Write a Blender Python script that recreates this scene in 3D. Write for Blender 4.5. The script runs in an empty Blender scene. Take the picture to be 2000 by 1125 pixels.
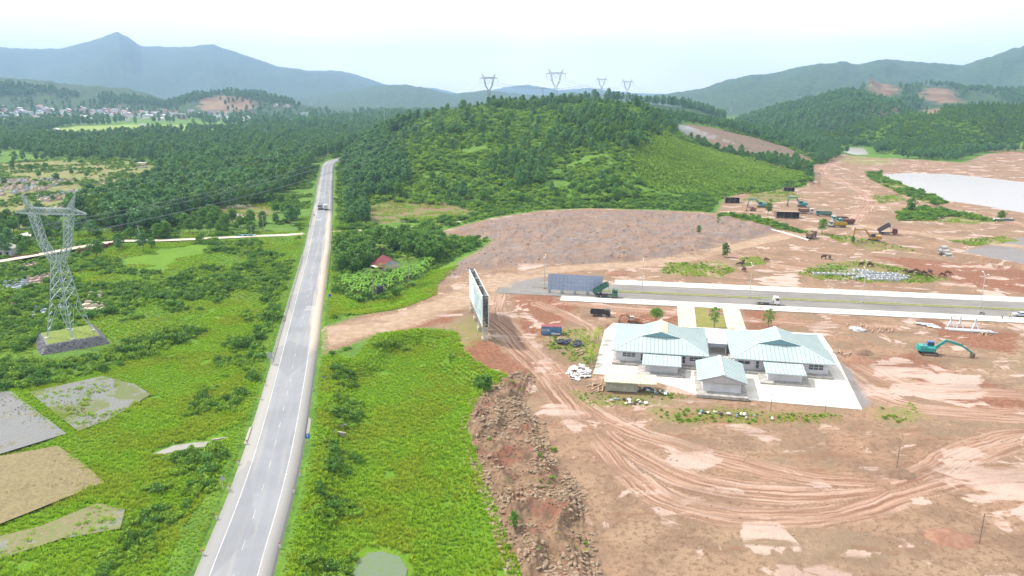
import bpy, math, random
import numpy as np
from mathutils import Vector, Matrix
random.seed(11); RNG = np.random.default_rng(11)
sc = bpy.context.scene
COL = sc.collection
R = math.radians

# ------------------------------------------------------------ camera, sky, sun, exposure
CAMH, FPX, VH = 70.0, 1450.0, 180.0
TH = math.atan((562.5 - VH) / FPX); CT, ST = math.cos(TH), math.sin(TH)
cd = bpy.data.cameras.new('camera'); cam = bpy.data.objects.new('camera', cd); COL.objects.link(cam)
cam.location = (0, 0, CAMH); cam.rotation_euler = (math.pi / 2 - TH, 0, 0)
cd.sensor_width = 36.0; cd.lens = 36.0 * FPX / 2000.0; cd.clip_start = 1.0; cd.clip_end = 60000.0
sc.camera = cam

SUN_AZ, SUN_EL = R(-66), R(50)          # azimuth from +Y towards +X
world = bpy.data.worlds.new('World'); sc.world = world; world.use_nodes = True
wt = world.node_tree; wt.nodes.clear()
wo = wt.nodes.new('ShaderNodeOutputWorld'); bg = wt.nodes.new('ShaderNodeBackground')
sky = wt.nodes.new('ShaderNodeTexSky'); sky.sky_type = 'NISHITA'; sky.sun_disc = False
sky.sun_elevation = SUN_EL; sky.sun_rotation = SUN_AZ
sky.air_density = 1.0; sky.dust_density = 3.0; sky.ozone_density = 1.0; sky.altitude = 60
wc = wt.nodes.new('ShaderNodeTexCoord'); wn = wt.nodes.new('ShaderNodeTexNoise')
wm = wt.nodes.new('ShaderNodeMapping'); wm.inputs['Scale'].default_value = (1, 1, 2.5)
wn.inputs['Scale'].default_value = 1.6; wn.inputs['Detail'].default_value = 5; wn.inputs['Roughness'].default_value = 0.55
wr = wt.nodes.new('ShaderNodeMapRange'); wr.inputs['From Min'].default_value = 0.36; wr.inputs['From Max'].default_value = 0.62
wr.inputs['To Min'].default_value = 0.50; wr.inputs['To Max'].default_value = 0.97
wx = wt.nodes.new('ShaderNodeMix'); wx.data_type = 'RGBA'
wx.inputs[7].default_value = (12.6, 12.4, 12.0, 1)      # bright cloud veil
wt.links.new(wc.outputs['Generated'], wm.inputs['Vector']); wt.links.new(wm.outputs[0], wn.inputs['Vector'])
wt.links.new(wn.outputs[0], wr.inputs['Value']); wt.links.new(wr.outputs[0], wx.inputs[0])
wt.links.new(sky.outputs[0], wx.inputs[6]); wt.links.new(wx.outputs[2], bg.inputs['Color'])
bg.inputs['Strength'].default_value = 0.10
wt.links.new(bg.outputs[0], wo.inputs['Surface'])

sl = bpy.data.lights.new('sun', 'SUN'); sl.energy = 4.3; sl.angle = R(4); sl.color = (1.0, 0.95, 0.87)
so = bpy.data.objects.new('sun', sl); COL.objects.link(so)
sv = Vector((math.sin(SUN_AZ) * math.cos(SUN_EL), math.cos(SUN_AZ) * math.cos(SUN_EL), math.sin(SUN_EL)))
so.rotation_euler = sv.to_track_quat('Z', 'Y').to_euler(); so.location = (-300, 200, 500)

vs = sc.view_settings; vs.view_transform = 'Standard'; vs.look = 'None'; vs.gamma = 1.0
vs.use_curve_mapping = False; vs.exposure = 0.68
sc.render.engine = 'CYCLES'
cy = sc.cycles; cy.max_bounces = 4; cy.diffuse_bounces = 2; cy.glossy_bounces = 2; cy.transmission_bounces = 2
cy.volume_bounces = 0; cy.transparent_max_bounces = 8; cy.use_denoising = True; cy.sample_clamp_indirect = 4.0
cy.caustics_reflective = False; cy.caustics_refractive = False

# ------------------------------------------------------------ photo pixel -> place
def P(u, v, z=0.0):
    s = (v - 562.5) / FPX; t = (CAMH - z) / (ST + s * CT)
    return ((u - 1000) / FPX * t, (CT - s * ST) * t)
def W(u, v, Y):
    s = (v - 562.5) / FPX; t = Y / (CT - s * ST)
    return ((u - 1000) / FPX * t, Y, CAMH - t * (ST + s * CT))
def PX(x, y, z):
    d = y * CT + (CAMH - z) * ST
    return 1000 + FPX * x / d, 562.5 + FPX * ((CAMH - z) * CT - y * ST) / d
def PP(pts, z=0.0): return np.array([P(u, v, z) for u, v in pts])

# ------------------------------------------------------------ numpy noise, polygons, lines
def _h(ix, iy, seed):
    n = (ix * 374761393 + iy * 668265263 + seed * 1442695041) & 0xffffffff
    n = ((n ^ (n >> 13)) * 1274126177) & 0xffffffff
    return ((n ^ (n >> 16)) & 0xffff) / 65535.0
def vn(x, y, seed=0):
    x = np.asarray(x, float); y = np.asarray(y, float)
    ix = np.floor(x).astype(np.int64); iy = np.floor(y).astype(np.int64)
    fx = x - ix; fy = y - iy; fx = fx * fx * (3 - 2 * fx); fy = fy * fy * (3 - 2 * fy)
    a = _h(ix, iy, seed); b = _h(ix + 1, iy, seed); c = _h(ix, iy + 1, seed); d = _h(ix + 1, iy + 1, seed)
    return (a * (1 - fx) + b * fx) * (1 - fy) + (c * (1 - fx) + d * fx) * fy
def fbm(x, y, s, o=4, seed=0):
    r = 0; a = 0.5; k = 1 / s; t = 0
    for i in range(o):
        r = r + a * vn(x * k + 13.7 * i, y * k - 7.1 * i, seed + i); t += a; a *= 0.5; k *= 2.03
    return r / t
def ss(a, b, x):
    t = np.clip((x - a) / (b - a), 0, 1); return t * t * (3 - 2 * t)
def sdpoly(x, y, poly, far=40.0):
    """positive inside, metres"""
    x = np.asarray(x, float); y = np.asarray(y, float)
    out = np.full(x.shape, -far); lo = poly.min(0) - far; hi = poly.max(0) + far
    m = (x > lo[0]) & (x < hi[0]) & (y > lo[1]) & (y < hi[1])
    px, py = x[m], y[m]
    if px.size == 0: return out
    d2 = np.full(px.shape, 1e12); ins = np.zeros(px.shape, bool); n = len(poly)
    for i in range(n):
        ax, ay = poly[i]; bx, by = poly[(i + 1) % n]; ex, ey = bx - ax, by - ay
        L = ex * ex + ey * ey + 1e-9
        t = np.clip(((px - ax) * ex + (py - ay) * ey) / L, 0, 1)
        d2 = np.minimum(d2, (px - ax - t * ex) ** 2 + (py - ay - t * ey) ** 2)
        c = ((ay > py) != (by > py)); q = np.where(c, (py - ay) / np.where(by == ay, 1e-9, by - ay) * ex + ax, 1e9)
        ins ^= c & (px < q)
    d = np.sqrt(d2); out[m] = np.clip(np.where(ins, d, -d), -far, far)
    return out
def sdline(x, y, line, far=60.0):
    """lateral signed distance and |distance| to a polyline"""
    x = np.asarray(x, float); y = np.asarray(y, float)
    D = np.full(x.shape, far); S = np.full(x.shape, far); lo = line.min(0) - far; hi = line.max(0) + far
    m = (x > lo[0]) & (x < hi[0]) & (y > lo[1]) & (y < hi[1]); px, py = x[m], y[m]
    if px.size == 0: return D, S
    d2 = np.full(px.shape, far * far); sg = np.ones(px.shape)
    for i in range(len(line) - 1):
        ax, ay = line[i]; bx, by = line[i + 1]; ex, ey = bx - ax, by - ay; L = ex * ex + ey * ey + 1e-9
        t = np.clip(((px - ax) * ex + (py - ay) * ey) / L, 0, 1)
        q = (px - ax - t * ex) ** 2 + (py - ay - t * ey) ** 2; b = q < d2
        d2 = np.where(b, q, d2); sg = np.where(b, np.sign(ex * (py - ay) - ey * (px - ax)), sg)
    D[m] = np.sqrt(d2); S[m] = np.sqrt(d2) * -sg          # positive to the right of travel
    return D, S
def sdline3(x, y, line, far=14.0):
    x = np.asarray(x, float); y = np.asarray(y, float)
    D = np.full(x.shape, far); S = np.zeros(x.shape); A = np.zeros(x.shape); lo = line.min(0) - far; hi = line.max(0) + far
    m = (x > lo[0]) & (x < hi[0]) & (y > lo[1]) & (y < hi[1]); px, py = x[m], y[m]
    if px.size == 0: return D, S, A
    d2 = np.full(px.shape, far * far); sg = np.ones(px.shape); al = np.zeros(px.shape); c = 0.0
    for i in range(len(line) - 1):
        ax, ay = line[i]; bx, by = line[i + 1]; ex, ey = bx - ax, by - ay; L = ex * ex + ey * ey + 1e-9
        t = np.clip(((px - ax) * ex + (py - ay) * ey) / L, 0, 1)
        q = (px - ax - t * ex) ** 2 + (py - ay - t * ey) ** 2; b = q < d2
        d2 = np.where(b, q, d2); sg = np.where(b, np.sign(ex * (py - ay) - ey * (px - ax)), sg); al = np.where(b, c + t * math.sqrt(L), al); c += math.sqrt(L)
    D[m] = np.sqrt(d2); S[m] = np.sqrt(d2) * -sg; A[m] = al
    return D, S, A
def smoothline(pts, step=3.0):
    """Catmull-Rom through world points, resampled"""
    p = np.array(pts, float); p = np.vstack([2 * p[0] - p[1], p, 2 * p[-1] - p[-2]]); out = []
    for i in range(1, len(p) - 2):
        n = max(2, int(np.linalg.norm(p[i + 1] - p[i]) / step))
        for k in range(n):
            t = k / n
            out.append(0.5 * ((2 * p[i]) + (-p[i - 1] + p[i + 1]) * t + (2 * p[i - 1] - 5 * p[i] + 4 * p[i + 1] - p[i + 2]) * t * t
                              + (-p[i - 1] + 3 * p[i] - 3 * p[i + 1] + p[i + 2]) * t ** 3))
    out.append(p[-2]); return np.array(out)

# ------------------------------------------------------------ the lie of the land
ROAD = smoothline([P(425, 1230)] + [P(u, v) for u, v in
    [(456, 1125), (539.5, 860), (596, 600), (619, 490), (625, 450), (632, 400), (637, 350), (645, 318)]] + [(-183, 830), (-160, 880), (-130, 930)], 5)
ROADW = 5.55
DD = np.array([0.984, -0.177]); DN = np.array([0.177, 0.984])      # avenue direction and normal
def AV(d, n): return DD * d + DN * n

SITE = PP([(633, 640), (700, 617), (780, 603), (842, 578), (846, 555), (905, 505), (935, 490), (965, 468), (880, 462), (862, 452), (905, 440), (970, 424), (1060, 411),
    (1150, 407), (1300, 411), (1400, 416), (1412, 392), (1440, 378), (1500, 374), (1570, 366), (1592, 350), (1575, 330), (1562, 316), (1585, 304), (1640, 303),
    (1700, 306), (1800, 312), (1880, 318), (1930, 300), (2000, 296), (2300, 300), (2600, 500), (2600, 1300), (1020, 1300), (1000, 1125), (960, 1000), (935, 930), (905, 830),
    (925, 785), (985, 740), (975, 725), (930, 715), (893, 690), (880, 645), (830, 640), (740, 650), (700, 668), (635, 690)])
MOUND = PP([(862, 454), (920, 438), (1000, 421), (1100, 411), (1300, 413), (1450, 426), (1528, 445), (1500, 460), (1400, 478), (1385, 497), (1330, 505), (1200, 517),
    (1100, 518), (1020, 518), (960, 528), (905, 532), (850, 562), (842, 548), (880, 512), (930, 490), (960, 470), (905, 462)])
BANK = PP([(985, 735), (1025, 722), (1040, 735), (1020, 790), (1055, 830), (1065, 870), (1100, 925), (1140, 960), (1150, 1010), (1158, 1080), (1180, 1180), (1020, 1180),
    (1000, 1100), (960, 995), (935, 930), (903, 832), (925, 785)])
MEADR = PP([(640, 700), (700, 705), (745, 655), (830, 645), (880, 655), (893, 690), (940, 722), (985, 740), (925, 785), (905, 830), (935, 930), (960, 1000),
    (1000, 1120), (1015, 1250), (490, 1250), (560, 1100), (610, 900), (635, 760)])
SCRUBR = PP([(655, 615), (648, 560), (655, 490), (690, 470), (870, 470), (935, 492), (900, 510), (845, 556), (842, 575), (780, 600), (700, 612)])
LAKE = PP([(1716, 341), (1760, 336), (1850, 338), (1930, 346), (2000, 354), (2300, 380), (2300, 450), (2100, 425), (2000, 416), (1930, 403), (1850, 392), (1800, 376), (1760, 358)])
POND = PP([(1640, 297), (1656, 287), (1690, 288), (1700, 301), (1672, 302)])
LILY = PP([(680, 1125), (684, 1098), (705, 1080), (745, 1075), (780, 1085), (796, 1110), (790, 1140), (740, 1160), (690, 1150)], -2.8)
STREAM = PP([(300, 884), (340, 868), (400, 860), (455, 850), (480, 842), (492, 850), (470, 860), (420, 868), (360, 876), (320, 885)], -2)
TRENCH = smoothline([P(1690, 478), P(1760, 490), P(1850, 500), P(1930, 513), P(2010, 530), P(2150, 560)], 4)
BBF = [P(947.5, 671), P(939.5, 648), P(931, 629), P(923.5, 612)]          # billboard feet

def ctl(cr, ft):
    """crest (u,v,Y) and foot (u,v) control lists -> tables over a = x/y"""
    c = [W(*q) for q in cr]; f = [P(*q) for q in ft]
    ca = [p[0] / p[1] for p in c]; fa = [p[0] / p[1] for p in f]
    return ca, [max(0, p[2]) for p in c], [p[1] for p in c], fa, [p[1] for p in f]
RID = {}
RID['hill'] = (ctl([(640, 318, 780), (700, 290, 800), (760, 262, 840), (860, 222, 900), (955, 209, 940), (1020, 209, 945), (1085, 205, 940), (1180, 204, 910), (1250, 212, 880),
    (1295, 240, 800), (1340, 277, 740), (1400, 308, 690), (1480, 333, 630), (1560, 352, 590), (1600, 362, 570)],
    [(620, 395), (700, 408), (860, 412), (1000, 407), (1250, 404), (1400, 386), (1480, 376), (1560, 362), (1620, 352)]), 420)
RID['burnt_hill'] = (ctl([(1180, 222, 1100), (1250, 224, 1080), (1330, 232, 1050), (1400, 245, 1020), (1500, 265, 980), (1600, 292, 900), (1660, 312, 800)],
    [(1200, 310), (1350, 335), (1500, 336), (1600, 338), (1680, 320)]), 300)
RID['east_hill'] = (ctl([(1560, 276, 1050), (1640, 264, 1080), (1700, 243, 1100), (1780, 225, 1120), (1850, 216, 1150), (1950, 213, 1150), (2050, 212, 1150), (2300, 205, 1150), (2700, 230, 1150)],
    [(1560, 282), (1640, 282), (1705, 288), (1745, 306), (1850, 309), (1950, 292), (2100, 296), (2700, 296)]), 300)
def far(lst, Y, dep): return (([W(u, v, Y)[0] / Y for u, v in lst], [max(0, W(u, v, Y)[2]) for u, v in lst], [Y] * len(lst), [-9, 9], [Y - dep] * 2), dep)
RID['plantation_hill'] = far([(1380, 262), (1440, 240), (1520, 213), (1600, 195), (1650, 181), (1700, 192), (1760, 207), (1790, 225), (1830, 262)], 1750, 420)
RID['plantation_knoll'] = far([(1480, 250), (1540, 232), (1620, 212), (1700, 203), (1755, 208), (1785, 225), (1810, 262)], 1450, 240)
RID['quarry_hill'] = far([(1640, 215), (1680, 178), (1702, 153), (1722, 164), (1760, 168), (1800, 166), (1850, 170), (1880, 176), (1960, 178), (2100, 176), (2400, 180)], 2300, 600)
RID['quarry_terrace'] = far([(1690, 215), (1760, 196), (1850, 197), (1950, 200), (2100, 196), (2400, 200)], 1950, 330)
RID['back_hill'] = far([(1000, 230), (1080, 208), (1130, 198), (1174, 195), (1224, 197), (1300, 206), (1360, 215), (1420, 235)], 1500, 330)
RID['north_range'] = far([(1200, 192), (1240, 190), (1300, 184), (1370, 174), (1410, 160), (1470, 146), (1500, 146), (1560, 131), (1640, 122), (1680, 127), (1730, 117), (1800, 122), (1880, 128),
    (1940, 111), (2000, 90), (2150, 60), (2400, 90), (2800, 130)], 4600, 1700)
RID['town_hill'] = far([(-700, 150), (-300, 140), (-100, 148), (0, 152), (60, 156), (150, 166), (250, 174), (300, 187), (350, 205), (400, 215)], 3100, 900)
RID['scarred_hill'] = far([(300, 210), (345, 194), (385, 184), (440, 181), (500, 182), (550, 193), (600, 207), (640, 214)], 2800, 600)
RID['mountain'] = far([(-900, 110), (-400, 130), (-150, 100), (0, 96), (60, 98), (130, 95), (190, 80), (232, 66), (250, 74), (275, 91), (330, 95), (415, 90), (470, 108), (540, 131), (600, 139),
    (660, 139), (700, 148), (745, 163), (800, 178), (860, 186)], 9000, 3600)
RID['far_hills'] = far([(420, 190), (520, 182), (600, 186), (690, 176), (740, 166), (790, 165), (830, 172), (880, 184), (900, 182), (950, 176), (1000, 182), (1060, 187), (1120, 180), (1200, 188),
    (1240, 190)], 5600, 1500)
RID['pale_range'] = far([(760, 178), (800, 170), (850, 172), (900, 184), (960, 176), (1000, 168), (1030, 165), (1090, 176), (1150, 172), (1240, 182), (1330, 184)], 11500, 2500)

def hills(x, y, only=None):
    a = x / np.maximum(y, 1.0); z = np.zeros(np.shape(x)); which = np.zeros(np.shape(x), int)
    for k, (nm, ((ca, cz, cyy, fa, fy), wb)) in enumerate(RID.items()):
        if (only and nm != only) or np.max(y) < min(fy): continue
        if nm in ('hill', 'burnt_hill', 'east_hill'): sc_ = 90.0
        else: sc_ = 0.055 * cyy[0]
        an = a + (fbm(x, y, sc_ * 2, 3, 90 + k) - 0.5) * (0.05 if sc_ == 90 else 0.035)
        zc = np.interp(a, ca, cz, left=0, right=0); yc = np.interp(a, ca, cyy); yf = np.interp(a, fa, fy)
        t = np.clip((y - yf) / np.maximum(yc - yf, 1), 0, 1); tb = np.clip((y - yc) / wb, 0, 1)
        p = 1.15 if nm == 'hill' else 1.3
        f = np.where(y < yc, np.sin(np.pi / 2 * t) ** p, 0.5 + 0.5 * np.cos(np.pi * tb))
        # spurs and gullies run down the slope, dying out at the crest
        sp = fbm(an * 3000 / 1.0 + 0 * y, y * 0.25, 150 if sc_ == 90 else 260, 4, 40 + k) - 0.5
        body = zc * f * (1 + (0.9 if sc_ == 90 else 2.0) * sp * (1 - f) * np.minimum(1, f * 6))
        rough = (fbm(x, y, sc_ * 0.35, 4, 60 + k) - 0.5) * np.minimum(zc, 400) * 0.10 * np.minimum(1, f * 3)
        b = np.maximum(0, body + rough * np.where(zc > 1, 1, 0))
        which = np.where((b > z) & (b > 1.5), k + 1, which); z = np.maximum(z, b)
    return z, which

def land(x, y):
    x = np.asarray(x, float); y = np.asarray(y, float)
    z, which = hills(x, y)
    D, S = sdline(x, y, ROAD, 70)
    z = z * ss(9, 34, D)
    z = z + (fbm(x, y, 60, 3, 5) - 0.5) * 3.0 * ss(450, 800, y) * ss(12, 60, D) * (1 - ss(-25, -2, np.maximum(sdpoly(x, y, LAKE, 40), sdpoly(x, y, POND, 40))))
    # lowland left of the highway, meadow right of it
    S2 = np.where((D >= 69.9), np.where(x < np.interp(y, ROAD[:, 1], ROAD[:, 0]), -70, 70), S)
    left = ss(7.0, 15.0, -S2) * (1 - ss(300, 380, y))
    z = z - 2.0 * left + left * (fbm(x, y, 14, 3, 8) - 0.5) * 0.7
    mr = sdpoly(x, y, MEADR, 30); z = z - 2.8 * ss(0.0, 6.5, mr) * ss(6.5, 12, D) + ss(2, 6, mr) * (fbm(x, y, 9, 3, 9) - 0.5) * 0.6
    z = z - 1.2 * ss(0, 6, sdpoly(x, y, SCRUBR, 20)) * ss(6.5, 12, D)
    # tipped spoil
    md = sdpoly(x, y, MOUND, 30); bil = np.abs(fbm(x, y, 9.0, 4, 21) - 0.5) * 2
    z = z + ss(0, 9, md) * (0.5 + 1.8 * (1 - bil) ** 2 * ss(0.35, 0.6, fbm(x, y, 40, 2, 22) + 0.1))
    bk = sdpoly(x, y, BANK, 30); cell = 1 - np.abs(fbm(x, y, 5.2, 2, 31) - 0.5) * 3.2
    z = z + ss(-0.5, 3.5, bk) * (0.4 + 2.0 * np.clip(cell, 0, 1)) + ss(0, 2, bk) * (fbm(x, y, 1.6, 2, 33) - 0.5) * 0.7
    # site ground is never quite flat
    si = sdpoly(x, y, SITE, 30); z = z + ss(2, 12, si) * ((fbm(x, y, 22, 4, 51) - 0.5) * 0.8 + (fbm(x, y, 3.0, 3, 52) - 0.5) * 0.22) * (1 - ss(-2, 6, sdpoly(x, y, AVEN, 20)))
    for fx, fy in BBF: z = z + 0.45 * np.exp(-((x - fx) ** 2 + (y - fy) ** 2) / 90.0)
    x0, y0 = BBF[0]; z = z + 0.8 * np.exp(-((x - x0 - 1) ** 2 + (y - y0 + 2) ** 2) / 60.0)
    # water bodies and the drainage trench
    for poly, dz in ((LAKE, 1.6), (POND, 1.6), (LILY, 0.7), (STREAM, 0.5)):
        z = z - dz * ss(-1.0, 5.0 if dz > 1 else 1.5, sdpoly(x, y, poly, 20))
    DT, _ = sdline(x, y, TRENCH, 12); z = z - 1.3 * (1 - ss(1.0, 3.5, DT)) + 0.8 * (1 - ss(1.5, 4, np.abs(DT - 5)))
    YD = sdpoly(x, y, YARD, 20); z = np.where(YD > -1.2, -0.12, z); av = sdpoly(x, y, AVEN, 20); z = np.where(av > -0.8, -0.16 , z)
    z = np.where(D < ROADW + 1.0, np.minimum(z, -0.22), z)
    return z, which, D, S2
AVEN = np.array([AV(-30, 246.5), AV(600, 246.5), AV(600, 280.5), AV(-12, 280.5), AV(-30, 262)])
YARD = PP([(1181, 645), (1198, 631), (1604, 652), (1630, 690), (1684, 800), (1460, 781), (1360, 771), (1330, 760), (1250, 737), (1159, 730)])
MEADC = PP([(652, 612), (650, 578), (668, 575), (700, 590), (765, 580), (800, 562), (850, 522), (905, 497), (935, 492), (900, 512), (845, 556), (842, 575), (780, 600), (700, 612)])
def PG(u, v):
    z = -1.0
    for _ in range(3): x, y = P(u, v, z); z = gz(x, y)
    return x, y
def gz(x, y): return float(land(np.array([x]), np.array([y]))[0][0])

# ------------------------------------------------------------ node helpers and materials
class NT:
    def __init__(s, name):
        s.m = bpy.data.materials.new(name); s.m.use_nodes = True; s.t = s.m.node_tree; s.t.nodes.clear()
        s.o = s.t.nodes.new('ShaderNodeOutputMaterial')
    def n(s, typ, **kw):
        q = s.t.nodes.new(typ)
        for k, v in kw.items(): setattr(q, k, v)
        return q
    def put(s, sock, v):
        if hasattr(v, 'is_output'): s.t.links.new(v, sock)
        elif isinstance(v, (tuple, list)) and len(v) == 3 and sock.type == 'RGBA': sock.default_value = (*v, 1)
        else: sock.default_value = v
    def pos(s): return s.n('ShaderNodeNewGeometry').outputs['Position']
    def attr(s, a): return s.n('ShaderNodeAttribute', attribute_name=a).outputs['Fac']
    def rnd(s): return s.n('ShaderNodeObjectInfo').outputs['Random']
    def noise(s, scale, detail=4, rough=0.55, vec=None, dist=0.0, stretch=None):
        q = s.n('ShaderNodeTexNoise'); v = vec or s.pos()
        if stretch:
            mp = s.n('ShaderNodeMapping'); s.put(mp.inputs['Vector'], v); mp.inputs['Scale'].default_value = stretch[:3]
            if len(stretch) > 3: mp.inputs['Rotation'].default_value = (0, 0, stretch[3])
            v = mp.outputs[0]
        s.put(q.inputs['Vector'], v); q.inputs['Scale'].default_value = scale; q.inputs['Detail'].default_value = detail
        q.inputs['Roughness'].default_value = rough; q.inputs['Distortion'].default_value = dist
        return q.outputs[0]
    def mth(s, op, a, b=0.0, c=None):
        q = s.n('ShaderNodeMath', operation=op); s.put(q.inputs[0], a); s.put(q.inputs[1], b)
        if c is not None: s.put(q.inputs[2], c)
        return q.outputs[0]
    def rmp(s, v, a, b, c=0.0, d=1.0):
        q = s.n('ShaderNodeMapRange', interpolation_type='SMOOTHSTEP'); s.put(q.inputs['Value'], v)
        for k, x in zip(('From Min', 'From Max', 'To Min', 'To Max'), (a, b, c, d)): s.put(q.inputs[k], x)
        return q.outputs[0]
    def mix(s, f, a, b, mode='MIX'):
        q = s.n('ShaderNodeMix', data_type='RGBA', blend_type=mode); s.put(q.inputs[0], f); s.put(q.inputs[6], a); s.put(q.inputs[7], b)
        return q.outputs[2]
    def bump(s, h, strength=0.5, dist=0.1):
        q = s.n('ShaderNodeBump'); s.put(q.inputs['Height'], h); q.inputs['Strength'].default_value = strength; q.inputs['Distance'].default_value = dist
        return q.outputs[0]
    def bsdf(s, col, rough=0.8, spec=0.2, normal=None, metal=0.0, **kw):
        q = s.n('ShaderNodeBsdfPrincipled'); s.put(q.inputs['Base Color'], col); s.put(q.inputs['Roughness'], rough)
        q.inputs['Specular IOR Level'].default_value = spec; q.inputs['Metallic'].default_value = metal
        if normal is not None: s.put(q.inputs['Normal'], normal)
        s.t.links.new(q.outputs[0], s.o.inputs['Surface']); return q

MATS = {}
def mat(name, c, c2=None, scale=1.0, rough=0.75, spec=0.25, metal=0.0, bump=0.0, grime=0.25):
    """painted or natural surface: two tones broken up by noise, a little grime"""
    if name in MATS: return MATS[name]
    k = NT(name); tc = k.n('ShaderNodeTexCoord').outputs['Object']
    c2 = c2 or tuple(x * 0.78 for x in c)
    n1 = k.noise(scale, 5, 0.6, vec=tc); n2 = k.noise(scale * 6.3, 3, 0.6, vec=tc)
    col = k.mix(k.rmp(n1, 0.35, 0.68), c, c2)
    col = k.mix(k.mth('MULTIPLY', k.rmp(n2, 0.52, 0.75), grime), col, tuple(x * 0.55 for x in c2))
    k.bsdf(col, rough, spec, k.bump(n2, bump, 0.05) if bump else None, metal)
    MATS[name] = k.m; return k.m

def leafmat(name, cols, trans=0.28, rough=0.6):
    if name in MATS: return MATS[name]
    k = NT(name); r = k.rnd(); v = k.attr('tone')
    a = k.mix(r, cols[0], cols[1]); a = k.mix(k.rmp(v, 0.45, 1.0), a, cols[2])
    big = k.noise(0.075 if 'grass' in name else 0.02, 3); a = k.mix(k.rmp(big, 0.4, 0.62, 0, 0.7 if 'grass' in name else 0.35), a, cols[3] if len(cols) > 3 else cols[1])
    d = k.n('ShaderNodeBsdfPrincipled'); k.put(d.inputs['Base Color'], a); d.inputs['Roughness'].default_value = rough; d.inputs['Specular IOR Level'].default_value = 0.15
    t = k.n('ShaderNodeBsdfTranslucent'); k.put(t.inputs['Color'], k.mix(0.5, a, (0.16, 0.24, 0.02)))
    m = k.n('ShaderNodeMixShader'); m.inputs[0].default_value = trans
    k.t.links.new(d.outputs[0], m.inputs[1]); k.t.links.new(t.outputs[0], m.inputs[2]); k.t.links.new(m.outputs[0], k.o.inputs['Surface'])
    MATS[name] = k.m; return k.m

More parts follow.
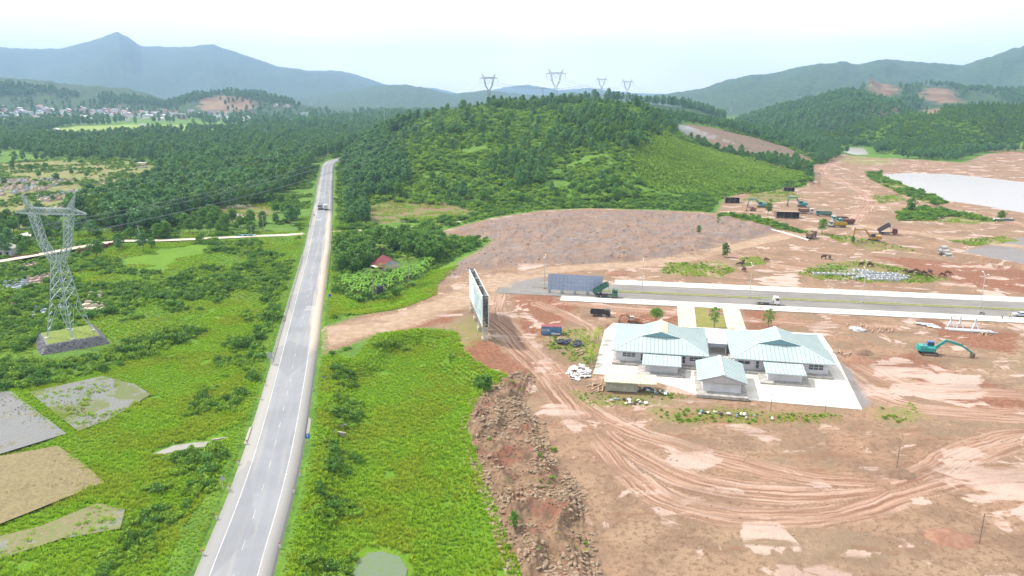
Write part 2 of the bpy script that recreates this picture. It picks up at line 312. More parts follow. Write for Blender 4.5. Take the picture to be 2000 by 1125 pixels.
# ------------------------------------------------------------ mesh helpers
class MB:
    def __init__(s): s.v = []; s.f = []
    def add(s, v, f):
        b = len(s.v); s.v += [tuple(p) for p in v]; s.f += [tuple(i + b for i in q) for q in f]; return s
    def box(s, x, y, z, sx, sy, sz, rz=0.0, ry=0.0, taper=1.0):
        """x,y centre, z bottom"""
        c, n = math.cos(rz), math.sin(rz); out = []
        for k in (0, 1):
            g = taper if k else 1.0
            for i, j in ((-1, -1), (1, -1), (1, 1), (-1, 1)):
                px, py, pz = i * sx / 2 * g, j * sy / 2 * g, k * sz
                if ry: px, pz = px * math.cos(ry) + pz * math.sin(ry), -px * math.sin(ry) + pz * math.cos(ry)
                out.append((x + px * c - py * n, y + px * n + py * c, z + pz))
        return s.add(out, [(3, 2, 1, 0), (4, 5, 6, 7), (0, 1, 5, 4), (1, 2, 6, 5), (2, 3, 7, 6), (3, 0, 4, 7)])
    def beam(s, a, b, w, h=None):
        a = Vector(a); b = Vector(b); d = (b - a)
        if d.length < 1e-6: return s
        h = h or w; d.normalize(); up = Vector((0, 0, 1)) if abs(d.z) < 0.95 else Vector((1, 0, 0))
        p = d.cross(up).normalized(); q = p.cross(d); out = []
        for c in (a, b):
            for i, j in ((-1, -1), (1, -1), (1, 1), (-1, 1)): out.append(c + p * i * w / 2 + q * j * h / 2)
        return s.add(out, [(3, 2, 1, 0), (4, 5, 6, 7), (0, 1, 5, 4), (1, 2, 6, 5), (2, 3, 7, 6), (3, 0, 4, 7)])
    def tube(s, a, b, r0, r1=None, n=8, caps=True):
        a = Vector(a); b = Vector(b); d = (b - a).normalized(); r1 = r0 if r1 is None else r1
        up = Vector((0, 0, 1)) if abs(d.z) < 0.95 else Vector((1, 0, 0)); p = d.cross(up).normalized(); q = p.cross(d); out = []
        for c, r in ((a, r0), (b, r1)):
            for k in range(n):
                t = 2 * math.pi * k / n; out.append(c + p * math.cos(t) * r + q * math.sin(t) * r)
        f = [(k, (k + 1) % n, n + (k + 1) % n, n + k) for k in range(n)]
        if caps: f += [tuple(range(n - 1, -1, -1)), tuple(range(n, 2 * n))]
        return s.add(out, f)
    def ring(s, a, b, ro, ri, n=14):
        """hollow pipe"""
        a = Vector(a); b = Vector(b); d = (b - a).normalized(); up = Vector((0, 0, 1)) if abs(d.z) < 0.95 else Vector((1, 0, 0))
        p = d.cross(up).normalized(); q = p.cross(d); out = []
        for c, r in ((a, ro), (b, ro), (b, ri), (a, ri)):
            for k in range(n): t = 2 * math.pi * k / n; out.append(c + p * math.cos(t) * r + q * math.sin(t) * r)
        f = []
        for L in range(4):
            for k in range(n): f.append((L * n + k, L * n + (k + 1) % n, ((L + 1) % 4) * n + (k + 1) % n, ((L + 1) % 4) * n + k))
        return s.add(out, f)
    def prism(s, pts, z0, z1):
        n = len(pts); v = [(p[0], p[1], z0) for p in pts] + [(p[0], p[1], z1) for p in pts]
        return s.add(v, [tuple(range(n - 1, -1, -1)), tuple(range(n, 2 * n))] + [(k, (k + 1) % n, n + (k + 1) % n, n + k) for k in range(n)])
    def side(s, pts, y0, y1):
        """profile in x,z extruded along y"""
        n = len(pts); v = [(p[0], y0, p[1]) for p in pts] + [(p[0], y1, p[1]) for p in pts]
        return s.add(v, [tuple(range(n)), tuple(range(2 * n - 1, n - 1, -1))] + [(n + k, n + (k + 1) % n, (k + 1) % n, k) for k in range(n)])
    def quad(s, *p): return s.add(p, [tuple(range(len(p)))])
    def blob(s, x, y, z, rx, ry, rz, n=8, m=5, jit=0.15, seed=0):
        r = random.Random(seed); v = []; f = []
        for i in range(m + 1):
            t = math.pi * i / m
            for k in range(n):
                a = 2 * math.pi * k / n; g = 1 + r.uniform(-jit, jit) * (0 < i < m)
                v.append((x + rx * g * math.sin(t) * math.cos(a), y + ry * g * math.sin(t) * math.sin(a), z + rz * g * math.cos(t)))
        for i in range(m):
            for k in range(n): f.append((i * n + k, (i + 1) * n + k, (i + 1) * n + (k + 1) % n, i * n + (k + 1) % n))
        return s.add(v, f)
    def mesh(s, name, m=None, smooth=False):
        me = bpy.data.meshes.new(name); me.from_pydata([tuple(p) for p in s.v], [], s.f); me.update()
        if m: me.materials.append(m)
        if smooth: me.polygons.foreach_set('use_smooth', [True] * len(me.polygons))
        return me
def tag(o, label=None, cat=None, group=None, kind=None):
    for k, v in (('label', label), ('category', cat), ('group', group), ('kind', kind)):
        if v: o[k] = v
    return o
def obj(name, data, parent=None, loc=None, rz=None, **t):
    o = bpy.data.objects.new(name, data); COL.objects.link(o)
    if parent: o.parent = parent
    if loc is not None: o.location = loc
    if rz is not None: o.rotation_euler = (0, 0, rz)
    return tag(o, **t)
def part(name, mb, m, parent, smooth=False): return obj(name, mb.mesh(name, m, smooth), parent)
def thing(name, loc, rz, label, cat, group=None): return obj(name, None, loc=loc, rz=rz, label=label, cat=cat, group=group)
def struct(name, mb, m, label=None, parent=None): return obj(name, mb.mesh(name, m), parent, kind=None if parent else 'structure', label=label)
def clone(o, loc, rz, scale=1.0, label=None, parent=None):
    c = o.copy(); COL.objects.link(c); c.parent = parent
    if parent is None:
        c.location = loc; c.rotation_euler = (0, 0, rz); c.scale = (scale,) * 3
        if label: c['label'] = label
    for ch in list(o.children): clone(ch, None, None, parent=c)
    return c
def npmesh(name, V, F, m, smooth=False, attrs=None):
    V = np.asarray(V, np.float32); F = np.asarray(F, np.int32); me = bpy.data.meshes.new(name)
    me.vertices.add(len(V)); me.vertices.foreach_set('co', V.ravel())
    k = F.shape[1]; me.loops.add(F.size); me.loops.foreach_set('vertex_index', F.ravel())
    me.polygons.add(len(F)); me.polygons.foreach_set('loop_start', np.arange(0, F.size, k, dtype=np.int32))
    me.update(calc_edges=True); me.validate()
    if m: me.materials.append(m)
    if smooth: me.polygons.foreach_set('use_smooth', np.ones(len(F), bool))
    for a, val in (attrs or {}).items():
        at = me.attributes.new(a, 'FLOAT', 'POINT'); at.data.foreach_set('value', np.asarray(val, np.float32))
    return me

# ------------------------------------------------------------ ground zones
def PH(u, v, only=None, push=1.0):
    """photo pixel -> point on the hills (march along the view ray)"""
    s = (v - 562.5) / FPX; dy = CT - s * ST; dz = -(ST + s * CT); dx = (u - 1000) / FPX
    t = np.geomspace(200, 9000, 900); x, y, z = dx * t, dy * t, CAMH + dz * t
    g = hills(x, y, only)[0]; k = np.argmax(z <= g + 0.01); k = k if z[k] <= g[k] + 0.01 else len(t) - 1
    return (x[k] * push, y[k] * push)
TRACKS = [([(985, 535), (960, 612), (985, 642), (1020, 682), (1065, 722), (1110, 775), (1180, 850), (1280, 915), (1400, 955), (1550, 968), (1700, 956), (1800, 935), (1870, 895), (1940, 868), (2000, 856), (2150, 845)], 4.2),
    ([(1090, 745), (1180, 815), (1300, 865), (1450, 905), (1600, 940), (1740, 950)], 3.2), ([(1150, 820), (1230, 920), (1330, 985), (1500, 1010), (1650, 995), (1800, 945), (1900, 930), (2050, 925)], 3.4),
    ([(1050, 592), (1100, 612), (1150, 640), (1165, 660)], 2.0), ([(1660, 442), (1690, 405), (1700, 385), (1660, 362), (1610, 340), (1625, 322), (1700, 312), (1850, 330)], 5.0),
    ([(1690, 400), (1780, 402), (1880, 412), (2000, 440), (2150, 470)], 3.6), ([(1400, 490), (1500, 515), (1600, 530)], 3.0), ([(1600, 700), (1700, 770), (1800, 800), (2000, 815), (2200, 825)], 4.0),
    ([(1650, 690), (1760, 750), (1900, 765), (2100, 775)], 3.2), ([(1100, 590), (1300, 610), (1500, 628), (1750, 640)], 2.0)]
TRKL = [(smoothline([P(u, v) for u, v in t], 4), w) for t, w in TRACKS]
HAULL = smoothline([P(u, v) for u, v in [(1040, 533), (1120, 524), (1250, 516), (1330, 506), (1400, 490), (1500, 468), (1580, 452), (1660, 440), (1760, 452), (1900, 470), (2150, 500)]], 4)
ACCESS = PP([(628, 640), (700, 625), (780, 610), (850, 588), (905, 560), (960, 538), (1000, 531), (1060, 527), (1060, 540), (1000, 552), (985, 575), (940, 592), (880, 612), (800, 640), (720, 655), (640, 678)])
ZP = {
 'z_green': [[(1412, 418), (1470, 425), (1560, 448), (1592, 462), (1540, 452), (1440, 433), (1400, 424)], [(1580, 520), (1680, 508), (1790, 530), (1850, 545), (1820, 552), (1700, 552), (1600, 545), (1560, 535)],
   [(1600, 455), (1640, 458), (1740, 478), (1790, 492), (1700, 490), (1650, 475)], [(1750, 412), (1800, 405), (1900, 420), (1960, 432), (1900, 437), (1800, 432), (1755, 432)],
   [(1700, 382), (1760, 380), (1770, 392), (1720, 398)], [(1300, 515), (1400, 510), (1440, 525), (1400, 543), (1290, 535)], [(1265, 800), (1400, 795), (1500, 805), (1640, 812), (1640, 822), (1480, 828), (1290, 825)],
   [(1060, 650), (1150, 640), (1180, 660), (1160, 730), (1110, 700), (1070, 680)], [(1110, 765), (1200, 770), (1290, 762), (1340, 775), (1290, 795), (1150, 790)], [(1470, 375), (1540, 372), (1570, 385), (1500, 398), (1450, 392)],
   [(1690, 335), (1730, 340), (1790, 372), (1850, 396), (1830, 402), (1760, 380), (1700, 350)], [(1640, 306), (1720, 304), (1750, 318), (1700, 322), (1640, 318)], [(1440, 505), (1480, 500), (1500, 515), (1450, 522)],
   [(1850, 470), (1960, 462), (1990, 470), (1900, 480)], [(880, 640), (920, 620), (960, 640), (930, 680), (893, 690)], [(1700, 800), (1780, 790), (1800, 820), (1740, 830)]],
 'z_wet': [[(1700, 705), (1790, 695), (1830, 720), (1900, 735), (1960, 780), (1870, 795), (1770, 770), (1720, 740)], [(1290, 870), (1400, 875), (1480, 915), (1380, 930), (1280, 910)], [(1840, 880), (1920, 860), (1960, 900), (1880, 920)],
   [(1005, 515), (1060, 512), (1070, 520), (1020, 526)], [(1840, 905), (2000, 900), (2100, 960), (2050, 1010), (1900, 985)], [(1650, 455), (1680, 448), (1700, 440), (1660, 436)], [(1480, 545), (1560, 538), (1580, 555), (1500, 560)],
   [(1060, 640), (1030, 605), (1010, 600), (1040, 640)]],
 'z_red': [[(895, 690), (925, 665), (950, 672), (985, 690), (1050, 715), (1040, 735), (985, 738), (930, 718)], [(1240, 610), (1330, 612), (1325, 640), (1240, 645), (1180, 640)], [(1450, 600), (1500, 600), (1520, 640), (1460, 645)],
   [(1800, 620), (1900, 640), (1990, 650), (1980, 690), (1850, 670)], [(1000, 580), (1060, 570), (1130, 600), (1090, 640), (1060, 660), (1020, 650)], [(1660, 690), (1700, 700), (1680, 730), (1640, 700)], [(750, 640), (860, 612), (905, 605), (880, 630), (780, 648)],
   [(1700, 500), (1800, 505), (2000, 530), (2150, 560), (2150, 590), (1900, 560), (1800, 530)], [(1650, 712), (1760, 720), (1850, 790), (2000, 810), (2100, 830), (2100, 790), (1900, 740), (1780, 690)],
   [(1290, 805), (1600, 810), (1640, 820), (1400, 830)], [(640, 690), (700, 672), (725, 680), (670, 700)], [(1940, 275), (2000, 275), (2100, 280), (2100, 300), (1935, 300)]],
 'z_gray': [[(1880, 490), (1930, 478), (2000, 462), (2200, 470), (2200, 540), (2000, 520)], [(1590, 520), (1630, 516), (1690, 533), (1650, 536)], [(1640, 705), (1660, 720), (1700, 790), (1680, 800), (1650, 745)], [(960, 548), (1060, 540), (1060, 570), (985, 572)]],
}
def zone(x, y, polys, far_=12.0):
    r = np.full(np.shape(x), -far_)
    for p in polys: r = np.maximum(r, sdpoly(x, y, np.asarray(p), far_))
    return r
SLOPE = np.array([PH(u, v, 'hill') for u, v in [(1562, 364), (1480, 377), (1400, 385), (1290, 376), (1228, 350), (1236, 296)]] + [PH(u, v + 4, 'hill', p) for u, v, p in [(1285, 268, 1.02), (1345, 285, 1.08), (1400, 308, 1.14), (1480, 333, 1.14), (1562, 352, 1.1)]])
BURNT = np.array([PH(u, v, 'burnt_hill') for u, v in [(1335, 242), (1400, 251), (1480, 271), (1545, 292), (1590, 312), (1570, 335), (1480, 345), (1400, 330), (1330, 300)]])
SCAR = [np.array([PH(u, v) for u, v in q]) for q in ([(385, 190), (500, 190), (510, 214), (460, 222), (385, 220)], [(1685, 165), (1720, 160), (1760, 180), (1740, 200), (1690, 196)], [(1800, 172), (1860, 175), (1900, 200), (1830, 206), (1790, 192)],
    [(1930, 278), (2010, 276), (2010, 298), (1935, 302)], [(1690, 205), (1800, 212), (1870, 210), (1830, 228), (1700, 222)])]
CEM = PP([(-200, 330), (0, 318), (120, 312), (320, 318), (330, 340), (250, 372), (180, 400), (90, 430), (30, 450), (-200, 470)])
CLEAR = [PP(q) for q in ([(235, 490), (330, 472), (410, 476), (385, 500), (330, 522), (250, 522)], [(430, 405), (520, 395), (540, 420), (470, 435), (430, 430)], [(720, 405), (790, 392), (860, 400), (940, 415), (900, 425), (800, 432), (725, 438)])]
MEADL = PP([(-300, 775), (0, 762), (150, 737), (290, 692), (390, 652), (420, 612), (330, 600), (360, 585), (470, 590), (505, 640), (470, 690), (500, 735), (520, 770), (470, 830), (440, 870), (405, 960), (335, 1040), (300, 1125), (250, 1300), (-400, 1300)], -2)
TOWNF = PP([(60, 262), (150, 246), (260, 243), (430, 244), (440, 252), (300, 258), (170, 268)])
PADDY = {'A': [(-120, 775), (22, 766), (60, 795), (130, 849), (0, 889), (-120, 920)], 'B': [(58, 768), (200, 736), (262, 752), (295, 772), (212, 822), (152, 844)], 'C': [(-120, 925), (0, 893), (113, 873), (160, 905), (205, 944), (90, 990), (0, 1026), (-120, 1060)],
         'D': [(-120, 1070), (0, 1050), (80, 1030), (190, 985), (245, 998), (235, 1035), (120, 1055), (30, 1085), (-100, 1120)]}
PADW = {k: PP(v, -1.9) for k, v in PADDY.items()}
AT_NAMES = []
def zones(x, y, which):
    A = {}
    A['z_site'] = sdpoly(x, y, SITE, 12); A['z_mound'] = sdpoly(x, y, MOUND, 12); A['z_bank'] = sdpoly(x, y, BANK, 12)
    for k, ps in ZP.items(): A[k] = zone(x, y, [PP(p) for p in ps])
    A['z_slope'] = sdpoly(x, y, SLOPE, 20); A['z_burnt'] = sdpoly(x, y, BURNT, 20); A['z_scar'] = zone(x, y, SCAR, 40)
    A['z_cem'] = sdpoly(x, y, CEM, 20); A['z_mead'] = np.maximum(sdpoly(x, y, MEADL, 12), np.maximum(sdpoly(x, y, MEADR, 12), np.maximum(sdpoly(x, y, MEADC, 12), sdpoly(x, y, CLEAR[0], 12)))); A['z_fallow'] = zone(x, y, CLEAR[1:])
    A['z_field'] = sdpoly(x, y, TOWNF, 40)
    t = np.full(x.shape, 60.0); lat = np.full(x.shape, 0.0); alo = np.full(x.shape, 0.0); t2 = np.full(x.shape, 60.0)
    for L, w in TRKL:
        d, s, al = sdline3(x, y, L, 16); q = d / w; b = q < t; t2 = np.where(b, t, np.minimum(t2, q)); t = np.where(b, q, t); lat = np.where(b, s, lat); alo = np.where(b, al, alo)
    A['t_d'] = np.minimum(t, 4); A['t_l'] = lat; A['t_a'] = alo; A['t_g'] = np.minimum(t2 - t, 1)
    A['z_haul'] = np.maximum(sdpoly(x, y, ACCESS, 12), 4.5 - sdline(x, y, HAULL, 16)[0])
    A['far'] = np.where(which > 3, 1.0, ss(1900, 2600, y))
    return A

def ground_material():
    k = NT('ground_cover'); p = k.pos()
    nb = k.noise(0.018, 4); nm = k.noise(0.12, 5, 0.6); nf = k.noise(0.9, 5, 0.65); nff = k.noise(4.5, 3, 0.7)
    edge = k.mth('MULTIPLY', k.mth('SUBTRACT', k.noise(0.22, 5, 0.65), 0.5), 9.0)
    edge2 = k.mth('MULTIPLY', k.mth('SUBTRACT', k.noise(0.7, 4, 0.6), 0.5), 3.0)
    def Z(a, w=0.6, e=edge): return k.rmp(k.mth('ADD', k.attr(a), e), -w, w)
    # scrub and forest floor
    col = k.mix(k.rmp(nm, 0.35, 0.65), (0.075, 0.165, 0.022), (0.12, 0.215, 0.024)); col = k.mix(k.rmp(nf, 0.45, 0.7), col, (0.05, 0.11, 0.018))
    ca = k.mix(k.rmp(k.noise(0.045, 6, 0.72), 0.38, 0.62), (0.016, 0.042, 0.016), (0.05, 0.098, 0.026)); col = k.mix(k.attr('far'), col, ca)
    # meadows
    g = k.mix(k.rmp(nm, 0.3, 0.7), (0.13, 0.25, 0.012), (0.085, 0.2, 0.012)); g = k.mix(k.rmp(nf, 0.45, 0.7), g, (0.16, 0.235, 0.02)); g = k.mix(k.rmp(nff, 0.45, 0.65, 0, 0.7), g, (0.06, 0.13, 0.01))
    col = k.mix(Z('z_mead', 1.0, edge2), col, g)
    fa = k.mix(k.rmp(nm, 0.42, 0.58), (0.12, 0.17, 0.035), (0.19, 0.145, 0.08)); fa = k.mix(k.rmp(k.noise(0.05, 3), 0.52, 0.58), fa, (0.21, 0.14, 0.085)); col = k.mix(Z('z_fallow', 1.0), col, fa)
    cem = k.mix(k.rmp(nm, 0.4, 0.6), (0.14, 0.19, 0.04), (0.25, 0.2, 0.1)); cem = k.mix(k.rmp(nf, 0.5, 0.7), cem, (0.06, 0.13, 0.03)); col = k.mix(Z('z_cem', 1.5), col, cem)
    col = k.mix(Z('z_field', 2), col, (0.2, 0.28, 0.06))
    sl = k.mix(k.rmp(k.noise(0.35, 4), 0.35, 0.65), (0.14, 0.25, 0.02), (0.07, 0.17, 0.02)); col = k.mix(Z('z_slope', 1.0), col, sl)
    bu = k.mix(k.rmp(nf, 0.35, 0.65), (0.13, 0.095, 0.07), (0.2, 0.14, 0.1)); bu = k.mix(k.rmp(nm, 0.5, 0.7), bu, (0.075, 0.085, 0.04)); col = k.mix(Z('z_burnt', 1.5), col, bu)
    col = k.mix(k.rmp(k.mth('ADD', k.attr('z_scar'), k.mth('MULTIPLY', k.mth('SUBTRACT', k.noise(0.03, 5, 0.65), 0.5), 120.0)), 0, 22, 0, 0.62), col, k.mix(k.rmp(nb, 0.4, 0.6), (0.22, 0.11, 0.075), (0.33, 0.2, 0.135)))
    # bare site: dried mud, red clay, pale silt left by puddles
    s = k.mix(k.rmp(nb, 0.35, 0.62), (0.285, 0.215, 0.155), (0.28, 0.185, 0.13)); s = k.mix(k.rmp(nm, 0.42, 0.62), s, (0.20, 0.142, 0.102))
    s = k.mix(k.rmp(nf, 0.47, 0.64, 0, 0.85), s, (0.15, 0.1, 0.068)); s = k.mix(k.rmp(nff, 0.5, 0.72, 0, 0.6), s, (0.38, 0.29, 0.215))
    s = k.mix(k.rmp(k.noise(0.03, 5, 0.65), 0.5, 0.62, 0, 0.6), s, (0.225, 0.185, 0.135))
    pud = k.noise(0.075, 6, 0.62, dist=0.6); streak = k.noise(0.16, 5, 0.6, stretch=(0.35, 1.6, 1, 0.2))
    pm = k.mth('MAXIMUM', k.mth('MULTIPLY', k.rmp(pud, 0.548, 0.585), k.rmp(streak, 0.42, 0.55)), k.mth('MULTIPLY', Z('z_wet', 1.0, k.mth('MULTIPLY', k.mth('SUBTRACT', pud, 0.52), 40.0)), k.rmp(streak, 0.36, 0.46)))
    s = k.mix(k.rmp(streak, 0.56, 0.66, 0, 0.55), s, (0.2, 0.115, 0.075))
    rd = k.mix(k.rmp(nf, 0.35, 0.65), (0.25, 0.11, 0.066), (0.15, 0.062, 0.038)); s = k.mix(k.mth('MULTIPLY', Z('z_red', 1.6), 0.75), s, rd)
    s = k.mix(1.0, s, (0.9, 0.82, 0.745), 'MULTIPLY')
    # wheel ruts
    td = k.attr('t_d'); tl = k.attr('t_l'); cv = k.n('ShaderNodeCombineXYZ'); k.put(cv.inputs[0], k.mth('ADD', tl, k.mth('MULTIPLY', k.mth('SUBTRACT', k.noise(0.09, 3), 0.5), 2.5))); k.put(cv.inputs[1], k.mth('MULTIPLY', k.attr('t_a'), 0.035))
    rut = k.rmp(k.noise(1.25, 4, 0.6, vec=cv.outputs[0]), 0.38, 0.62); rutn = k.noise(0.55, 4, 0.6, vec=cv.outputs[0])
    tm = k.rmp(k.mth('ADD', td, k.mth('MULTIPLY', k.mth('SUBTRACT', k.noise(0.16, 4), 0.5), 1.6)), 0.55, 1.35, 1.0, 0.0); tm = k.mth('MULTIPLY', tm, k.rmp(k.attr('t_g'), 0.03, 0.3))
    trk = k.mix(rut, (0.36, 0.235, 0.17), (0.17, 0.088, 0.055)); trk = k.mix(k.rmp(rutn, 0.5, 0.64, 0, 0.75), trk, (0.44, 0.33, 0.27))
    s = k.mix(k.mth('MULTIPLY', tm, 0.8), s, trk)
    s = k.mix(k.mth('MULTIPLY', pm, k.mth('SUBTRACT', 1.0, k.mth('MULTIPLY', k.mth('MULTIPLY', tm, rut), 0.35))), s, k.mix(nf, (0.43, 0.315, 0.26), (0.36, 0.255, 0.21)))
    # spoil heaps
    md = k.mix(k.rmp(nm, 0.38, 0.6), (0.225, 0.15, 0.112), (0.18, 0.142, 0.128)); md = k.mix(k.rmp(nf, 0.45, 0.7, 0, 0.8), md, (0.135, 0.092, 0.072)); md = k.mix(k.rmp(nff, 0.55, 0.8, 0, 0.4), md, (0.33, 0.26, 0.21))
    s = k.mix(Z('z_mound', 3.0), s, md); s = k.mix(Z('z_gray', 1.0, edge2), s, k.mix(nf, (0.15, 0.145, 0.15), (0.22, 0.2, 0.19)))
    bk = k.mix(k.rmp(nm, 0.52, 0.6), (0.205, 0.135, 0.085), (0.2, 0.092, 0.06)); bk = k.mix(k.rmp(nf, 0.42, 0.62), bk, (0.12, 0.08, 0.052)); s = k.mix(Z('z_bank', 0.5, edge2), s, bk)
    s = k.mix(k.mth('MULTIPLY', Z('z_haul', 0.8, edge2), 0.9), s, k.mix(k.rmp(k.noise(0.35, 5), 0.35, 0.65), (0.34, 0.25, 0.175), (0.27, 0.185, 0.125)))
    sg = k.mix(k.rmp(nf, 0.35, 0.65), (0.13, 0.165, 0.035), (0.2, 0.175, 0.07)); s = k.mix(k.mth('MULTIPLY', Z('z_green', 2.5), k.mth('MULTIPLY', k.rmp(nff, 0.3, 0.55, 0.35, 1.0), k.rmp(k.noise(0.4, 4, 0.6), 0.38, 0.58, 0.25, 1.0))), s, sg)
    s = k.mix(k.rmp(k.noise(0.05, 5, 0.6, stretch=(0.6, 1.4, 1, 0.3)), 0.5, 0.62, 0, 0.32), s, (0.14, 0.088, 0.058))
    col = k.mix(1.0, col, (0.88, 0.88, 0.88), 'MULTIPLY')
    col = k.mix(Z('z_site', 0.4, k.mth('MULTIPLY', edge2, 0.6)), col, s)
    h = k.mth('ADD', k.mth('MULTIPLY', nf, 0.5), k.mth('ADD', k.mth('MULTIPLY', nff, 0.16), k.mth('MULTIPLY', k.mth('MULTIPLY', rut, tm), -0.10)))
    rough = k.mth('SUBTRACT', 0.92, k.mth('MULTIPLY', k.mth('MULTIPLY', pm, k.rmp(k.attr('z_site'), -0.5, 0.5)), 0.5))
    k.bsdf(col, rough, 0.15, k.bump(h, 0.9, 0.7)); return k.m
GM = ground_material()

def build_ground():
    ai = np.radians(np.concatenate([np.linspace(-62, -39, 24)[:-1], np.linspace(-39, 39, 780), np.linspace(39, 62, 24)[1:]]))
    rr = np.concatenate([np.linspace(25, 85, 16)[:-1], np.geomspace(85, 620, 360)[:-1], np.geomspace(620, 2200, 130)[:-1], np.geomspace(2200, 13200, 84)])
    A, Rr = np.meshgrid(ai, rr); X = (Rr * np.sin(A)).ravel(); Y = (Rr * np.cos(A)).ravel()
    z, which, D, S = land(X, Y); at = zones(X, Y, which)
    far_nat = which > 3; cz = (fbm(X, Y, 30, 3, 77) - 0.5) * 14 * ss(2200, 3000, Y) * far_nat; z = z + cz
    nr, na = len(rr), len(ai); i = np.arange(nr - 1)[:, None] * na + np.arange(na - 1)[None, :]
    F = np.stack([i, i + 1, i + 1 + na, i + na], -1).reshape(-1, 4)
    fw = which[F].max(1); names = list(RID.keys()); V = np.stack([X, Y, z], -1)
    groups = {'ground': fw == 0}
    for k, nm in enumerate(names): groups[nm] = fw == k + 1
    for nm, m in groups.items():
        f = F[m]
        if len(f) == 0: continue
        u, inv = np.unique(f, return_inverse=True)
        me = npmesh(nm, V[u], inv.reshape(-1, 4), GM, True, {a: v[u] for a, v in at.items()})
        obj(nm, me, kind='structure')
build_ground()

# ------------------------------------------------------------ highway
def offset(line, d):
    t = np.gradient(line, axis=0); t /= np.linalg.norm(t, axis=1)[:, None]
    return line + np.stack([t[:, 1], -t[:, 0]], -1) * np.asarray(d).reshape(-1, 1)          # positive right
def strip(line, offs, zs, name, m, parent=None, label=None, attrs=True):
    rows = [offset(line, o) for o in offs]; n = len(line); V = []; 
    for r, z in zip(rows, zs): V += [(p[0], p[1], z) for p in r]
    F = [(j * n + i, j * n + i + 1, (j + 1) * n + i + 1, (j + 1) * n + i) for j in range(len(offs) - 1) for i in range(n - 1)]
    F = [f[::-1] for f in F]
    L = np.concatenate([[0], np.cumsum(np.linalg.norm(np.diff(line, axis=0), axis=1))])
    me = npmesh(name, V, F, m, False, {'lat': np.repeat(offs, n), 'along': np.tile(L, len(offs))})
    return obj(name, me, parent, kind=None if parent else 'structure', label=label)
def asphalt(name, base, dust, lanes=True):
    k = NT(name); lat = k.attr('lat'); al = k.attr('along'); cv = k.n('ShaderNodeCombineXYZ'); k.put(cv.inputs[0], lat); k.put(cv.inputs[1], k.mth('MULTIPLY', al, 0.035))
    st = k.noise(0.9, 5, 0.6, vec=cv.outputs[0]); n = k.noise(0.08, 4); f = k.noise(3.0, 4, 0.7)
    c = k.mix(k.rmp(n, 0.35, 0.65), base, tuple(x * 0.82 for x in base)); c = k.mix(k.rmp(st, 0.45, 0.7, 0, 0.75 if lanes else 0.5), c, dust)
    if lanes:
        w = k.mth('ABSOLUTE', k.mth('SUBTRACT', k.mth('ABSOLUTE', lat), 1.75)); c = k.mix(k.rmp(w, 0.15, 1.1, 0.4, 0.0), c, tuple(x * 0.85 for x in base))
        c = k.mix(k.mth('MULTIPLY', k.rmp(k.mth('ABSOLUTE', lat), 3.3, 3.9), 0.85), c, dust)
        pv = k.n('ShaderNodeTexVoronoi'); pv.inputs['Scale'].default_value = 0.11; cv2 = k.n('ShaderNodeCombineXYZ'); k.put(cv2.inputs[0], lat); k.put(cv2.inputs[1], k.mth('MULTIPLY', al, 0.3)); k.put(pv.inputs['Vector'], cv2.outputs[0])
        c = k.mix(k.rmp(pv.outputs['Color'], 0.45, 0.5, 0, 0.4), c, tuple(x * 0.7 for x in base))
    if lanes:      # clay dragged out of the site entrance
        wob = k.mth('MULTIPLY', k.mth('SUBTRACT', st, 0.5), 5.0); dm = k.mth('MULTIPLY', k.rmp(k.mth('ADD', lat, wob), 1.6, 4.6), k.mth('MULTIPLY', k.rmp(al, DUST0, DUST0 + 25), k.rmp(al, DUST1 - 60, DUST1, 1, 0)))
        c = k.mix(k.mth('MULTIPLY', dm, 0.85), c, (0.46, 0.38, 0.29))
    c = k.mix(k.rmp(f, 0.5, 0.8, 0, 0.3), c, tuple(x * 0.6 for x in base))
    k.bsdf(c, 0.85, 0.2, k.bump(f, 0.25, 0.03)); return k.m
Lr = np.concatenate([[0], np.cumsum(np.linalg.norm(np.diff(ROAD, axis=0), axis=1))])
DUST0, DUST1 = float(np.interp(185, ROAD[:, 1], Lr)), float(np.interp(470, ROAD[:, 1], Lr))
HW = asphalt('worn_asphalt', (0.215, 0.225, 0.245), (0.265, 0.255, 0.24))
CONC = mat('pale_concrete', (0.56, 0.54, 0.50), (0.44, 0.41, 0.37), 0.25, 0.85, grime=0.35)
CONC2 = mat('weathered_concrete', (0.38, 0.36, 0.33), (0.27, 0.25, 0.22), 0.8, 0.9, grime=0.5)
WPAINT = mat('road_paint', (0.46, 0.46, 0.45), (0.33, 0.33, 0.33), 0.4, 0.8, grime=0.5)
DUST = mat('roadside_dust', (0.40, 0.32, 0.235), (0.29, 0.21, 0.14), 0.3, 0.95)
sel = ROAD
highway = strip(sel, [-ROADW - 1.6, -ROADW, -ROADW, -3.6, -1.8, 0, 1.8, 3.6, ROADW, ROADW, ROADW + 1.4], [-0.75, -0.04, 0, 0.02, 0.05, 0.07, 0.05, 0.02, 0, -0.04, -0.75], 'highway', HW)
def tz(lat): return 0.075 - abs(lat) * 0.0135
def dashes(name, lat, w, on, off, m, parent, s0=0.0, s1=1e9):
    L = np.concatenate([[0], np.cumsum(np.linalg.norm(np.diff(ROAD, axis=0), axis=1))]); s = s0; 
    while s < min(L[-1] - on, s1):
        q = np.linspace(s, s + on, max(2, int(on / 5)+1)); ln = np.stack([np.interp(q, L, ROAD[:, 0]), np.interp(q, L, ROAD[:, 1])], -1)
        strip(ln, [lat - w / 2, lat + w / 2], [tz(lat) + 0.012] * 2, name, m, parent); s += on + off
dashes('edge_line', -3.55, 0.16, 60, 0.4, WPAINT, highway); dashes('edge_line', 3.55, 0.16, 60, 0.4, WPAINT, highway)
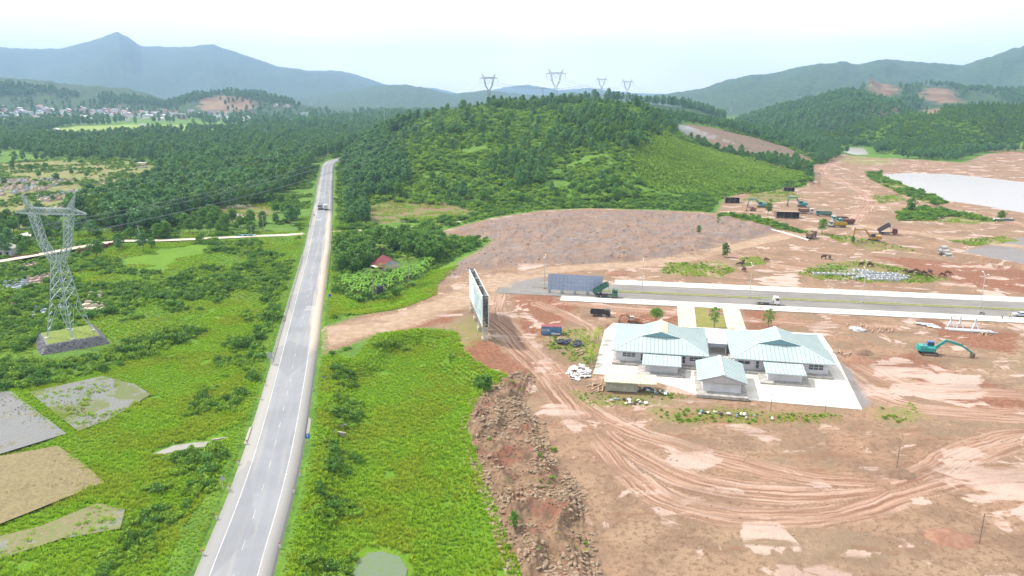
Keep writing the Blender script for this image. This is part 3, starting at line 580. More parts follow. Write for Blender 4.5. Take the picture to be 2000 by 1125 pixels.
dashes('lane_dash', 0.0, 0.09, 3.0, 6.0, WPAINT, highway, 0, 420); dashes('lane_line', 0.0, 0.14, 50, 0.5, WPAINT, highway, 430, 900)
# rumble bars painted across the lanes
Lr = np.concatenate([[0], np.cumsum(np.linalg.norm(np.diff(ROAD, axis=0), axis=1))])
def at_s(s):
    x = np.interp(s, Lr, ROAD[:, 0]); y = np.interp(s, Lr, ROAD[:, 1]); e = 2.0
    t = np.array([np.interp(s + e, Lr, ROAD[:, 0]) - x, np.interp(s + e, Lr, ROAD[:, 1]) - y]); t /= np.linalg.norm(t); return np.array([x, y]), t
def s_at_y(y): return float(np.interp(y, ROAD[:, 1], Lr))
for y0, l0, l1 in ((236, 0.3, 3.3), (455, -3.3, -0.2), (415, -3.3, -0.2), (530, -3.3, -0.2)):
    for i in range(5):
        s = s_at_y(y0) + i * 1.1; c, t = at_s(s); n = np.array([t[1], -t[0]]); mb = MB()
        q = [c + n * l0, c + n * l1, c + n * l1 + t * 0.45, c + n * l0 + t * 0.45]; mb.quad(*[(p[0], p[1], tz((l0 if j in (0, 3) else l1)) + 0.02) for j, p in enumerate(q)])
        part('rumble_bar', mb, WPAINT, highway)
# guard rails
STEEL = mat('galvanised_steel', (0.5, 0.5, 0.48), (0.38, 0.38, 0.37), 1.5, 0.5, 0.5, 0.3)
def guardrail(y0, y1, side, label):
    s0, s1 = s_at_y(y0), s_at_y(y1); c, _ = at_s(s0); root = thing('guardrail', (c[0], c[1], -0.1), 0, label, 'guardrail', 'guardrails of the highway')
    off = side * (ROADW + 0.35); n = max(2, int((s1 - s0) / 4)); q = np.linspace(s0, s1, n + 1); pts = []
    for s in q:
        p, t = at_s(s); pts.append(p + np.array([t[1], -t[0]]) * off - c)
    mb = MB()
    for a, b in zip(pts[:-1], pts[1:]): mb.beam((*a, 0.72), (*b, 0.72), 0.06, 0.34)
    part('rail', mb, STEEL, root); pm = MB().box(0, 0, -0.7, 0.14, 0.14, 1.5).mesh('post', STEEL)
    for p in pts: obj('post', pm, root, loc=(p[0], p[1] , 0))
guardrail(188, 322, -1, 'long steel guardrail on the left edge of the highway below the side road')
guardrail(395, 452, -1, 'short steel guardrail left of the highway just above the side road')
guardrail(478, 700, -1, 'far steel guardrail on the left outside of the highway bend')
guardrail(262, 400, 1, 'steel guardrail on the right edge of the highway beside the banana grove')

# ------------------------------------------------------------ avenue: pavements, carriageways, median
AVA = asphalt('avenue_asphalt', (0.185, 0.175, 0.165), (0.26, 0.235, 0.21), False)
def avl(d0, d1, n, step=8): q = np.linspace(d0, d1, max(2, int((d1 - d0) / step))); return np.array([AV(d, n) for d in q])
def av_strip(name, d0, d1, n0, n1, z, m, label=None): 
    l = avl(d0, d1, (n0 + n1) / 2); w = (n1 - n0) / 2; return strip(l, [-w, -w * 0.33, w * 0.33, w], [z] * 4, name, m, None, label)
av_strip('avenue_carriageway', -52, 600, 253.3, 261.6, 0.03, AVA); av_strip('avenue_carriageway', -40, 600, 264.0, 273.0, 0.03, AVA)
def slab_run(name, d0, d1, n0, n1, z, m, step, gap=0.05):
    root = obj(name, MB().prism([AV(d0, n0 + 0.05), AV(d1, n0 + 0.05), AV(d1, n1 - 0.05), AV(d0, n1 - 0.05)][::1], -0.3, z - 0.03).mesh(name, CONC2), kind='structure'); d = d0
    while d < d1:
        e = min(d + step, d1)
        obj('paving_slab', MB().prism([AV(d + gap, n0), AV(e - gap, n0), AV(e - gap, n1), AV(d + gap, n1)], -0.1, z).mesh('paving_slab', m), root); d = e
    return root
slab_run('pavement', -10, 300, 273.02, 280.0, 0.15, CONC, 6.0); slab_run('pavement', -27.6, 300, 247.2, 253.28, 0.15, CONC, 6.0)
PITM = mat('tree_pit_soil', (0.24, 0.15, 0.11), (0.3, 0.2, 0.15), 1.0)
for i in range(24):
    d = 4 + i * 12.0
    for n in (275.2, 250.2):
        c = AV(d, n); obj('tree_pit', MB().box(c[0], c[1], 0.151, 1.5, 1.2, 0.006, -0.178).mesh('tree_pit', PITM), kind='structure')
MEDG = mat('median_grass', (0.17, 0.17, 0.035), (0.12, 0.155, 0.03), 0.3, 0.95)
def kerbed(name, d0, d1, n0, n1):
    root = obj(name, MB().prism([AV(d0 + 0.2, n0 + 0.2), AV(d1, n0 + 0.2), AV(d1, n1 - 0.2), AV(d0 + 0.2, n1 - 0.2)], -0.2, 0.2).mesh(name, MEDG), kind='structure')
    for a, b in ((n0, n0 + 0.198), (n1 - 0.198, n1)): obj('kerb', MB().prism([AV(d0, a), AV(d1, a), AV(d1, b), AV(d0, b)], -0.2, 0.22).mesh('kerb', CONC2), root)
    obj('kerb', MB().prism([AV(d0, n0 + 0.2), AV(d0 + 0.198, n0 + 0.2), AV(d0 + 0.198, n1 - 0.2), AV(d0, n1 - 0.2)], -0.2, 0.22).mesh('kerb', CONC2), root)
kerbed('median', -22, 300, 261.62, 263.98)
# driveways, lawn and the concrete yard
def sheet(name, px, z0, z1, m, label=None, zz=0.0):
    pts = [P(u, v, zz) for u, v in px]; a = sum(pts[i][0] * pts[(i + 1) % len(pts)][1] - pts[(i + 1) % len(pts)][0] * pts[i][1] for i in range(len(pts)))
    if a < 0: pts = pts[::-1]
    return obj(name, MB().prism(pts, z0, z1).mesh(name, m), kind='structure', label=label)
sheet('driveway', [(1322, 598.5), (1356, 600), (1362, 650), (1326, 648)], -0.3, 0.10, mat('stained_concrete', (0.50, 0.45, 0.38), (0.40, 0.32, 0.24), 0.3, grime=0.4))
sheet('driveway', [(1411, 603), (1444, 604.5), (1462, 657), (1423, 655)], -0.3, 0.10, MATS['stained_concrete'])
sheet('lawn', [(1356.6, 600.5), (1410, 602.5), (1422, 655), (1363, 651)], -0.3, 0.035, mat("dry_lawn", (0.15, 0.165, 0.035), (0.21, 0.18, 0.06), 0.5, 0.95))
YARDM = mat('yard_concrete', (0.60, 0.58, 0.54), (0.47, 0.44, 0.39), 0.12, 0.85, grime=0.4)
yard = obj('concrete_yard', MB().prism([tuple(p) for p in YARD[::-1]], -0.4, 0.06).mesh('concrete_yard', YARDM), kind='structure')
# side road on the left and the path on the right
SIDE = smoothline([P(u, v) for u, v in [(594, 456), (560, 459), (500, 461), (440, 464), (380, 467), (300, 470), (235, 471), (170, 480), (60, 500), (-60, 520)]], 4)
LANE = mat('lane_concrete', (0.46, 0.41, 0.34), (0.38, 0.32, 0.25), 0.3, grime=0.3)
strip(SIDE, [-2.6, 2.6], [0.06, 0.06], 'side_road', LANE)
PATH = smoothline([P(u, v) for u, v in [(650, 452), (700, 450), (770, 446), (840, 440), (900, 433)]], 4); strip(PATH, [-1.2, 1.2], [0.08, 0.08], 'footpath', LANE)
RETW = smoothline([P(u, v) for u, v in [(1425, 432), (1480, 443), (1530, 455), (1580, 470)]], 4); strip(RETW, [-0.5, -0.5, 0.5, 0.5], [-0.3, 0.5, 0.5, -0.3], 'retaining_kerb', CONC)

# ------------------------------------------------------------ water and paddies
def water(name, poly, z, c, rough=0.06, label=None, lily=False):
    k = NT(name + '_surface'); n = k.noise(1.3, 3); col = c
    if lily: col = k.mix(k.rmp(k.noise(2.6, 3), 0.5, 0.62), c, (0.09, 0.14, 0.03))
    k.bsdf(col, rough, 0.5, k.bump(n, 0.08, 0.05)); pts = [tuple(p) for p in poly]
    me = MB().add([(p[0], p[1], z) for p in pts], [tuple(range(len(pts)))]).mesh(name, k.m)
    if me.polygons[0].normal.z < 0: me.flip_normals()
    obj(name, me, kind='structure', label=label)
water('lake', LAKE, -0.55, (0.27, 0.25, 0.24), 0.22); water('pond', POND, -0.55, (0.36, 0.34, 0.33), 0.2)
water('lily_pond', LILY, -2.95, (0.10, 0.14, 0.08), 0.12, lily=True); water('stream', STREAM, -2.18, (0.22, 0.21, 0.18))
def paddy(key, name, c1, c2, water_amt, label):
    k = NT(name + key); f = k.noise(1.6, 4, 0.7); m_ = k.noise(0.11, 4, 0.6); s = k.noise(5, 2, stretch=(1, 0.35, 1, 0.5))
    col = k.mix(k.rmp(f, 0.4, 0.62), c1, c2); wet = k.mth('MULTIPLY', k.rmp(m_, 0.62 - water_amt * 0.3, 0.70 - water_amt * 0.3), k.rmp(s, 0.35, 0.55, 0.35, 1.0)) if water_amt > 0 else 0.0
    col = k.mix(wet, col, (0.12, 0.12, 0.125)); k.bsdf(col, k.mth('SUBTRACT', 0.9, k.mth('MULTIPLY', wet, 0.7)), 0.4, k.bump(f, 0.5, 0.15))
    pts = [tuple(p) for p in PADW[key]]; me = MB().add([(p[0], p[1], -1.62) for p in pts], [tuple(range(len(pts)))]).mesh(name, k.m)
    if me.polygons[0].normal.z < 0: me.flip_normals()
    obj(name, me, kind='structure', label=label)
paddy('A', 'paddy_field', (0.15, 0.14, 0.115), (0.1, 0.105, 0.065), 0.85, 'flooded grey stubble field at the left edge')
paddy('B', 'paddy_field', (0.11, 0.105, 0.05), (0.085, 0.13, 0.03), 0.6, 'half flooded weedy field behind the grass bund')
paddy('C', 'paddy_field', (0.185, 0.15, 0.07), (0.13, 0.105, 0.05), 0.0, 'dry brown stubble field at the left edge')
paddy('D', 'paddy_field', (0.11, 0.14, 0.035), (0.17, 0.135, 0.08), 0.35, 'muddy strip with puddles in the lower left')

# ------------------------------------------------------------ plants: forms
BARK = mat('bark', (0.16, 0.12, 0.085), (0.24, 0.19, 0.14), 3.0, 0.95)
def leaf_cloud(clumps, n, size, rg, droop=0.0, aspect=0.6):
    """quads spread over clump shells, facing mostly outwards; 'tone' lightens tops"""
    V = []; F = []; T = []
    for (cx, cy, cz, rx, ry, rz) in clumps:
        for _ in range(n):
            d = rg.normal(size=3); d /= np.linalg.norm(d) + 1e-9
            if d[2] < -0.35: d[2] *= -0.6
            r = rg.uniform(0.62, 1.06); p = np.array([cx + d[0] * rx * r, cy + d[1] * ry * r, cz + d[2] * rz * r])
            nn = d + rg.normal(size=3) * 0.55; nn /= np.linalg.norm(nn)
            t = np.cross(nn, rg.normal(size=3)); t /= np.linalg.norm(t) + 1e-9; b = np.cross(nn, t); s = size * rg.uniform(0.6, 1.3)
            t = t * s * 0.5; b = b * s * 0.5 * aspect; q = [p - t, p - b * 0.9 + nn * s * 0.1, p + t - np.array([0, 0, droop * s]), p + b]
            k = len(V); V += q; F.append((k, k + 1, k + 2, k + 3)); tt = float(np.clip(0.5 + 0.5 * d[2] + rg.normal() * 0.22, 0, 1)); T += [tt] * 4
    return V, F, T
def leaf_mesh(name, clumps, n, size, m, rg, **kw):
    V, F, T = leaf_cloud(clumps, n, size, rg, **kw); return npmesh(name, V, F, m, False, {'tone': T})
def joined(name, meshes):
    """several meshes into one mesh datablock, each with its own material"""
    V = []; F = []; MI = []; T = []; ms = []
    for me in meshes:
        b = len(V); co = np.empty(len(me.vertices) * 3, np.float32); me.vertices.foreach_get('co', co); V += co.reshape(-1, 3).tolist()
        F += [tuple(i + b for i in p.vertices) for p in me.polygons]; MI += [len(ms)] * len(me.polygons); ms.append(me.materials[0])
        if 'tone' in me.attributes:
            t = np.empty(len(me.vertices), np.float32); me.attributes['tone'].data.foreach_get('value', t); T += t.tolist()
        else: T += [0.3] * len(me.vertices)
    o = bpy.data.meshes.new(name); o.from_pydata(V, [], F); o.update()
    for x in ms: o.materials.append(x)
    o.polygons.foreach_set('material_index', MI); at = o.attributes.new('tone', 'FLOAT', 'POINT'); at.data.foreach_set('value', T); return o
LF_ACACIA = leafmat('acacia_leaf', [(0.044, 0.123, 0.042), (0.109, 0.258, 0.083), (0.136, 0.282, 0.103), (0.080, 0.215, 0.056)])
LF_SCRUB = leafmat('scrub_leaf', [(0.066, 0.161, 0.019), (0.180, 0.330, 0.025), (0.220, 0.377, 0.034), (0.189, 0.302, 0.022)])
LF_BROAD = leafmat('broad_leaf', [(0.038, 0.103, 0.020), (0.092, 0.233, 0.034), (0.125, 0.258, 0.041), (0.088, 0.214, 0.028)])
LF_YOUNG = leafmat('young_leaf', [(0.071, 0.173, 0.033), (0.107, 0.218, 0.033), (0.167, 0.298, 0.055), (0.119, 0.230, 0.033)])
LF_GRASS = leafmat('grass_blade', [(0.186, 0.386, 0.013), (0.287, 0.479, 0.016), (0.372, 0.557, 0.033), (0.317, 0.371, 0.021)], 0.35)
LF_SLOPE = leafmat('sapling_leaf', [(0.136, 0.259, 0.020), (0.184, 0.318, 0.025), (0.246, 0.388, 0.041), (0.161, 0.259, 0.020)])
def crown_clumps(rg, h0, h1, rad, n, squash=0.8, cr=0.42):
    out = []
    for i in range(n):
        t = (i + 0.5) / n; z = h0 + (h1 - h0) * t; prof = math.sin(math.pi * min(1, 0.18 + t * 0.80)) ** 0.7
        a = i * 2.4 + rg.uniform(-0.5, 0.5); r = rad * prof * rg.uniform(0.25, 0.72); c = rad * cr * rg.uniform(0.75, 1.25) * (0.65 + 0.5 * prof)
        out.append((r * math.cos(a), r * math.sin(a), z, c, c, c * squash))
    return out
def trunk_mesh(rg, name, h, r, clumps, lean=0.06):
    mb = MB(); a = rg.uniform(0, 6.28); p = Vector((0, 0, -0.4)); n = 5
    for i in range(n):
        q = Vector((math.cos(a) * lean * h * (i + 1) / n + rg.normal() * 0.08, math.sin(a) * lean * h * (i + 1) / n + rg.normal() * 0.08, h * (i + 1) / n))
        mb.tube(p, q, r * (1 - 0.16 * i), r * (1 - 0.16 * (i + 1)), 6, False)
        if i >= 1:
            c = clumps[int(rg.integers(len(clumps)))]; mb.tube(q, (c[0], c[1], c[2]), r * 0.45, r * 0.12, 5, False)
        p = q
    return mb.mesh(name, BARK)
FORMS = {}
def tree_form(key, seed, h0, h1, rad, ncl, nlf, size, m, trunk_r=0.16, **kw):
    rg = np.random.default_rng(seed); cl = crown_clumps(rg, h0, h1, rad, ncl, **kw); cr = leaf_mesh('crown', cl, nlf, size, m, rg); tr = trunk_mesh(rg, 'trunk', h0 + (h1 - h0) * 0.6, trunk_r, cl)
    FORMS[key] = (tr, cr, joined(key, [tr, cr]))
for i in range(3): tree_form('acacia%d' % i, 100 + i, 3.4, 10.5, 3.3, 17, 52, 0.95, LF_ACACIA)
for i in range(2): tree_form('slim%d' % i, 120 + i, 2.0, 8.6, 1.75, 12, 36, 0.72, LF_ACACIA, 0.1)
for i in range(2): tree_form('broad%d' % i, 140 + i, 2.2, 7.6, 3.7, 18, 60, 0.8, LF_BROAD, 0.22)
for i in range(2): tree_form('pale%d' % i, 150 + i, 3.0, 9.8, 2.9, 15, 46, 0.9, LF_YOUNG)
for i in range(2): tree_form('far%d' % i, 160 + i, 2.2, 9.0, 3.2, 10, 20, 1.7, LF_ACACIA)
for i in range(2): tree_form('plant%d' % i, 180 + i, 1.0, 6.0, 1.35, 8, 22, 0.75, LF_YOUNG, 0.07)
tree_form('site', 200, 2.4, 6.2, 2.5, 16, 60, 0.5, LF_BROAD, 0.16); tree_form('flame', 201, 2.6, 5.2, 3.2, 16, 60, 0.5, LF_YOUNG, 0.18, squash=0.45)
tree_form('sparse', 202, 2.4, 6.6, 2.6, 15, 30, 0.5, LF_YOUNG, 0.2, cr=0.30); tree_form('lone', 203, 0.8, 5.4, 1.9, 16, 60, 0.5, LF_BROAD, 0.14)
BUSH = []
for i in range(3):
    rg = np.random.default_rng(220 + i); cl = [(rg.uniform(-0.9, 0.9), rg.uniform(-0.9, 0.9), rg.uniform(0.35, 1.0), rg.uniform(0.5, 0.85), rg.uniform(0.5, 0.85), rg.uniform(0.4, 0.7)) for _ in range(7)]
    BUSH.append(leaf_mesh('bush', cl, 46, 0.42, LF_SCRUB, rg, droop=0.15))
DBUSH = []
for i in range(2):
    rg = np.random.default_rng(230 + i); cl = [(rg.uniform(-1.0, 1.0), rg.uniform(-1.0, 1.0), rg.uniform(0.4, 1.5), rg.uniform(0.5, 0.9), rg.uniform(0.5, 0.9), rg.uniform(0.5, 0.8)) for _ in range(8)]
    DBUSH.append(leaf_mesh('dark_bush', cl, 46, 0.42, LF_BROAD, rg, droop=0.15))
def tuft(seed, n, h, spread, m, w=0.07):
    rg = np.random.default_rng(seed); V = []; F = []; T = []
    for _ in range(n):
        a = rg.uniform(0, 6.28); r = rg.uniform(0, spread) ; b = np.array([r * math.cos(a), r * math.sin(a), -0.05]); hh = h * rg.uniform(0.55, 1.1); l = rg.uniform(0.15, 0.7) * hh; a2 = a + rg.normal() * 0.8
        mid = b + np.array([math.cos(a2) * l * 0.35, math.sin(a2) * l * 0.35, hh * 0.65]); tip = b + np.array([math.cos(a2) * l, math.sin(a2) * l, hh * 0.95]); s = np.array([-math.sin(a2), math.cos(a2), 0]) * w * rg.uniform(0.7, 1.4)
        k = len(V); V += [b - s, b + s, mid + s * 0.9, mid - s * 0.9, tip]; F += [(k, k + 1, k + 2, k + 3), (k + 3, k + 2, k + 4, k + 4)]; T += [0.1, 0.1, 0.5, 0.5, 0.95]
    me = bpy.data.meshes.new('tuft'); me.from_pydata([tuple(p) for p in V], [], [f if f[2] != f[3] else f[:3] for f in F]); me.update(); me.materials.append(m)
    at = me.attributes.new('tone', 'FLOAT', 'POINT'); at.data.foreach_set('value', T); return me
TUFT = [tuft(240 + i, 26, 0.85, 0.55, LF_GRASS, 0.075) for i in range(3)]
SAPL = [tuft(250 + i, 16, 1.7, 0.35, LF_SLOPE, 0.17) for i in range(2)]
def banana(seed):
    rg = np.random.default_rng(seed); mb = MB(); st = MB().tube((0, 0, -0.2), (0.05, 0, 2.0), 0.16, 0.1, 7); V = []; F = []; T = []
    for i in range(10):
        a = i * 2.4 + rg.normal() * 0.3; up = rg.uniform(0.5, 1.25); L = rg.uniform(1.9, 2.7); pr = None
        for j in range(6):
            t = j / 5; r = L * (t * math.cos(up) + 0.15 * t); z = 1.8 + L * (t * math.sin(up) - 0.75 * t * t); w = 0.36 * math.sin(math.pi * (0.1 + 0.85 * t)); c = np.array([r * math.cos(a), r * math.sin(a), z]); s = np.array([-math.sin(a), math.cos(a), -0.25]) * w
            k = len(V); V += [c - s, c, c + s * np.array([1, 1, -1])]; T += [t] * 3
            if j: F += [(k - 3, k - 2, k + 1, k), (k - 2, k - 1, k + 2, k + 1)]
    lv = npmesh('leaves', V, F, LF_BANANA, False, {'tone': T}); return st.mesh('stem', mat('banana_stem', (0.2, 0.22, 0.06), (0.14, 0.12, 0.05), 3)), lv
LF_BANANA = leafmat('banana_leaf', [(0.112, 0.285, 0.033), (0.176, 0.375, 0.039), (0.256, 0.450, 0.052), (0.144, 0.300, 0.026)], 0.35)
LF_PALM = leafmat('palm_frond', [(0.105, 0.203, 0.033), (0.150, 0.246, 0.039), (0.210, 0.290, 0.052), (0.150, 0.232, 0.039)])
LF_YPALM = leafmat('golden_palm_frond', [(0.2, 0.3, 0.02), (0.26, 0.33, 0.02), (0.3, 0.38, 0.03), (0.22, 0.3, 0.02)])
def palm(seed, h, L, nf, m, r0=0.16, wid=0.42):
    rg = np.random.default_rng(seed); tk = MB(); p = Vector((0, 0, -0.3)); lx, ly = rg.normal() * 0.05 * h, rg.normal() * 0.05 * h
    for i in range(6):
        t = (i + 1) / 6; q = Vector((lx * t * t, ly * t * t, h * t)); tk.tube(p, q, r0 * (1 - 0.07 * i), r0 * (1 - 0.07 * (i + 1)), 7, False); p = q
    V = []; F = []; T = []
    for i in range(nf):
        a = i * 2.4 + rg.normal() * 0.2; up = rg.uniform(-0.25, 1.15); n = 9
        for j in range(n):
            t = j / (n - 1); r = L * t * (math.cos(up) * 0.9 + 0.1); z = h + L * (t * math.sin(up) - 0.55 * t * t * (1.2 - 0.4 * math.sin(up))); c = np.array([lx + r * math.cos(a), ly + r * math.sin(a), z]); w = wid * L / 3 * (0.35 + math.sin(math.pi * (0.08 + 0.84 * t)))
            side = np.array([-math.sin(a), math.cos(a), 0]); fw = np.array([math.cos(a), math.sin(a), -0.3]) * 0.10 * L
            for sg in (-1, 1):                                  # paired leaflets
                k = len(V); tip = c + side * sg * w + fw * 0.8 - np.array([0, 0, 0.35 * w]); V += [c, c + fw * 0.75, tip + fw * 0.3, tip]; F.append((k, k + 1, k + 2, k + 3)); T += [0.4 + 0.5 * math.sin(up)] * 4
    return tk.mesh('trunk', mat('palm_trunk', (0.3, 0.27, 0.22), (0.2, 0.17, 0.14), 2)), npmesh('fronds', V, F, m, False, {'tone': T})

# ------------------------------------------------------------ scatter of uncountable growth
def scatter(name, pts, scl, rot, idx, forms, label, cat=None):
    n = len(pts)
    if n == 0: return
    me = bpy.data.meshes.new(name); me.vertices.add(n); me.vertices.foreach_set('co', np.asarray(pts, np.float32).ravel())
    for a, typ, key, val in (('scl', 'FLOAT_VECTOR', 'vector', np.asarray(scl, np.float32)), ('rot', 'FLOAT_VECTOR', 'vector', np.stack([np.zeros(n), np.zeros(n), rot], -1).astype(np.float32)), ('idx', 'INT', 'value', np.asarray(idx, np.int32))):
        at = me.attributes.new(a, typ, 'POINT'); at.data.foreach_set(key, val.ravel())
    col = bpy.data.collections.new(name + '_forms')
    for i, f in enumerate(forms): col.objects.link(bpy.data.objects.new('%s_form_%02d' % (name, i), f))
    g = bpy.data.node_groups.new(name, 'GeometryNodeTree'); g.interface.new_socket('Geometry', in_out='INPUT', socket_type='NodeSocketGeometry'); g.interface.new_socket('Geometry', in_out='OUTPUT', socket_type='NodeSocketGeometry')
    N = g.nodes.new; gi = N('NodeGroupInput'); go = N('NodeGroupOutput'); ip = N('GeometryNodeInstanceOnPoints'); ci = N('GeometryNodeCollectionInfo')
    ci.inputs['Collection'].default_value = col; ci.inputs['Separate Children'].default_value = True; ci.inputs['Reset Children'].default_value = True; ip.inputs['Pick Instance'].default_value = True
    def na(a, t): q = N('GeometryNodeInputNamedAttribute'); q.data_type = t; q.inputs['Name'].default_value = a; return q.outputs['Attribute']
    g.links.new(gi.outputs[0], ip.inputs['Points']); g.links.new(ci.outputs[0], ip.inputs['Instance']); g.links.new(na('idx', 'INT'), ip.inputs['Instance Index'])
    g.links.new(na('rot', 'FLOAT_VECTOR'), ip.inputs['Rotation']); g.links.new(na('scl', 'FLOAT_VECTOR'), ip.inputs['Scale']); g.links.new(ip.outputs[0], go.inputs[0])
    o = obj(name, me, kind='stuff', label=label); md = o.modifiers.new('scatter', 'NODES'); md.node_group = g; return o
def jgrid(poly_or_box, sp, rg):
    p = np.asarray(poly_or_box); lo = p.min(0); hi = p.max(0); gx = np.arange(lo[0], hi[0], sp); gy = np.arange(lo[1], hi[1], sp)
    X, Y = np.meshgrid(gx, gy); X = X.ravel() + rg.uniform(-0.48, 0.48, X.size) * sp; Y = Y.ravel() + rg.uniform(-0.48, 0.48, Y.size) * sp; return X, Y
def in_view(x, y, z, m=120):
    d = y * CT + (CAMH - z) * ST; u = 1000 + FPX * x / d; v = 562.5 + FPX * ((CAMH - z) * CT - y * ST) / d
    return (u > -m) & (u < 2000 + m) & (v < 1125 + m) & (d > 5)
POOL = {'tree': []}            # every tree that could be told apart: (x, y, z, scale, rot, form, label, group)
rg = np.random.default_rng(77)
def plant(x, y, keep, label, group, forms, smin, smax, wide=0.15, veil=None):
    z = land(x, y)[0]; k = keep & in_view(x, y, z, 160); x, y, z = x[k], y[k], z[k]
    s = rg.uniform(smin, smax, len(x)) * (0.8 + 0.4 * fbm(x, y, 35, 2, 71)); f = rg.integers(0, len(forms), len(x))
    for i in range(len(x)): POOL['tree'].append((x[i], y[i], z[i] - 0.2, s[i], rg.uniform(0, 6.28), forms[f[i]], label, group))
def dist_road(x, y): return sdline(x, y, ROAD, 70)[0]
# dense wood left of the highway
WOOD = PP([(125, 432), (200, 452), (300, 462), (345, 436), (420, 412), (500, 402), (575, 372), (600, 345), (612, 325), (560, 312), (440, 316), (330, 335), (300, 360), (220, 395), (150, 410)])
x, y = jgrid(WOOD, 7.0, rg); plant(x, y, (sdpoly(x, y, WOOD, 20) > 0) & (dist_road(x, y) > 13), 'tall round crowned tree in the dense dark wood left of the highway', 'trees of the dark wood left of the highway', ['acacia0', 'acacia1', 'acacia2', 'acacia1', 'pale0'], 0.95, 1.5)
# main hill
Q = PP([(600, 430), (1700, 430), (1700, 300), (600, 300)]); Q = np.array([[-230, 440], [330, 440], [330, 1000], [-230, 1000]])
x, y = jgrid(Q, 6.0, rg); zz, wh = hills(x, y); den = fbm(x, y, 70, 3, 73); a = x / y
k = (wh == 1) & (zz > 1.0) & (sdpoly(x, y, SLOPE, 20) < 0) & (dist_road(x, y) > 16) & ((den > 0.54) | (rg.uniform(size=x.size) < 0.10)) & (rg.uniform(size=x.size) < 0.75)
plant(x, y, k, 'slender leafy tree growing on the scrubby hill below the pylons', 'trees on the pylon hill', ['acacia0', 'broad0', 'slim1', 'acacia2', 'pale1', 'broad1'], 0.5, 1.2)
x, y = jgrid(np.array([[-215, 470], [-60, 470], [-60, 860], [-215, 860]]), 6.0, rg); k = (dist_road(x, y) > 14) & (dist_road(x, y) < 60) & (x > np.interp(y, ROAD[:, 1], ROAD[:, 0])) & (y > 520)
plant(x, y, k, 'round crowned tree in the wood right of the highway bend', 'trees right of the highway bend', ['acacia0', 'acacia1'], 0.9, 1.3)
x, y = jgrid(PP([(655, 440), (740, 440), (740, 385), (655, 385)]), 5.5, rg); k = (dist_road(x, y) > 13) & (fbm(x, y, 25, 2, 75) > 0.42) & (zone(x, y, CLEAR) < -1)
plant(x, y, k, 'round crowned tree beside the highway in front of the small fields', 'trees between highway and small fields', ['broad0', 'acacia1'], 0.8, 1.15)
# grove round the farmhouse
GROVE = PP([(660, 500), (700, 478), (780, 470), (860, 476), (880, 500), (845, 512), (800, 500), (770, 488), (735, 500), (735, 518), (690, 540), (660, 530)])
x, y = jgrid(GROVE, 4.6, rg); plant(x, y, sdpoly(x, y, GROVE, 10) > 0, 'dark leafy tree in the grove around the red roofed farmhouse', 'trees of the farmhouse grove', ['broad0', 'broad1'], 0.75, 1.15)
# valley woods on the left, far to near
x, y = jgrid(np.array([[-900, 560], [-130, 560], [-130, 1500], [-900, 1500]]), 8.2, rg); k = (sdpoly(x, y, CEM, 20) < -3) & (dist_road(x, y) > 20) & (x < np.interp(y, ROAD[:, 1], ROAD[:, 0]) - 12) & (sdpoly(x, y, TOWNF, 40) < -4) & (fbm(x, y, 90, 3, 78) > 0.33) & (sdpoly(x, y, WOOD, 10) < -4)
plant(x, y, k, 'bushy tree in the valley woods beyond the cemetery', 'trees of the left valley', ['acacia0', 'far0', 'far1', 'pale0', 'broad0'], 0.75, 1.35)
x, y = jgrid(np.array([[-160, 700], [60, 700], [60, 1500], [-160, 1500]]), 8.5, rg); zz, wh = hills(x, y); k = (wh == 0) & (dist_road(x, y) > 20)
plant(x, y, k, 'bushy tree in the valley woods beyond the highway bend', 'trees beyond the highway bend', ['far0', 'far1'], 0.9, 1.3)
x, y = jgrid(np.array([[-1900, 1500], [450, 1500], [450, 2700], [-1900, 2700]]), 15, rg); k = (sdpoly(x, y, TOWNF, 40) < -4) & (fbm(x, y, 160, 3, 79) > 0.36) & (rg.uniform(size=x.size) < np.where((y > 1700) & (y < 2500) & (x < -420), 0.16, 1.0))
plant(x, y, k, 'tree in the hazy plain by the far town', 'trees of the far plain', ['far0', 'far1'], 1.3, 2.0)
# cemetery and lowland trees
x, y = jgrid(CEM, 22, rg); plant(x, y, (sdpoly(x, y, CEM, 20) > 0) & (rg.uniform(size=x.size) < 0.35), 'dark bushy tree standing among the graves of the hillside cemetery', 'trees in the cemetery', ['broad0', 'broad1'], 0.5, 0.95)
x, y = jgrid(PP([(-40, 500), (235, 500), (260, 455), (-40, 430)]), 8, rg); plant(x, y, (rg.uniform(size=x.size) < 0.5) & (sdline(x, y, SIDE, 20)[0] > 5) & (dist_road(x, y) > 60), 'round dark tree by the walled plot behind the big pylon', 'trees behind the big pylon', ['broad0', 'broad1', 'acacia0'], 0.6, 1.1)
x, y = jgrid(PP([(420, 455), (600, 455), (600, 385), (430, 400)]), 7, rg); plant(x, y, (fbm(x, y, 20, 2, 81) > 0.5) & (dist_road(x, y) > 15) & (sdline(x, y, SIDE, 20)[0] > 6) & (zone(x, y, CLEAR) < 0), 'round leafy tree beside the highway above the side road', 'trees above the side road', ['broad0', 'broad1'], 0.55, 0.95)
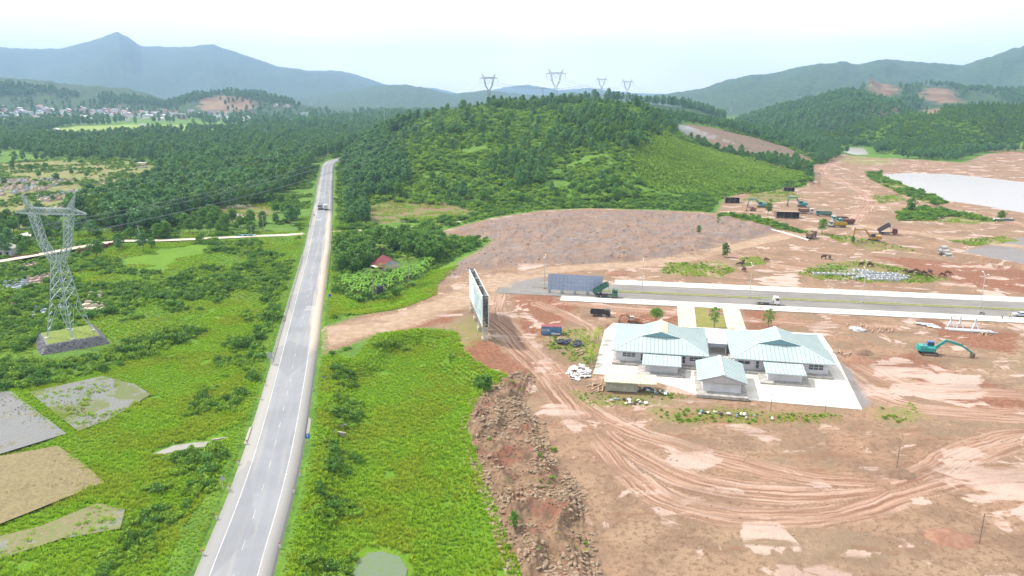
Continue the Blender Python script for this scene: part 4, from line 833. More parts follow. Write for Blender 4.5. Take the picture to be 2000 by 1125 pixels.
# burnt hill crest, right hills, plantations
x, y = jgrid(np.array([[80, 680], [700, 680], [700, 1350], [80, 1350]]), 6.2, rg); zz, wh = hills(x, y); bd = sdpoly(x, y, BURNT, 20)
k = ((wh == 2) & (bd < -2)) | ((wh == 0) & (sdpoly(x, y, SITE, 12) < -6) & (sdpoly(x, y, POND, 20) < -6) & (y > 720) & ~((x / y > 0.39) & (x / y < 0.51) & (y < 840)) & ((x / y > 0.40) | (rg.uniform(size=x.size) < .3)) & (fbm(x, y, 50, 2, 82) > 0.4))
plant(x, y, k, 'plantation tree on the ridge beyond the burnt slope', 'trees beyond the burnt slope', ['acacia1', 'slim1', 'far0'], 0.6, 1.1)
x, y = jgrid(np.array([[330, 730], [1150, 730], [1150, 1350], [330, 1350]]), 6.4, rg); zz, wh = hills(x, y)
plant(x, y, (wh == 3) & (zone(x, y, SCAR, 40) < 0) & (fbm(x, y, 60, 3, 83) > 0.36), 'young plantation tree on the hill behind the lake', 'trees on the hill behind the lake', ['plant0', 'plant1', 'slim0'], 0.85, 1.4)
x, y = jgrid(np.array([[380, 1250], [1000, 1250], [1000, 2000], [380, 2000]]), 9, rg); zz, wh = hills(x, y)
plant(x, y, ((wh == 4) | (wh == 5)), 'small tree on the far plantation hill', 'trees on the far plantation hill', ['plant0', 'far1'], 1.0, 1.5)
x, y = jgrid(np.array([[600, 1500], [1500, 1500], [1500, 2600], [600, 2600]]), 16, rg); zz, wh = hills(x, y)
plant(x, y, ((wh == 6) | (wh == 7)) & (zone(x, y, SCAR, 40) < 0) & (fbm(x, y, 120, 3, 84) > 0.48), 'small tree on the quarry hill', 'trees on the quarry hill', ['far0', 'far1'], 1.2, 1.7)

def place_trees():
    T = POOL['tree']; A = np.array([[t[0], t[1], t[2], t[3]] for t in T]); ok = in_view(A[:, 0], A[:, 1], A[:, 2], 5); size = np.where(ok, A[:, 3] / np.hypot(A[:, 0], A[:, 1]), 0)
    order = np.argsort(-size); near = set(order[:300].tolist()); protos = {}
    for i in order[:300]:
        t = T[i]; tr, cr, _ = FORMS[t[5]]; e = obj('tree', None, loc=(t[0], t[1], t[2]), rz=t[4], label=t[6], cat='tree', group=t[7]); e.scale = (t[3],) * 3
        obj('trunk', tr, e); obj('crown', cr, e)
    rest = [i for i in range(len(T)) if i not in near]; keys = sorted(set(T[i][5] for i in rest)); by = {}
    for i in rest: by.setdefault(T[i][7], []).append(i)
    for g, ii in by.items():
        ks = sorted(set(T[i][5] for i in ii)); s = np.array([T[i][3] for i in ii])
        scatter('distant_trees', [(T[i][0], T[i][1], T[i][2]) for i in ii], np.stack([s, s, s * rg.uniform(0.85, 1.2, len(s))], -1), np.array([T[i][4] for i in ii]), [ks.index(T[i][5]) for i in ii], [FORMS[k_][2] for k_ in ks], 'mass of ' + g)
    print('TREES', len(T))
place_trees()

BPOLY = PP([(662, 535), (690, 545), (735, 545), (760, 540), (800, 525), (838, 505), (845, 515), (830, 540), (790, 555), (762, 572), (720, 582), (690, 578), (668, 560)], -1)
# scrub
def brush(name, poly, sp, keep, smin, smax, forms, label, zoff=-0.15):
    x, y = jgrid(poly, sp, rg); z, wh, D, S = land(x, y); k = keep(x, y, z, wh, D, S) & in_view(x, y, z, 100); x, y, z = x[k], y[k], z[k]; s = rg.uniform(smin, smax, len(x)) * (0.6 + 0.8 * fbm(x, y, 18, 2, 91))
    scatter(name, np.stack([x, y, z + zoff], -1), np.stack([s * rg.uniform(0.85, 1.2, len(x)), s * rg.uniform(0.85, 1.2, len(x)), s * rg.uniform(0.7, 1.2, len(x))], -1), rg.uniform(0, 6.28, len(x)), rg.integers(0, len(forms), len(x)), forms, label)
    print(name, len(x))
PAD_ALL = lambda x, y: np.max([sdpoly(x, y, p, 12) for p in PADW.values()], 0)
PLAT = P(140, 656, 1.5)
def k_left(x, y, z, wh, D, S):
    n = fbm(x, y, 26, 3, 92); m = sdpoly(x, y, MEADL, 12)
    return (S < -8.5) & ((y < 440) | ((S > -45) & (y < 800))) & (m < 1.5) & (PAD_ALL(x, y) < -2) & (zone(x, y, CLEAR) < -0.5) & (sdline(x, y, SIDE, 20)[0] > 4) & (n > 0.48) & (sdpoly(x, y, STREAM, 20) < -1) & (np.hypot(x - PLAT[0], y - PLAT[1]) > 9.5)
brush('undergrowth', np.array([[-330, 88], [-40, 88], [-40, 800], [-330, 800]]), 2.5, k_left, 0.75, 1.5, BUSH + DBUSH, 'tangle of low green scrub left of the highway')
def k_bank(x, y, z, wh, D, S):
    n = fbm(x, y, 9, 2, 93); r = (np.abs(S) > 9.0) & (np.abs(S) < 16.5 + 5 * (S < 0)) & (y < 215)
    return r & (n > 0.40) & (sdpoly(x, y, SITE, 12) < -1) & ((S > 0) | (sdpoly(x, y, MEADL, 12) > 0)) & (sdpoly(x, y, STREAM, 20) < -1) & ~((S > 0) & (np.abs(y - 147) < 4.5)) & ~((S < 0) & (np.abs(y - 145) < 4.5))
brush('verge_bushes', np.array([[-95, 85], [-15, 85], [-15, 230], [-95, 230]]), 1.45, k_bank, 0.5, 1.05, BUSH + DBUSH[:1], 'bushy growth along the foot of the highway embankment')
def k_mid(x, y, z, wh, D, S):
    n = fbm(x, y, 20, 3, 94); return (S > 8) & (sdpoly(x, y, SITE, 12) < -2) & (sdpoly(x, y, MEADR, 30) < -2) & (zone(x, y, CLEAR) < 0) & ((wh == 0) | (D < 40)) & (n > 0.30) & (x < 330) & (sdline(x, y, PATH, 12)[0] > 2) & (sdpoly(x, y, MEADC, 12) < 0) & (sdpoly(x, y, BPOLY, 8) < 0)
brush('undergrowth', np.array([[-200, 205], [330, 205], [330, 800], [-200, 800]]), 2.7, k_mid, 0.7, 1.5, BUSH + DBUSH, 'green scrub right of the highway around the farmhouse and hill foot')
def k_hill(x, y, z, wh, D, S): return ((wh == 1) | ((wh == 2) & (sdpoly(x, y, BURNT, 20) < 1))) & (sdpoly(x, y, SLOPE, 20) < 1) & (D > 10) & (fbm(x, y, 30, 3, 95) > 0.3)
brush('hill_scrub', np.array([[-220, 440], [320, 440], [320, 960], [-220, 960]]), 4.4, k_hill, 1.3, 2.4, BUSH + DBUSH + BUSH, 'dense low scrub covering the pylon hill', -0.3)
def k_east(x, y, z, wh, D, S): return (wh == 3) & (zone(x, y, SCAR, 40) < 0)
brush('hill_scrub', np.array([[330, 730], [900, 730], [900, 1250], [330, 1250]]), 5.2, k_east, 1.5, 2.6, BUSH + DBUSH, 'dense low scrub covering the hill behind the lake', -0.3)
def k_slope(x, y, z, wh, D, S): return (sdpoly(x, y, SLOPE, 20) > -1)
brush('sapling_rows', np.array([[90, 480], [290, 480], [290, 860], [90, 860]]), 2.0, k_slope, 0.8, 1.3, SAPL, 'pale green young plantation covering the right slope of the hill', 0)
def k_sl2(x, y, z, wh, D, S): return (sdpoly(x, y, SLOPE, 20) > -1) & (fbm(x, y, 12, 2, 98) > 0.60)
brush('slope_bushes', np.array([[90, 480], [290, 480], [290, 860], [90, 860]]), 4.0, k_sl2, 0.6, 1.3, BUSH, 'scattered bushes on the pale green slope', 0)
def k_site(x, y, z, wh, D, S): return (zone(x, y, [PP(p) for p in ZP['z_green']]) > 0.3) & (fbm(x, y, 7, 2, 96) > 0.47) & (rg.uniform(size=x.size) < .75) & (sdpoly(x, y, YARD, 20) < -1) & (sdpoly(x, y, AVEN, 20) < -1)
brush('weeds', np.array([[0, 150], [330, 150], [330, 640], [0, 640]]), 1.5, k_site, 0.12, 0.5, BUSH, 'weeds sprouting on bare site ground', 0)
brush('site_grass', np.array([[0, 150], [330, 150], [330, 640], [0, 640]]), 0.95, lambda x, y, z, wh, D, S: (zone(x, y, [PP(p) for p in ZP['z_green']]) > -0.5) & (fbm(x, y, 5, 3, 89) > 0.5) & (sdpoly(x, y, YARD, 20) < -1) & (sdpoly(x, y, AVEN, 20) < -1), 0.25, 0.6, TUFT, 'patchy grass on the bare site ground', 0)
brush('field_weeds', np.array([[-220, 400], [-20, 400], [-20, 520], [-220, 520]]), 1.3, lambda x, y, z, wh, D, S: (zone(x, y, CLEAR[1:]) > 0) & (fbm(x, y, 9, 3, 87) > 0.52), 0.4, 0.9, TUFT, 'weeds in the small fallow fields', 0)
def k_lake(x, y, z, wh, D, S): g = [ZP['z_green'][i] for i in (0, 3, 10, 11)]; return (zone(x, y, [PP(p) for p in g]) > -0.3) & (fbm(x, y, 14, 2, 97) > 0.42) & (sdpoly(x, y, LAKE, 20) < 0)
brush('lakeside_scrub', np.array([[100, 350], [330, 350], [330, 700], [100, 700]]), 2.3, k_lake, 0.6, 1.25, BUSH + DBUSH, 'green scrub between haul road and lake', 0)
def k_cem(x, y, z, wh, D, S): return (sdpoly(x, y, CEM, 20) > -8) & (fbm(x, y, 25, 3, 99) > 0.52)
brush('cemetery_scrub', np.array([[-520, 380], [-190, 380], [-190, 800], [-520, 800]]), 4.0, k_cem, 0.7, 1.5, BUSH + DBUSH, 'scrub growing between the graves')
# long grass
def k_grass(x, y, z, wh, D, S):
    m = np.maximum(np.maximum(sdpoly(x, y, MEADL, 12), sdpoly(x, y, MEADC, 12)), sdpoly(x, y, MEADR, 30)); return (m > -1.8) & (sdpoly(x, y, BANK, 10) < 0.4) & (D > ROADW + 2.2) & (PAD_ALL(x, y) < 0.1) & (sdpoly(x, y, LILY, 20) < 0) & (sdpoly(x, y, STREAM, 20) < 0) & (fbm(x, y, 6, 2, 88) > 0.2)
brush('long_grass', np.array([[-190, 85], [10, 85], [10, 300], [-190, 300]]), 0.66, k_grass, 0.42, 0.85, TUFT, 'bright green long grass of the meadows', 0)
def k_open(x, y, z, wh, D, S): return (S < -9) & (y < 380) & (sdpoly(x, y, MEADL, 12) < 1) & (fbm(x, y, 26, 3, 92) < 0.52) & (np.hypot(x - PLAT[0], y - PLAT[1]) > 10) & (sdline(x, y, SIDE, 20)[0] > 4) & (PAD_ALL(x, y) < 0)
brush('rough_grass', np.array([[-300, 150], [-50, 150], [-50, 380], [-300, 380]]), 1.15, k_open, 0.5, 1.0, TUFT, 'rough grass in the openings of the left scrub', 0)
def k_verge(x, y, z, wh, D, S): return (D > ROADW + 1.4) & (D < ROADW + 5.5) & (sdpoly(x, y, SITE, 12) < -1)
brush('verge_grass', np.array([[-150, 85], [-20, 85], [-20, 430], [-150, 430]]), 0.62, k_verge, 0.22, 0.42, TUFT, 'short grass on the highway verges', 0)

# stubble standing in the paddies
STUB = [tuft(260 + i, 12, 0.5, 0.25, leafmat('stubble', [(0.2, 0.17, 0.08), (0.14, 0.17, 0.05), (0.24, 0.2, 0.1), (0.17, 0.2, 0.05)]), 0.05) for i in range(2)]
for kk_, sp_, dn_ in (('A', 0.85, 0.0), ('B', 0.8, 0.42), ('C', 0.9, 0.0), ('D', 0.9, 0.35)):
    px_ = PADW[kk_]; brush('stubble', px_, sp_, lambda x, y, z, wh, D, S: (sdpoly(x, y, px_, 12) > 0.1) & (fbm(x, y, 7, 2, 67) > dn_), 0.5, 1.0, STUB if kk_ in 'AC' else STUB + TUFT[:1], 'stubble and weeds standing in the paddy fields', 0.1)

brush('bank_weeds', BANK, 2.2, lambda x, y, z, wh, D, S: (sdpoly(x, y, BANK, 10) > -1) & (fbm(x, y, 6, 2, 86) > 0.62), 0.2, 0.55, BUSH + TUFT, 'weeds sprouting on the rubble bank', 0)

# ------------------------------------------------------------ materials of made things
ROOF = mat('aqua_roof_sheet', (0.34, 0.41, 0.41), (0.305, 0.37, 0.37), 0.35, 0.55, 0.35, grime=0.3)
ROOFR = mat('roof_seam_paint', (0.2, 0.28, 0.29), (0.17, 0.25, 0.26), 1.0, 0.5)
WALLW = mat('white_render', (0.56, 0.56, 0.58), (0.48, 0.48, 0.5), 0.5, 0.9, grime=0.35)
FRAME = mat('white_frame', (0.6, 0.6, 0.6), (0.5, 0.5, 0.5), 2)
GLASS = mat('dark_glass', (0.03, 0.04, 0.05), (0.05, 0.06, 0.07), 0.6, 0.12, 0.6, grime=0)
PLINTH = mat('plinth_concrete', (0.40, 0.39, 0.37), (0.24, 0.22, 0.2), 0.9, 0.9, grime=0.5)
CREAM = mat('stained_cream_sheet', (0.50, 0.50, 0.38), (0.40, 0.38, 0.26), 0.7, 0.7, grime=0.5)
OLIVE = mat('weathered_panel', (0.36, 0.36, 0.28), (0.27, 0.26, 0.19), 1.2, 0.8, grime=0.6)
RUBBER = mat('rubber', (0.025, 0.025, 0.027), (0.05, 0.045, 0.04), 3, 0.85)
RIM = mat('wheel_rim', (0.35, 0.34, 0.33), (0.22, 0.2, 0.18), 3, 0.6)
DARK = mat('dark_steel', (0.05, 0.05, 0.052), (0.09, 0.075, 0.06), 2, 0.7)
LAMPW = mat('headlamp', (0.6, 0.6, 0.58), None, 2, 0.2, 0.5)
TIMBER = mat('timber', (0.38, 0.28, 0.19), (0.26, 0.18, 0.11), 2.5, 0.9)
GALV = mat('pylon_steel', (0.36, 0.42, 0.43), (0.28, 0.33, 0.34), 0.7, 0.55, 0.4, 0.2)
STONE = mat('platform_stone', (0.22, 0.22, 0.24), (0.07, 0.07, 0.08), 0.9, 0.9, grime=0.5)
WHITEM = mat('white_plastic', (0.62, 0.62, 0.62), (0.5, 0.5, 0.5), 1.2, 0.6)

# ------------------------------------------------------------ site offices
BO = Vector((26.4, 186.4, 0.06)); BROT = R(-11.5)
def BL(a, b): c, s = math.cos(BROT), math.sin(BROT); return (BO.x + a * c - b * s, BO.y + a * s + b * c)
def window(parent, a, b, z, w, h, cols, rows):
    f = part('window', MB().box(a, b - 0.03, z, w, 0.10, h), FRAME, parent); pw, ph = w / cols, h / rows
    for i in range(cols):
        for j in range(rows):
            part('pane', MB().box(a - w / 2 + pw * (i + 0.5), b - 0.09, z + ph * j + 0.05, pw - 0.12, 0.03, ph - 0.10), GLASS, f)
def seams(parent, org, ux, uy, nx, clip, step=1.05):
    """raised seams along uy, spaced along ux; clip(t) gives start and end along uy"""
    mb = MB(); org = Vector(org); ux = Vector(ux); uy = Vector(uy); n = ux.cross(uy).normalized(); n = n if n.z > 0 else -n; t = step * 0.6
    while t < nx:
        a, b = clip(t)
        if b - a > 0.3: mb.beam(org + ux * t + uy * a + n * 0.03, org + ux * t + uy * b + n * 0.03, 0.09, 0.07)
        t += step
    return part('roof_seam', mb, ROOFR, parent)
def office(a0, label, ridge_cream, wins, annex):
    Wd, Dp, ze, sl = 25.2, 24.2, 3.7, 0.30; x0, y0 = BL(a0, 0); root = thing('office_building', (x0, y0, 0.06), BROT, label, 'building', 'single storey site offices')
    part('plinth', MB().box(Wd / 2, Dp / 2 - 0.6, 0, Wd - 0.6, Dp + 0.4, 0.55), PLINTH, root)
    part('wall', MB().box(Wd / 2, Dp / 2, 0.55, Wd - 2.4, Dp - 2.6, ze - 0.5), WALLW, root)
    zr = ze + sl * Wd / 2; g = 5.6; r0 = Wd / 2 - g; zg = ze + sl * r0; m = Wd / 2
    def xy(a, b): return (a, b, ze + sl * min(a, Wd - a, b, Dp - b) if False else 0)
    rb = MB(); e = ze
    rb.add([(0, 0, e), (0, Dp, e), (m - g, Dp - r0, zg), (m, Dp - r0 + 0.6, zr), (m, r0 - 0.6, zr), (m - g, r0, zg)], [(5, 4, 3, 2, 1, 0)])
    rb.add([(Wd, 0, e), (Wd, Dp, e), (m + g, Dp - r0, zg), (m, Dp - r0 + 0.6, zr), (m, r0 - 0.6, zr), (m + g, r0, zg)], [(0, 1, 2, 3, 4, 5)])
    rb.add([(0, 0, e), (Wd, 0, e), (m + g, r0, zg), (m - g, r0, zg)], [(0, 1, 2, 3)]); rb.add([(0, Dp, e), (Wd, Dp, e), (m + g, Dp - r0, zg), (m - g, Dp - r0, zg)], [(3, 2, 1, 0)])
    for p, q in (((0, 0), (Wd, 0)), ((Wd, 0), (Wd, Dp)), ((Wd, Dp), (0, Dp)), ((0, Dp), (0, 0))): rb.add([(*p, e - 0.22), (*q, e - 0.22), (*q, e), (*p, e)], [(0, 1, 2, 3)])
    rb.add([(0.02, 0.02, e - 0.2), (Wd - 0.02, 0.02, e - 0.2), (Wd - 0.02, Dp - 0.02, e - 0.2), (0.02, Dp - 0.02, e - 0.2)], [(3, 2, 1, 0)])
    rf = part('roof', rb, ROOF, root)
    gm = mat('gable_louvre', (0.22, 0.38, 0.42), (0.18, 0.33, 0.37), 1.5)
    for bb, sg in ((r0 + 0.12, 1), (Dp - r0 - 0.12, -1)): part('gable', MB().add([(m - g + 0.3, bb, zg + 0.02), (m + g - 0.3, bb, zg + 0.02), (m, bb, zr - 0.06)], [(0, 1, 2) if sg > 0 else (2, 1, 0)]), gm, rf)
    ridge = MB().box(m, Dp / 2, zr - 0.02, 0.7, Dp - 2 * r0 + 1.3, 0.10); part('ridge_cap', ridge, mat('ridge_white', (0.5, 0.56, 0.56), (0.44, 0.5, 0.5), 1), rf)
    for sx in (0, 1):
        for sy in (0, 1):
            p0 = (sx * Wd, sy * Dp, e + 0.04); p1 = (m + (g if sx else -g), Dp - r0 if sy else r0, zg + 0.05); part('hip_cap', MB().beam(p0, p1, 0.28, 0.08), MATS['ridge_white'], rf)
    L = math.hypot(1, sl)
    seams(rf, (0, 0, e), (0, 1, 0), (1 / L, 0, sl / L), Dp, lambda t: (0, min(t if t < r0 else 1e9, (Dp - t) if t > Dp - r0 else 1e9, m) * L))
    seams(rf, (Wd, 0, e), (0, 1, 0), (-1 / L, 0, sl / L), Dp, lambda t: (0, min(t if t < r0 else 1e9, (Dp - t) if t > Dp - r0 else 1e9, m) * L))
    seams(rf, (0, 0, e), (1, 0, 0), (0, 1 / L, sl / L), Wd, lambda t: (0, min(t, Wd - t, r0) * L))
    if ridge_cream:
        c = MB()
        for i in range(5): c.box(m, r0 + 0.8 + i * 2.0, zr + 0.06, 3.4, 1.7, 0.10, 0, 0.0)
        cv = MB()
        for i in range(5):
            b = r0 + 0.3 + i * 2.0; cv.add([(m - 1.9, b, zr - 0.5), (m, b, zr + 0.12), (m, b + 1.9, zr + 0.18), (m - 1.9, b + 1.9, zr - 0.44)], [(0, 1, 2, 3)]); cv.add([(m + 1.9, b, zr - 0.5), (m, b, zr + 0.12), (m, b + 1.9, zr + 0.18), (m + 1.9, b + 1.9, zr - 0.44)], [(3, 2, 1, 0)])
        part('ridge_cover', cv, mat('cream_ridge_sheet', (0.52, 0.48, 0.34), (0.44, 0.38, 0.24), 0.9), rf)
    fb = 1.3
    for (a, z, w, h, c, r) in wins: window(root, a, fb, z, w, h, c, r)
    aa, aw = annex                        # lean-to store on the front
    part('annex_plinth', MB().box(aa, -3.2, 0, aw + 2.2, 8.0, 0.42), PLINTH, root); part('annex_wall', MB().box(aa, -2.0, 0.42, aw - 1.6, 6.6, 2.5), WALLW, root)
    r = part('annex_roof', MB().add([(aa - aw / 2, -6.8, 2.85), (aa + aw / 2, -6.8, 2.85), (aa + aw / 2, -0.6, 3.5), (aa - aw / 2, -0.6, 3.5), (aa - aw / 2, -6.8, 2.6), (aa + aw / 2, -6.8, 2.6)], [(0, 1, 2, 3), (4, 5, 1, 0)]), ROOF, root)
    seams(r, (aa - aw / 2, -6.8, 2.85), (1, 0, 0), Vector((0, 6.2, 0.65)).normalized(), aw, lambda t: (0, 6.2), 0.95)
    return root
office(0, 'left site office with aqua sheet roof and cream ridge cover', True, [(4.6, 1.75, 3.4, 1.15, 3, 2), (22.0, 1.7, 3.4, 1.15, 3, 2), (8.0, 1.0, 0.7, 1.9, 1, 2), (18.9, 1.0, 0.7, 1.9, 1, 2)], (13.2, 9.8))
office(30.7, 'right site office with plain aqua sheet roof beside the bare mud', False, [(3.4, 1.9, 3.0, 0.9, 2, 1), (6.7, 1.0, 0.8, 2.0, 1, 2), (21.0, 1.6, 3.5, 1.4, 3, 2), (18.2, 1.2, 0.6, 0.6, 1, 1)], (12.6, 9.6))
# pavilion in front, between the two
x0, y0 = BL(21.6, -17.2); root = thing('pavilion', (x0, y0, 0.06), BROT, 'small gabled white store in front between the two site offices', 'building'); pw, pd, e, zr = 11.6, 14.0, 3.6, 5.4
part('plinth', MB().box(pw / 2, pd / 2 - 0.8, 0, pw + 0.2, pd + 1.8, 0.7), PLINTH, root)
wl = MB().box(pw / 2, pd / 2, 0.7, pw - 2.8, pd - 2.2, e - 0.75); part('wall', wl, WALLW, root)
gs = mat('gable_boarding', (0.42, 0.40, 0.41), (0.36, 0.34, 0.35), 1.5)
for bb in (0.25, pd - 0.25): part('gable', MB().add([(0.3, bb, e - 0.3), (pw - 0.3, bb, e - 0.3), (pw - 0.3, bb, e + 0.03), (pw / 2, bb, zr - 0.05), (0.3, bb, e + 0.03)], [(0, 1, 2, 3, 4)]), gs, root)
rf = part('roof', MB().add([(0, 0, e), (pw / 2, 0, zr), (pw / 2, pd, zr), (0, pd, e), (pw, 0, e), (pw, pd, e), (0, 0, e - 0.16), (pw, 0, e - 0.16), (pw / 2, 0, zr - 0.16)], [(0, 1, 2, 3), (1, 4, 5, 2), (6, 8, 1, 0), (8, 7, 4, 1)]), ROOF, root)
part('ridge_cap', MB().box(pw / 2, pd / 2, zr - 0.02, 0.75, pd, 0.09), MATS['ridge_white'], rf); ls = math.hypot(pw / 2, zr - e)
seams(rf, (0, 0, e), (0, 1, 0), Vector((pw / 2, 0, zr - e)).normalized(), pd, lambda t: (0, ls), 1.1); seams(rf, (pw, 0, e), (0, 1, 0), Vector((-pw / 2, 0, zr - e)).normalized(), pd, lambda t: (0, ls), 1.1)
for aa in (3.6, 8.6): part('vent', MB().box(aa, 1.02, 3.0, 0.55, 0.06, 0.25), GLASS, root)
# flat link roof between the offices
x0, y0 = BL(25.5, 12.5); root = thing('link_canopy', (x0, y0, 0.06), BROT, 'white flat canopy linking the two site offices', 'canopy')
part('roof', MB().box(2.6, 4.5, 3.0, 5.0, 9.0, 0.25), mat('white_roof_sheet', (0.5, 0.56, 0.57), (0.44, 0.5, 0.51), 0.8), root); part('fascia', MB().box(2.6, -0.08, 2.5, 5.0, 0.1, 0.78), mat('grey_fascia', (0.28, 0.30, 0.34), (0.24, 0.26, 0.3), 1), root)
for i, j in ((0.3, 0.3), (4.9, 0.3), (0.3, 8.7), (4.9, 8.7)): part('post', MB().box(i, j, 0, 0.2, 0.2, 3.0), FRAME, root)
# lean-to shed at the front left
x0, y0 = P(1183, 763); root = thing('storage_shed', (x0, y0, 0.0), R(-9), 'olive panelled shed with long stained cream awning roof', 'shed')
for i in range(4): part('panel', MB().box(0.95 + i * 1.9, 0.0, 0.05, 1.86, 0.08, 2.45), OLIVE, root)
part('wall', MB().box(3.8, 2.0, 0.02, 7.5, 3.85, 2.4), OLIVE, root); r = part('roof', MB().add([(-0.4, -0.7, 2.62), (12.0, -0.7, 2.62), (12.0, 4.3, 3.1), (-0.4, 4.3, 3.1), (-0.4, -0.7, 2.4), (12, -0.7, 2.4)], [(0, 1, 2, 3), (4, 5, 1, 0)]), CREAM, root)
mb = MB(); [mb.beam((i * 1.0 + 0.1, -0.7, 2.66), (i * 1.0 + 0.1, 4.3, 3.14), 0.08, 0.06) for i in range(12)]; part('roof_seam', mb, CREAM, r)
for i, j in ((11.6, -0.4), (11.6, 4.0), (9.7, 4.0)): part('post', MB().tube((i, j, 0), (i, j, 2.8), 0.07, n=6), STEEL, root)

# ------------------------------------------------------------ vehicles
PAINT = {}
def paint(n, c): return mat('paint_' + n, c, tuple(x * 0.8 for x in c), 1.3, 0.45, 0.4, grime=0.45)
def wheel(parent, x, y, r, w=0.3):
    t = part('wheel', MB().ring((x, y - w / 2, r), (x, y + w / 2, r), r, r * 0.55, 14), RUBBER, parent); part('rim', MB().tube((x, y - w * 0.4, r), (x, y + w * 0.4, r), r * 0.56, n=10), RIM, t)
def dump_truck(loc, rz, label, cab, bed, tilt=0.0, L=8.0, axles=3, load=None, group='dump trucks', name='dump_truck', flat=False):
    k = L / 8.0; root = thing(name, loc if len(loc) == 3 else (*loc, gz(*loc) + 0.03), rz, label, 'truck', group); root.scale = (k, k, k)
    part('chassis', MB().box(0, 0, 0.75, 7.4, 0.9, 0.3).box(-0.3, 0, 0.55, 2.0, 2.2, 0.45), DARK, root)
    c = MB().side([(2.15, 0.7), (4.0, 0.7), (4.05, 1.7), (3.75, 2.85), (2.3, 2.95), (2.15, 2.8)], -1.2, 1.2); cb = part('cab', c, cab, root)
    part('windscreen', MB().add([(4.065, -1.05, 1.75), (4.065, 1.05, 1.75), (3.80, 1.0, 2.72), (3.80, -1.0, 2.72)], [(0, 1, 2, 3)]), GLASS, cb)
    for s in (-1, 1):
        part('side_window', MB().add([(2.75, s * 1.215, 1.8), (3.85, s * 1.215, 1.8), (3.65, s * 1.215, 2.6), (2.75, s * 1.215, 2.6)], [(0, 1, 2, 3)] if s < 0 else [(3, 2, 1, 0)]), GLASS, cb)
        part('headlight', MB().box(4.06, s * 0.85, 0.95, 0.08, 0.4, 0.22), LAMPW, cb); part('mirror', MB().box(4.0, s * 1.4, 1.9, 0.1, 0.25, 0.5), DARK, cb)
    part('bumper', MB().box(4.08, 0, 0.5, 0.22, 2.4, 0.35), DARK, cb)
    if tilt >= 0 and not flat:
        B = MB(); x0, x1, h = -3.9, 1.95, 1.35
        B.box((x0 + x1) / 2, 0, 0, x1 - x0, 2.4, 0.14)
        for s in (-1, 1): B.box((x0 + x1) / 2, s * 1.16, 0.141, x1 - x0, 0.1, h)
        B.box(x1 - 0.06, 0, 0.141, 0.12, 2.2, h + 0.1); B.box(x0 + 0.05, 0, 0.141, 0.1, 2.2, h - 0.1); B.box(x1 + 0.28, 0, h + 0.1, 0.7, 2.3, 0.1)
        me = B.mesh('bed', bed); o = obj('bed', me, root); o.rotation_euler = (0, -tilt, 0); px, pz = -3.6, 1.15; o.location = (px - (px * math.cos(tilt)), 0, pz - px * math.sin(tilt)) if tilt else (0, 0, 1.08)
        rib = MB()
        for i in range(7):
            for s in (-1, 1): rib.box(x0 + 0.4 + i * 0.88, s * 1.235, 0.05, 0.12, 0.06, h)
        part('rib', rib, bed, o)
        if load: part('load', MB().blob(-1.0, 0, 0.95, 2.7, 1.05, 0.75, 12, 6, 0.12, 3), load, o)
        if tilt: part('tipping_ram', MB().tube((1.6, 0, 1.0), (px + 5.2 * math.cos(tilt), 0, pz + 5.2 * math.sin(tilt)), 0.11, n=8), STEEL, root)
    if flat:
        o = part('bed', MB().box(-1.0, 0, 1.05, 5.9, 2.3, 0.15).box(-1.0, 1.12, 1.2, 5.9, 0.06, 0.55).box(-1.0, -1.12, 1.2, 5.9, 0.06, 0.55).box(1.9, 0, 1.2, 0.06, 2.2, 0.9), bed, root)
        part('load', MB().blob(-2.9, 0, 1.3, 1.3, 1.0, 0.45, 10, 5, 0.25, 5), mat('brush_load', (0.12, 0.13, 0.07), (0.2, 0.18, 0.12), 3), o)
    xs = [3.1, -1.7, -3.0] if axles == 3 else ([3.1, 1.7, -1.7, -3.0] if axles == 4 else [3.1, -2.2])
    for x in xs:
        for s in (-1, 1): wheel(root, x, s * 1.02, 0.5, 0.35)
    return root
AVR = math.atan2(DD[1], DD[0])
SOIL = mat('loaded_soil', (0.2, 0.12, 0.08), (0.28, 0.18, 0.12), 1.5, 0.95, bump=0.4)
dump_truck((*P(1183, 580.5), 0.05), AVR, 'green dump truck with raised tipper on the avenue', paint('green', (0.03, 0.16, 0.10)), paint('tip_green', (0.035, 0.13, 0.09)), R(33), 8.2)
dump_truck(P(1172, 617), AVR - 0.03, 'small black dump truck on bare soil below the avenue', paint('black', (0.025, 0.027, 0.03)), paint('tip_black', (0.035, 0.035, 0.04)), 0, 6.4, 2)
dump_truck((*P(1497, 595), 0.05), AVR, 'white flatbed truck carrying brushwood on the avenue', paint('white', (0.6, 0.6, 0.6)), paint('flat_grey', (0.45, 0.45, 0.44)), 0, 8.0, 2, flat=True, name='flatbed_truck')
dump_truck(P(1733, 458), AVR - 0.05, 'red cab dump truck with grey tipper raised on the haul road', paint('wine', (0.17, 0.02, 0.03)), paint('tip_grey', (0.10, 0.085, 0.095)), R(34), 8.6)
dump_truck(P(1584, 465), R(52), 'brown loaded dump truck seen from behind beside a lone tree', paint('brown', (0.13, 0.075, 0.055)), paint('tip_brown', (0.17, 0.12, 0.085)), 0, 8.8, 3, SOIL)
dump_truck(P(1636, 443), math.pi + AVR, 'dump truck with bright yellow tipper behind the lone tree', paint('pale_cab', (0.45, 0.45, 0.4)), paint('yellow', (0.42, 0.27, 0.02)), 0, 8.8, 4)
dump_truck(P(1652, 438), math.pi + AVR + 0.15, 'maroon dump truck parked behind the yellow tipper', paint('teal_cab', (0.10, 0.3, 0.3)), paint('maroon', (0.13, 0.05, 0.05)), 0, 8.8, 4, SOIL)
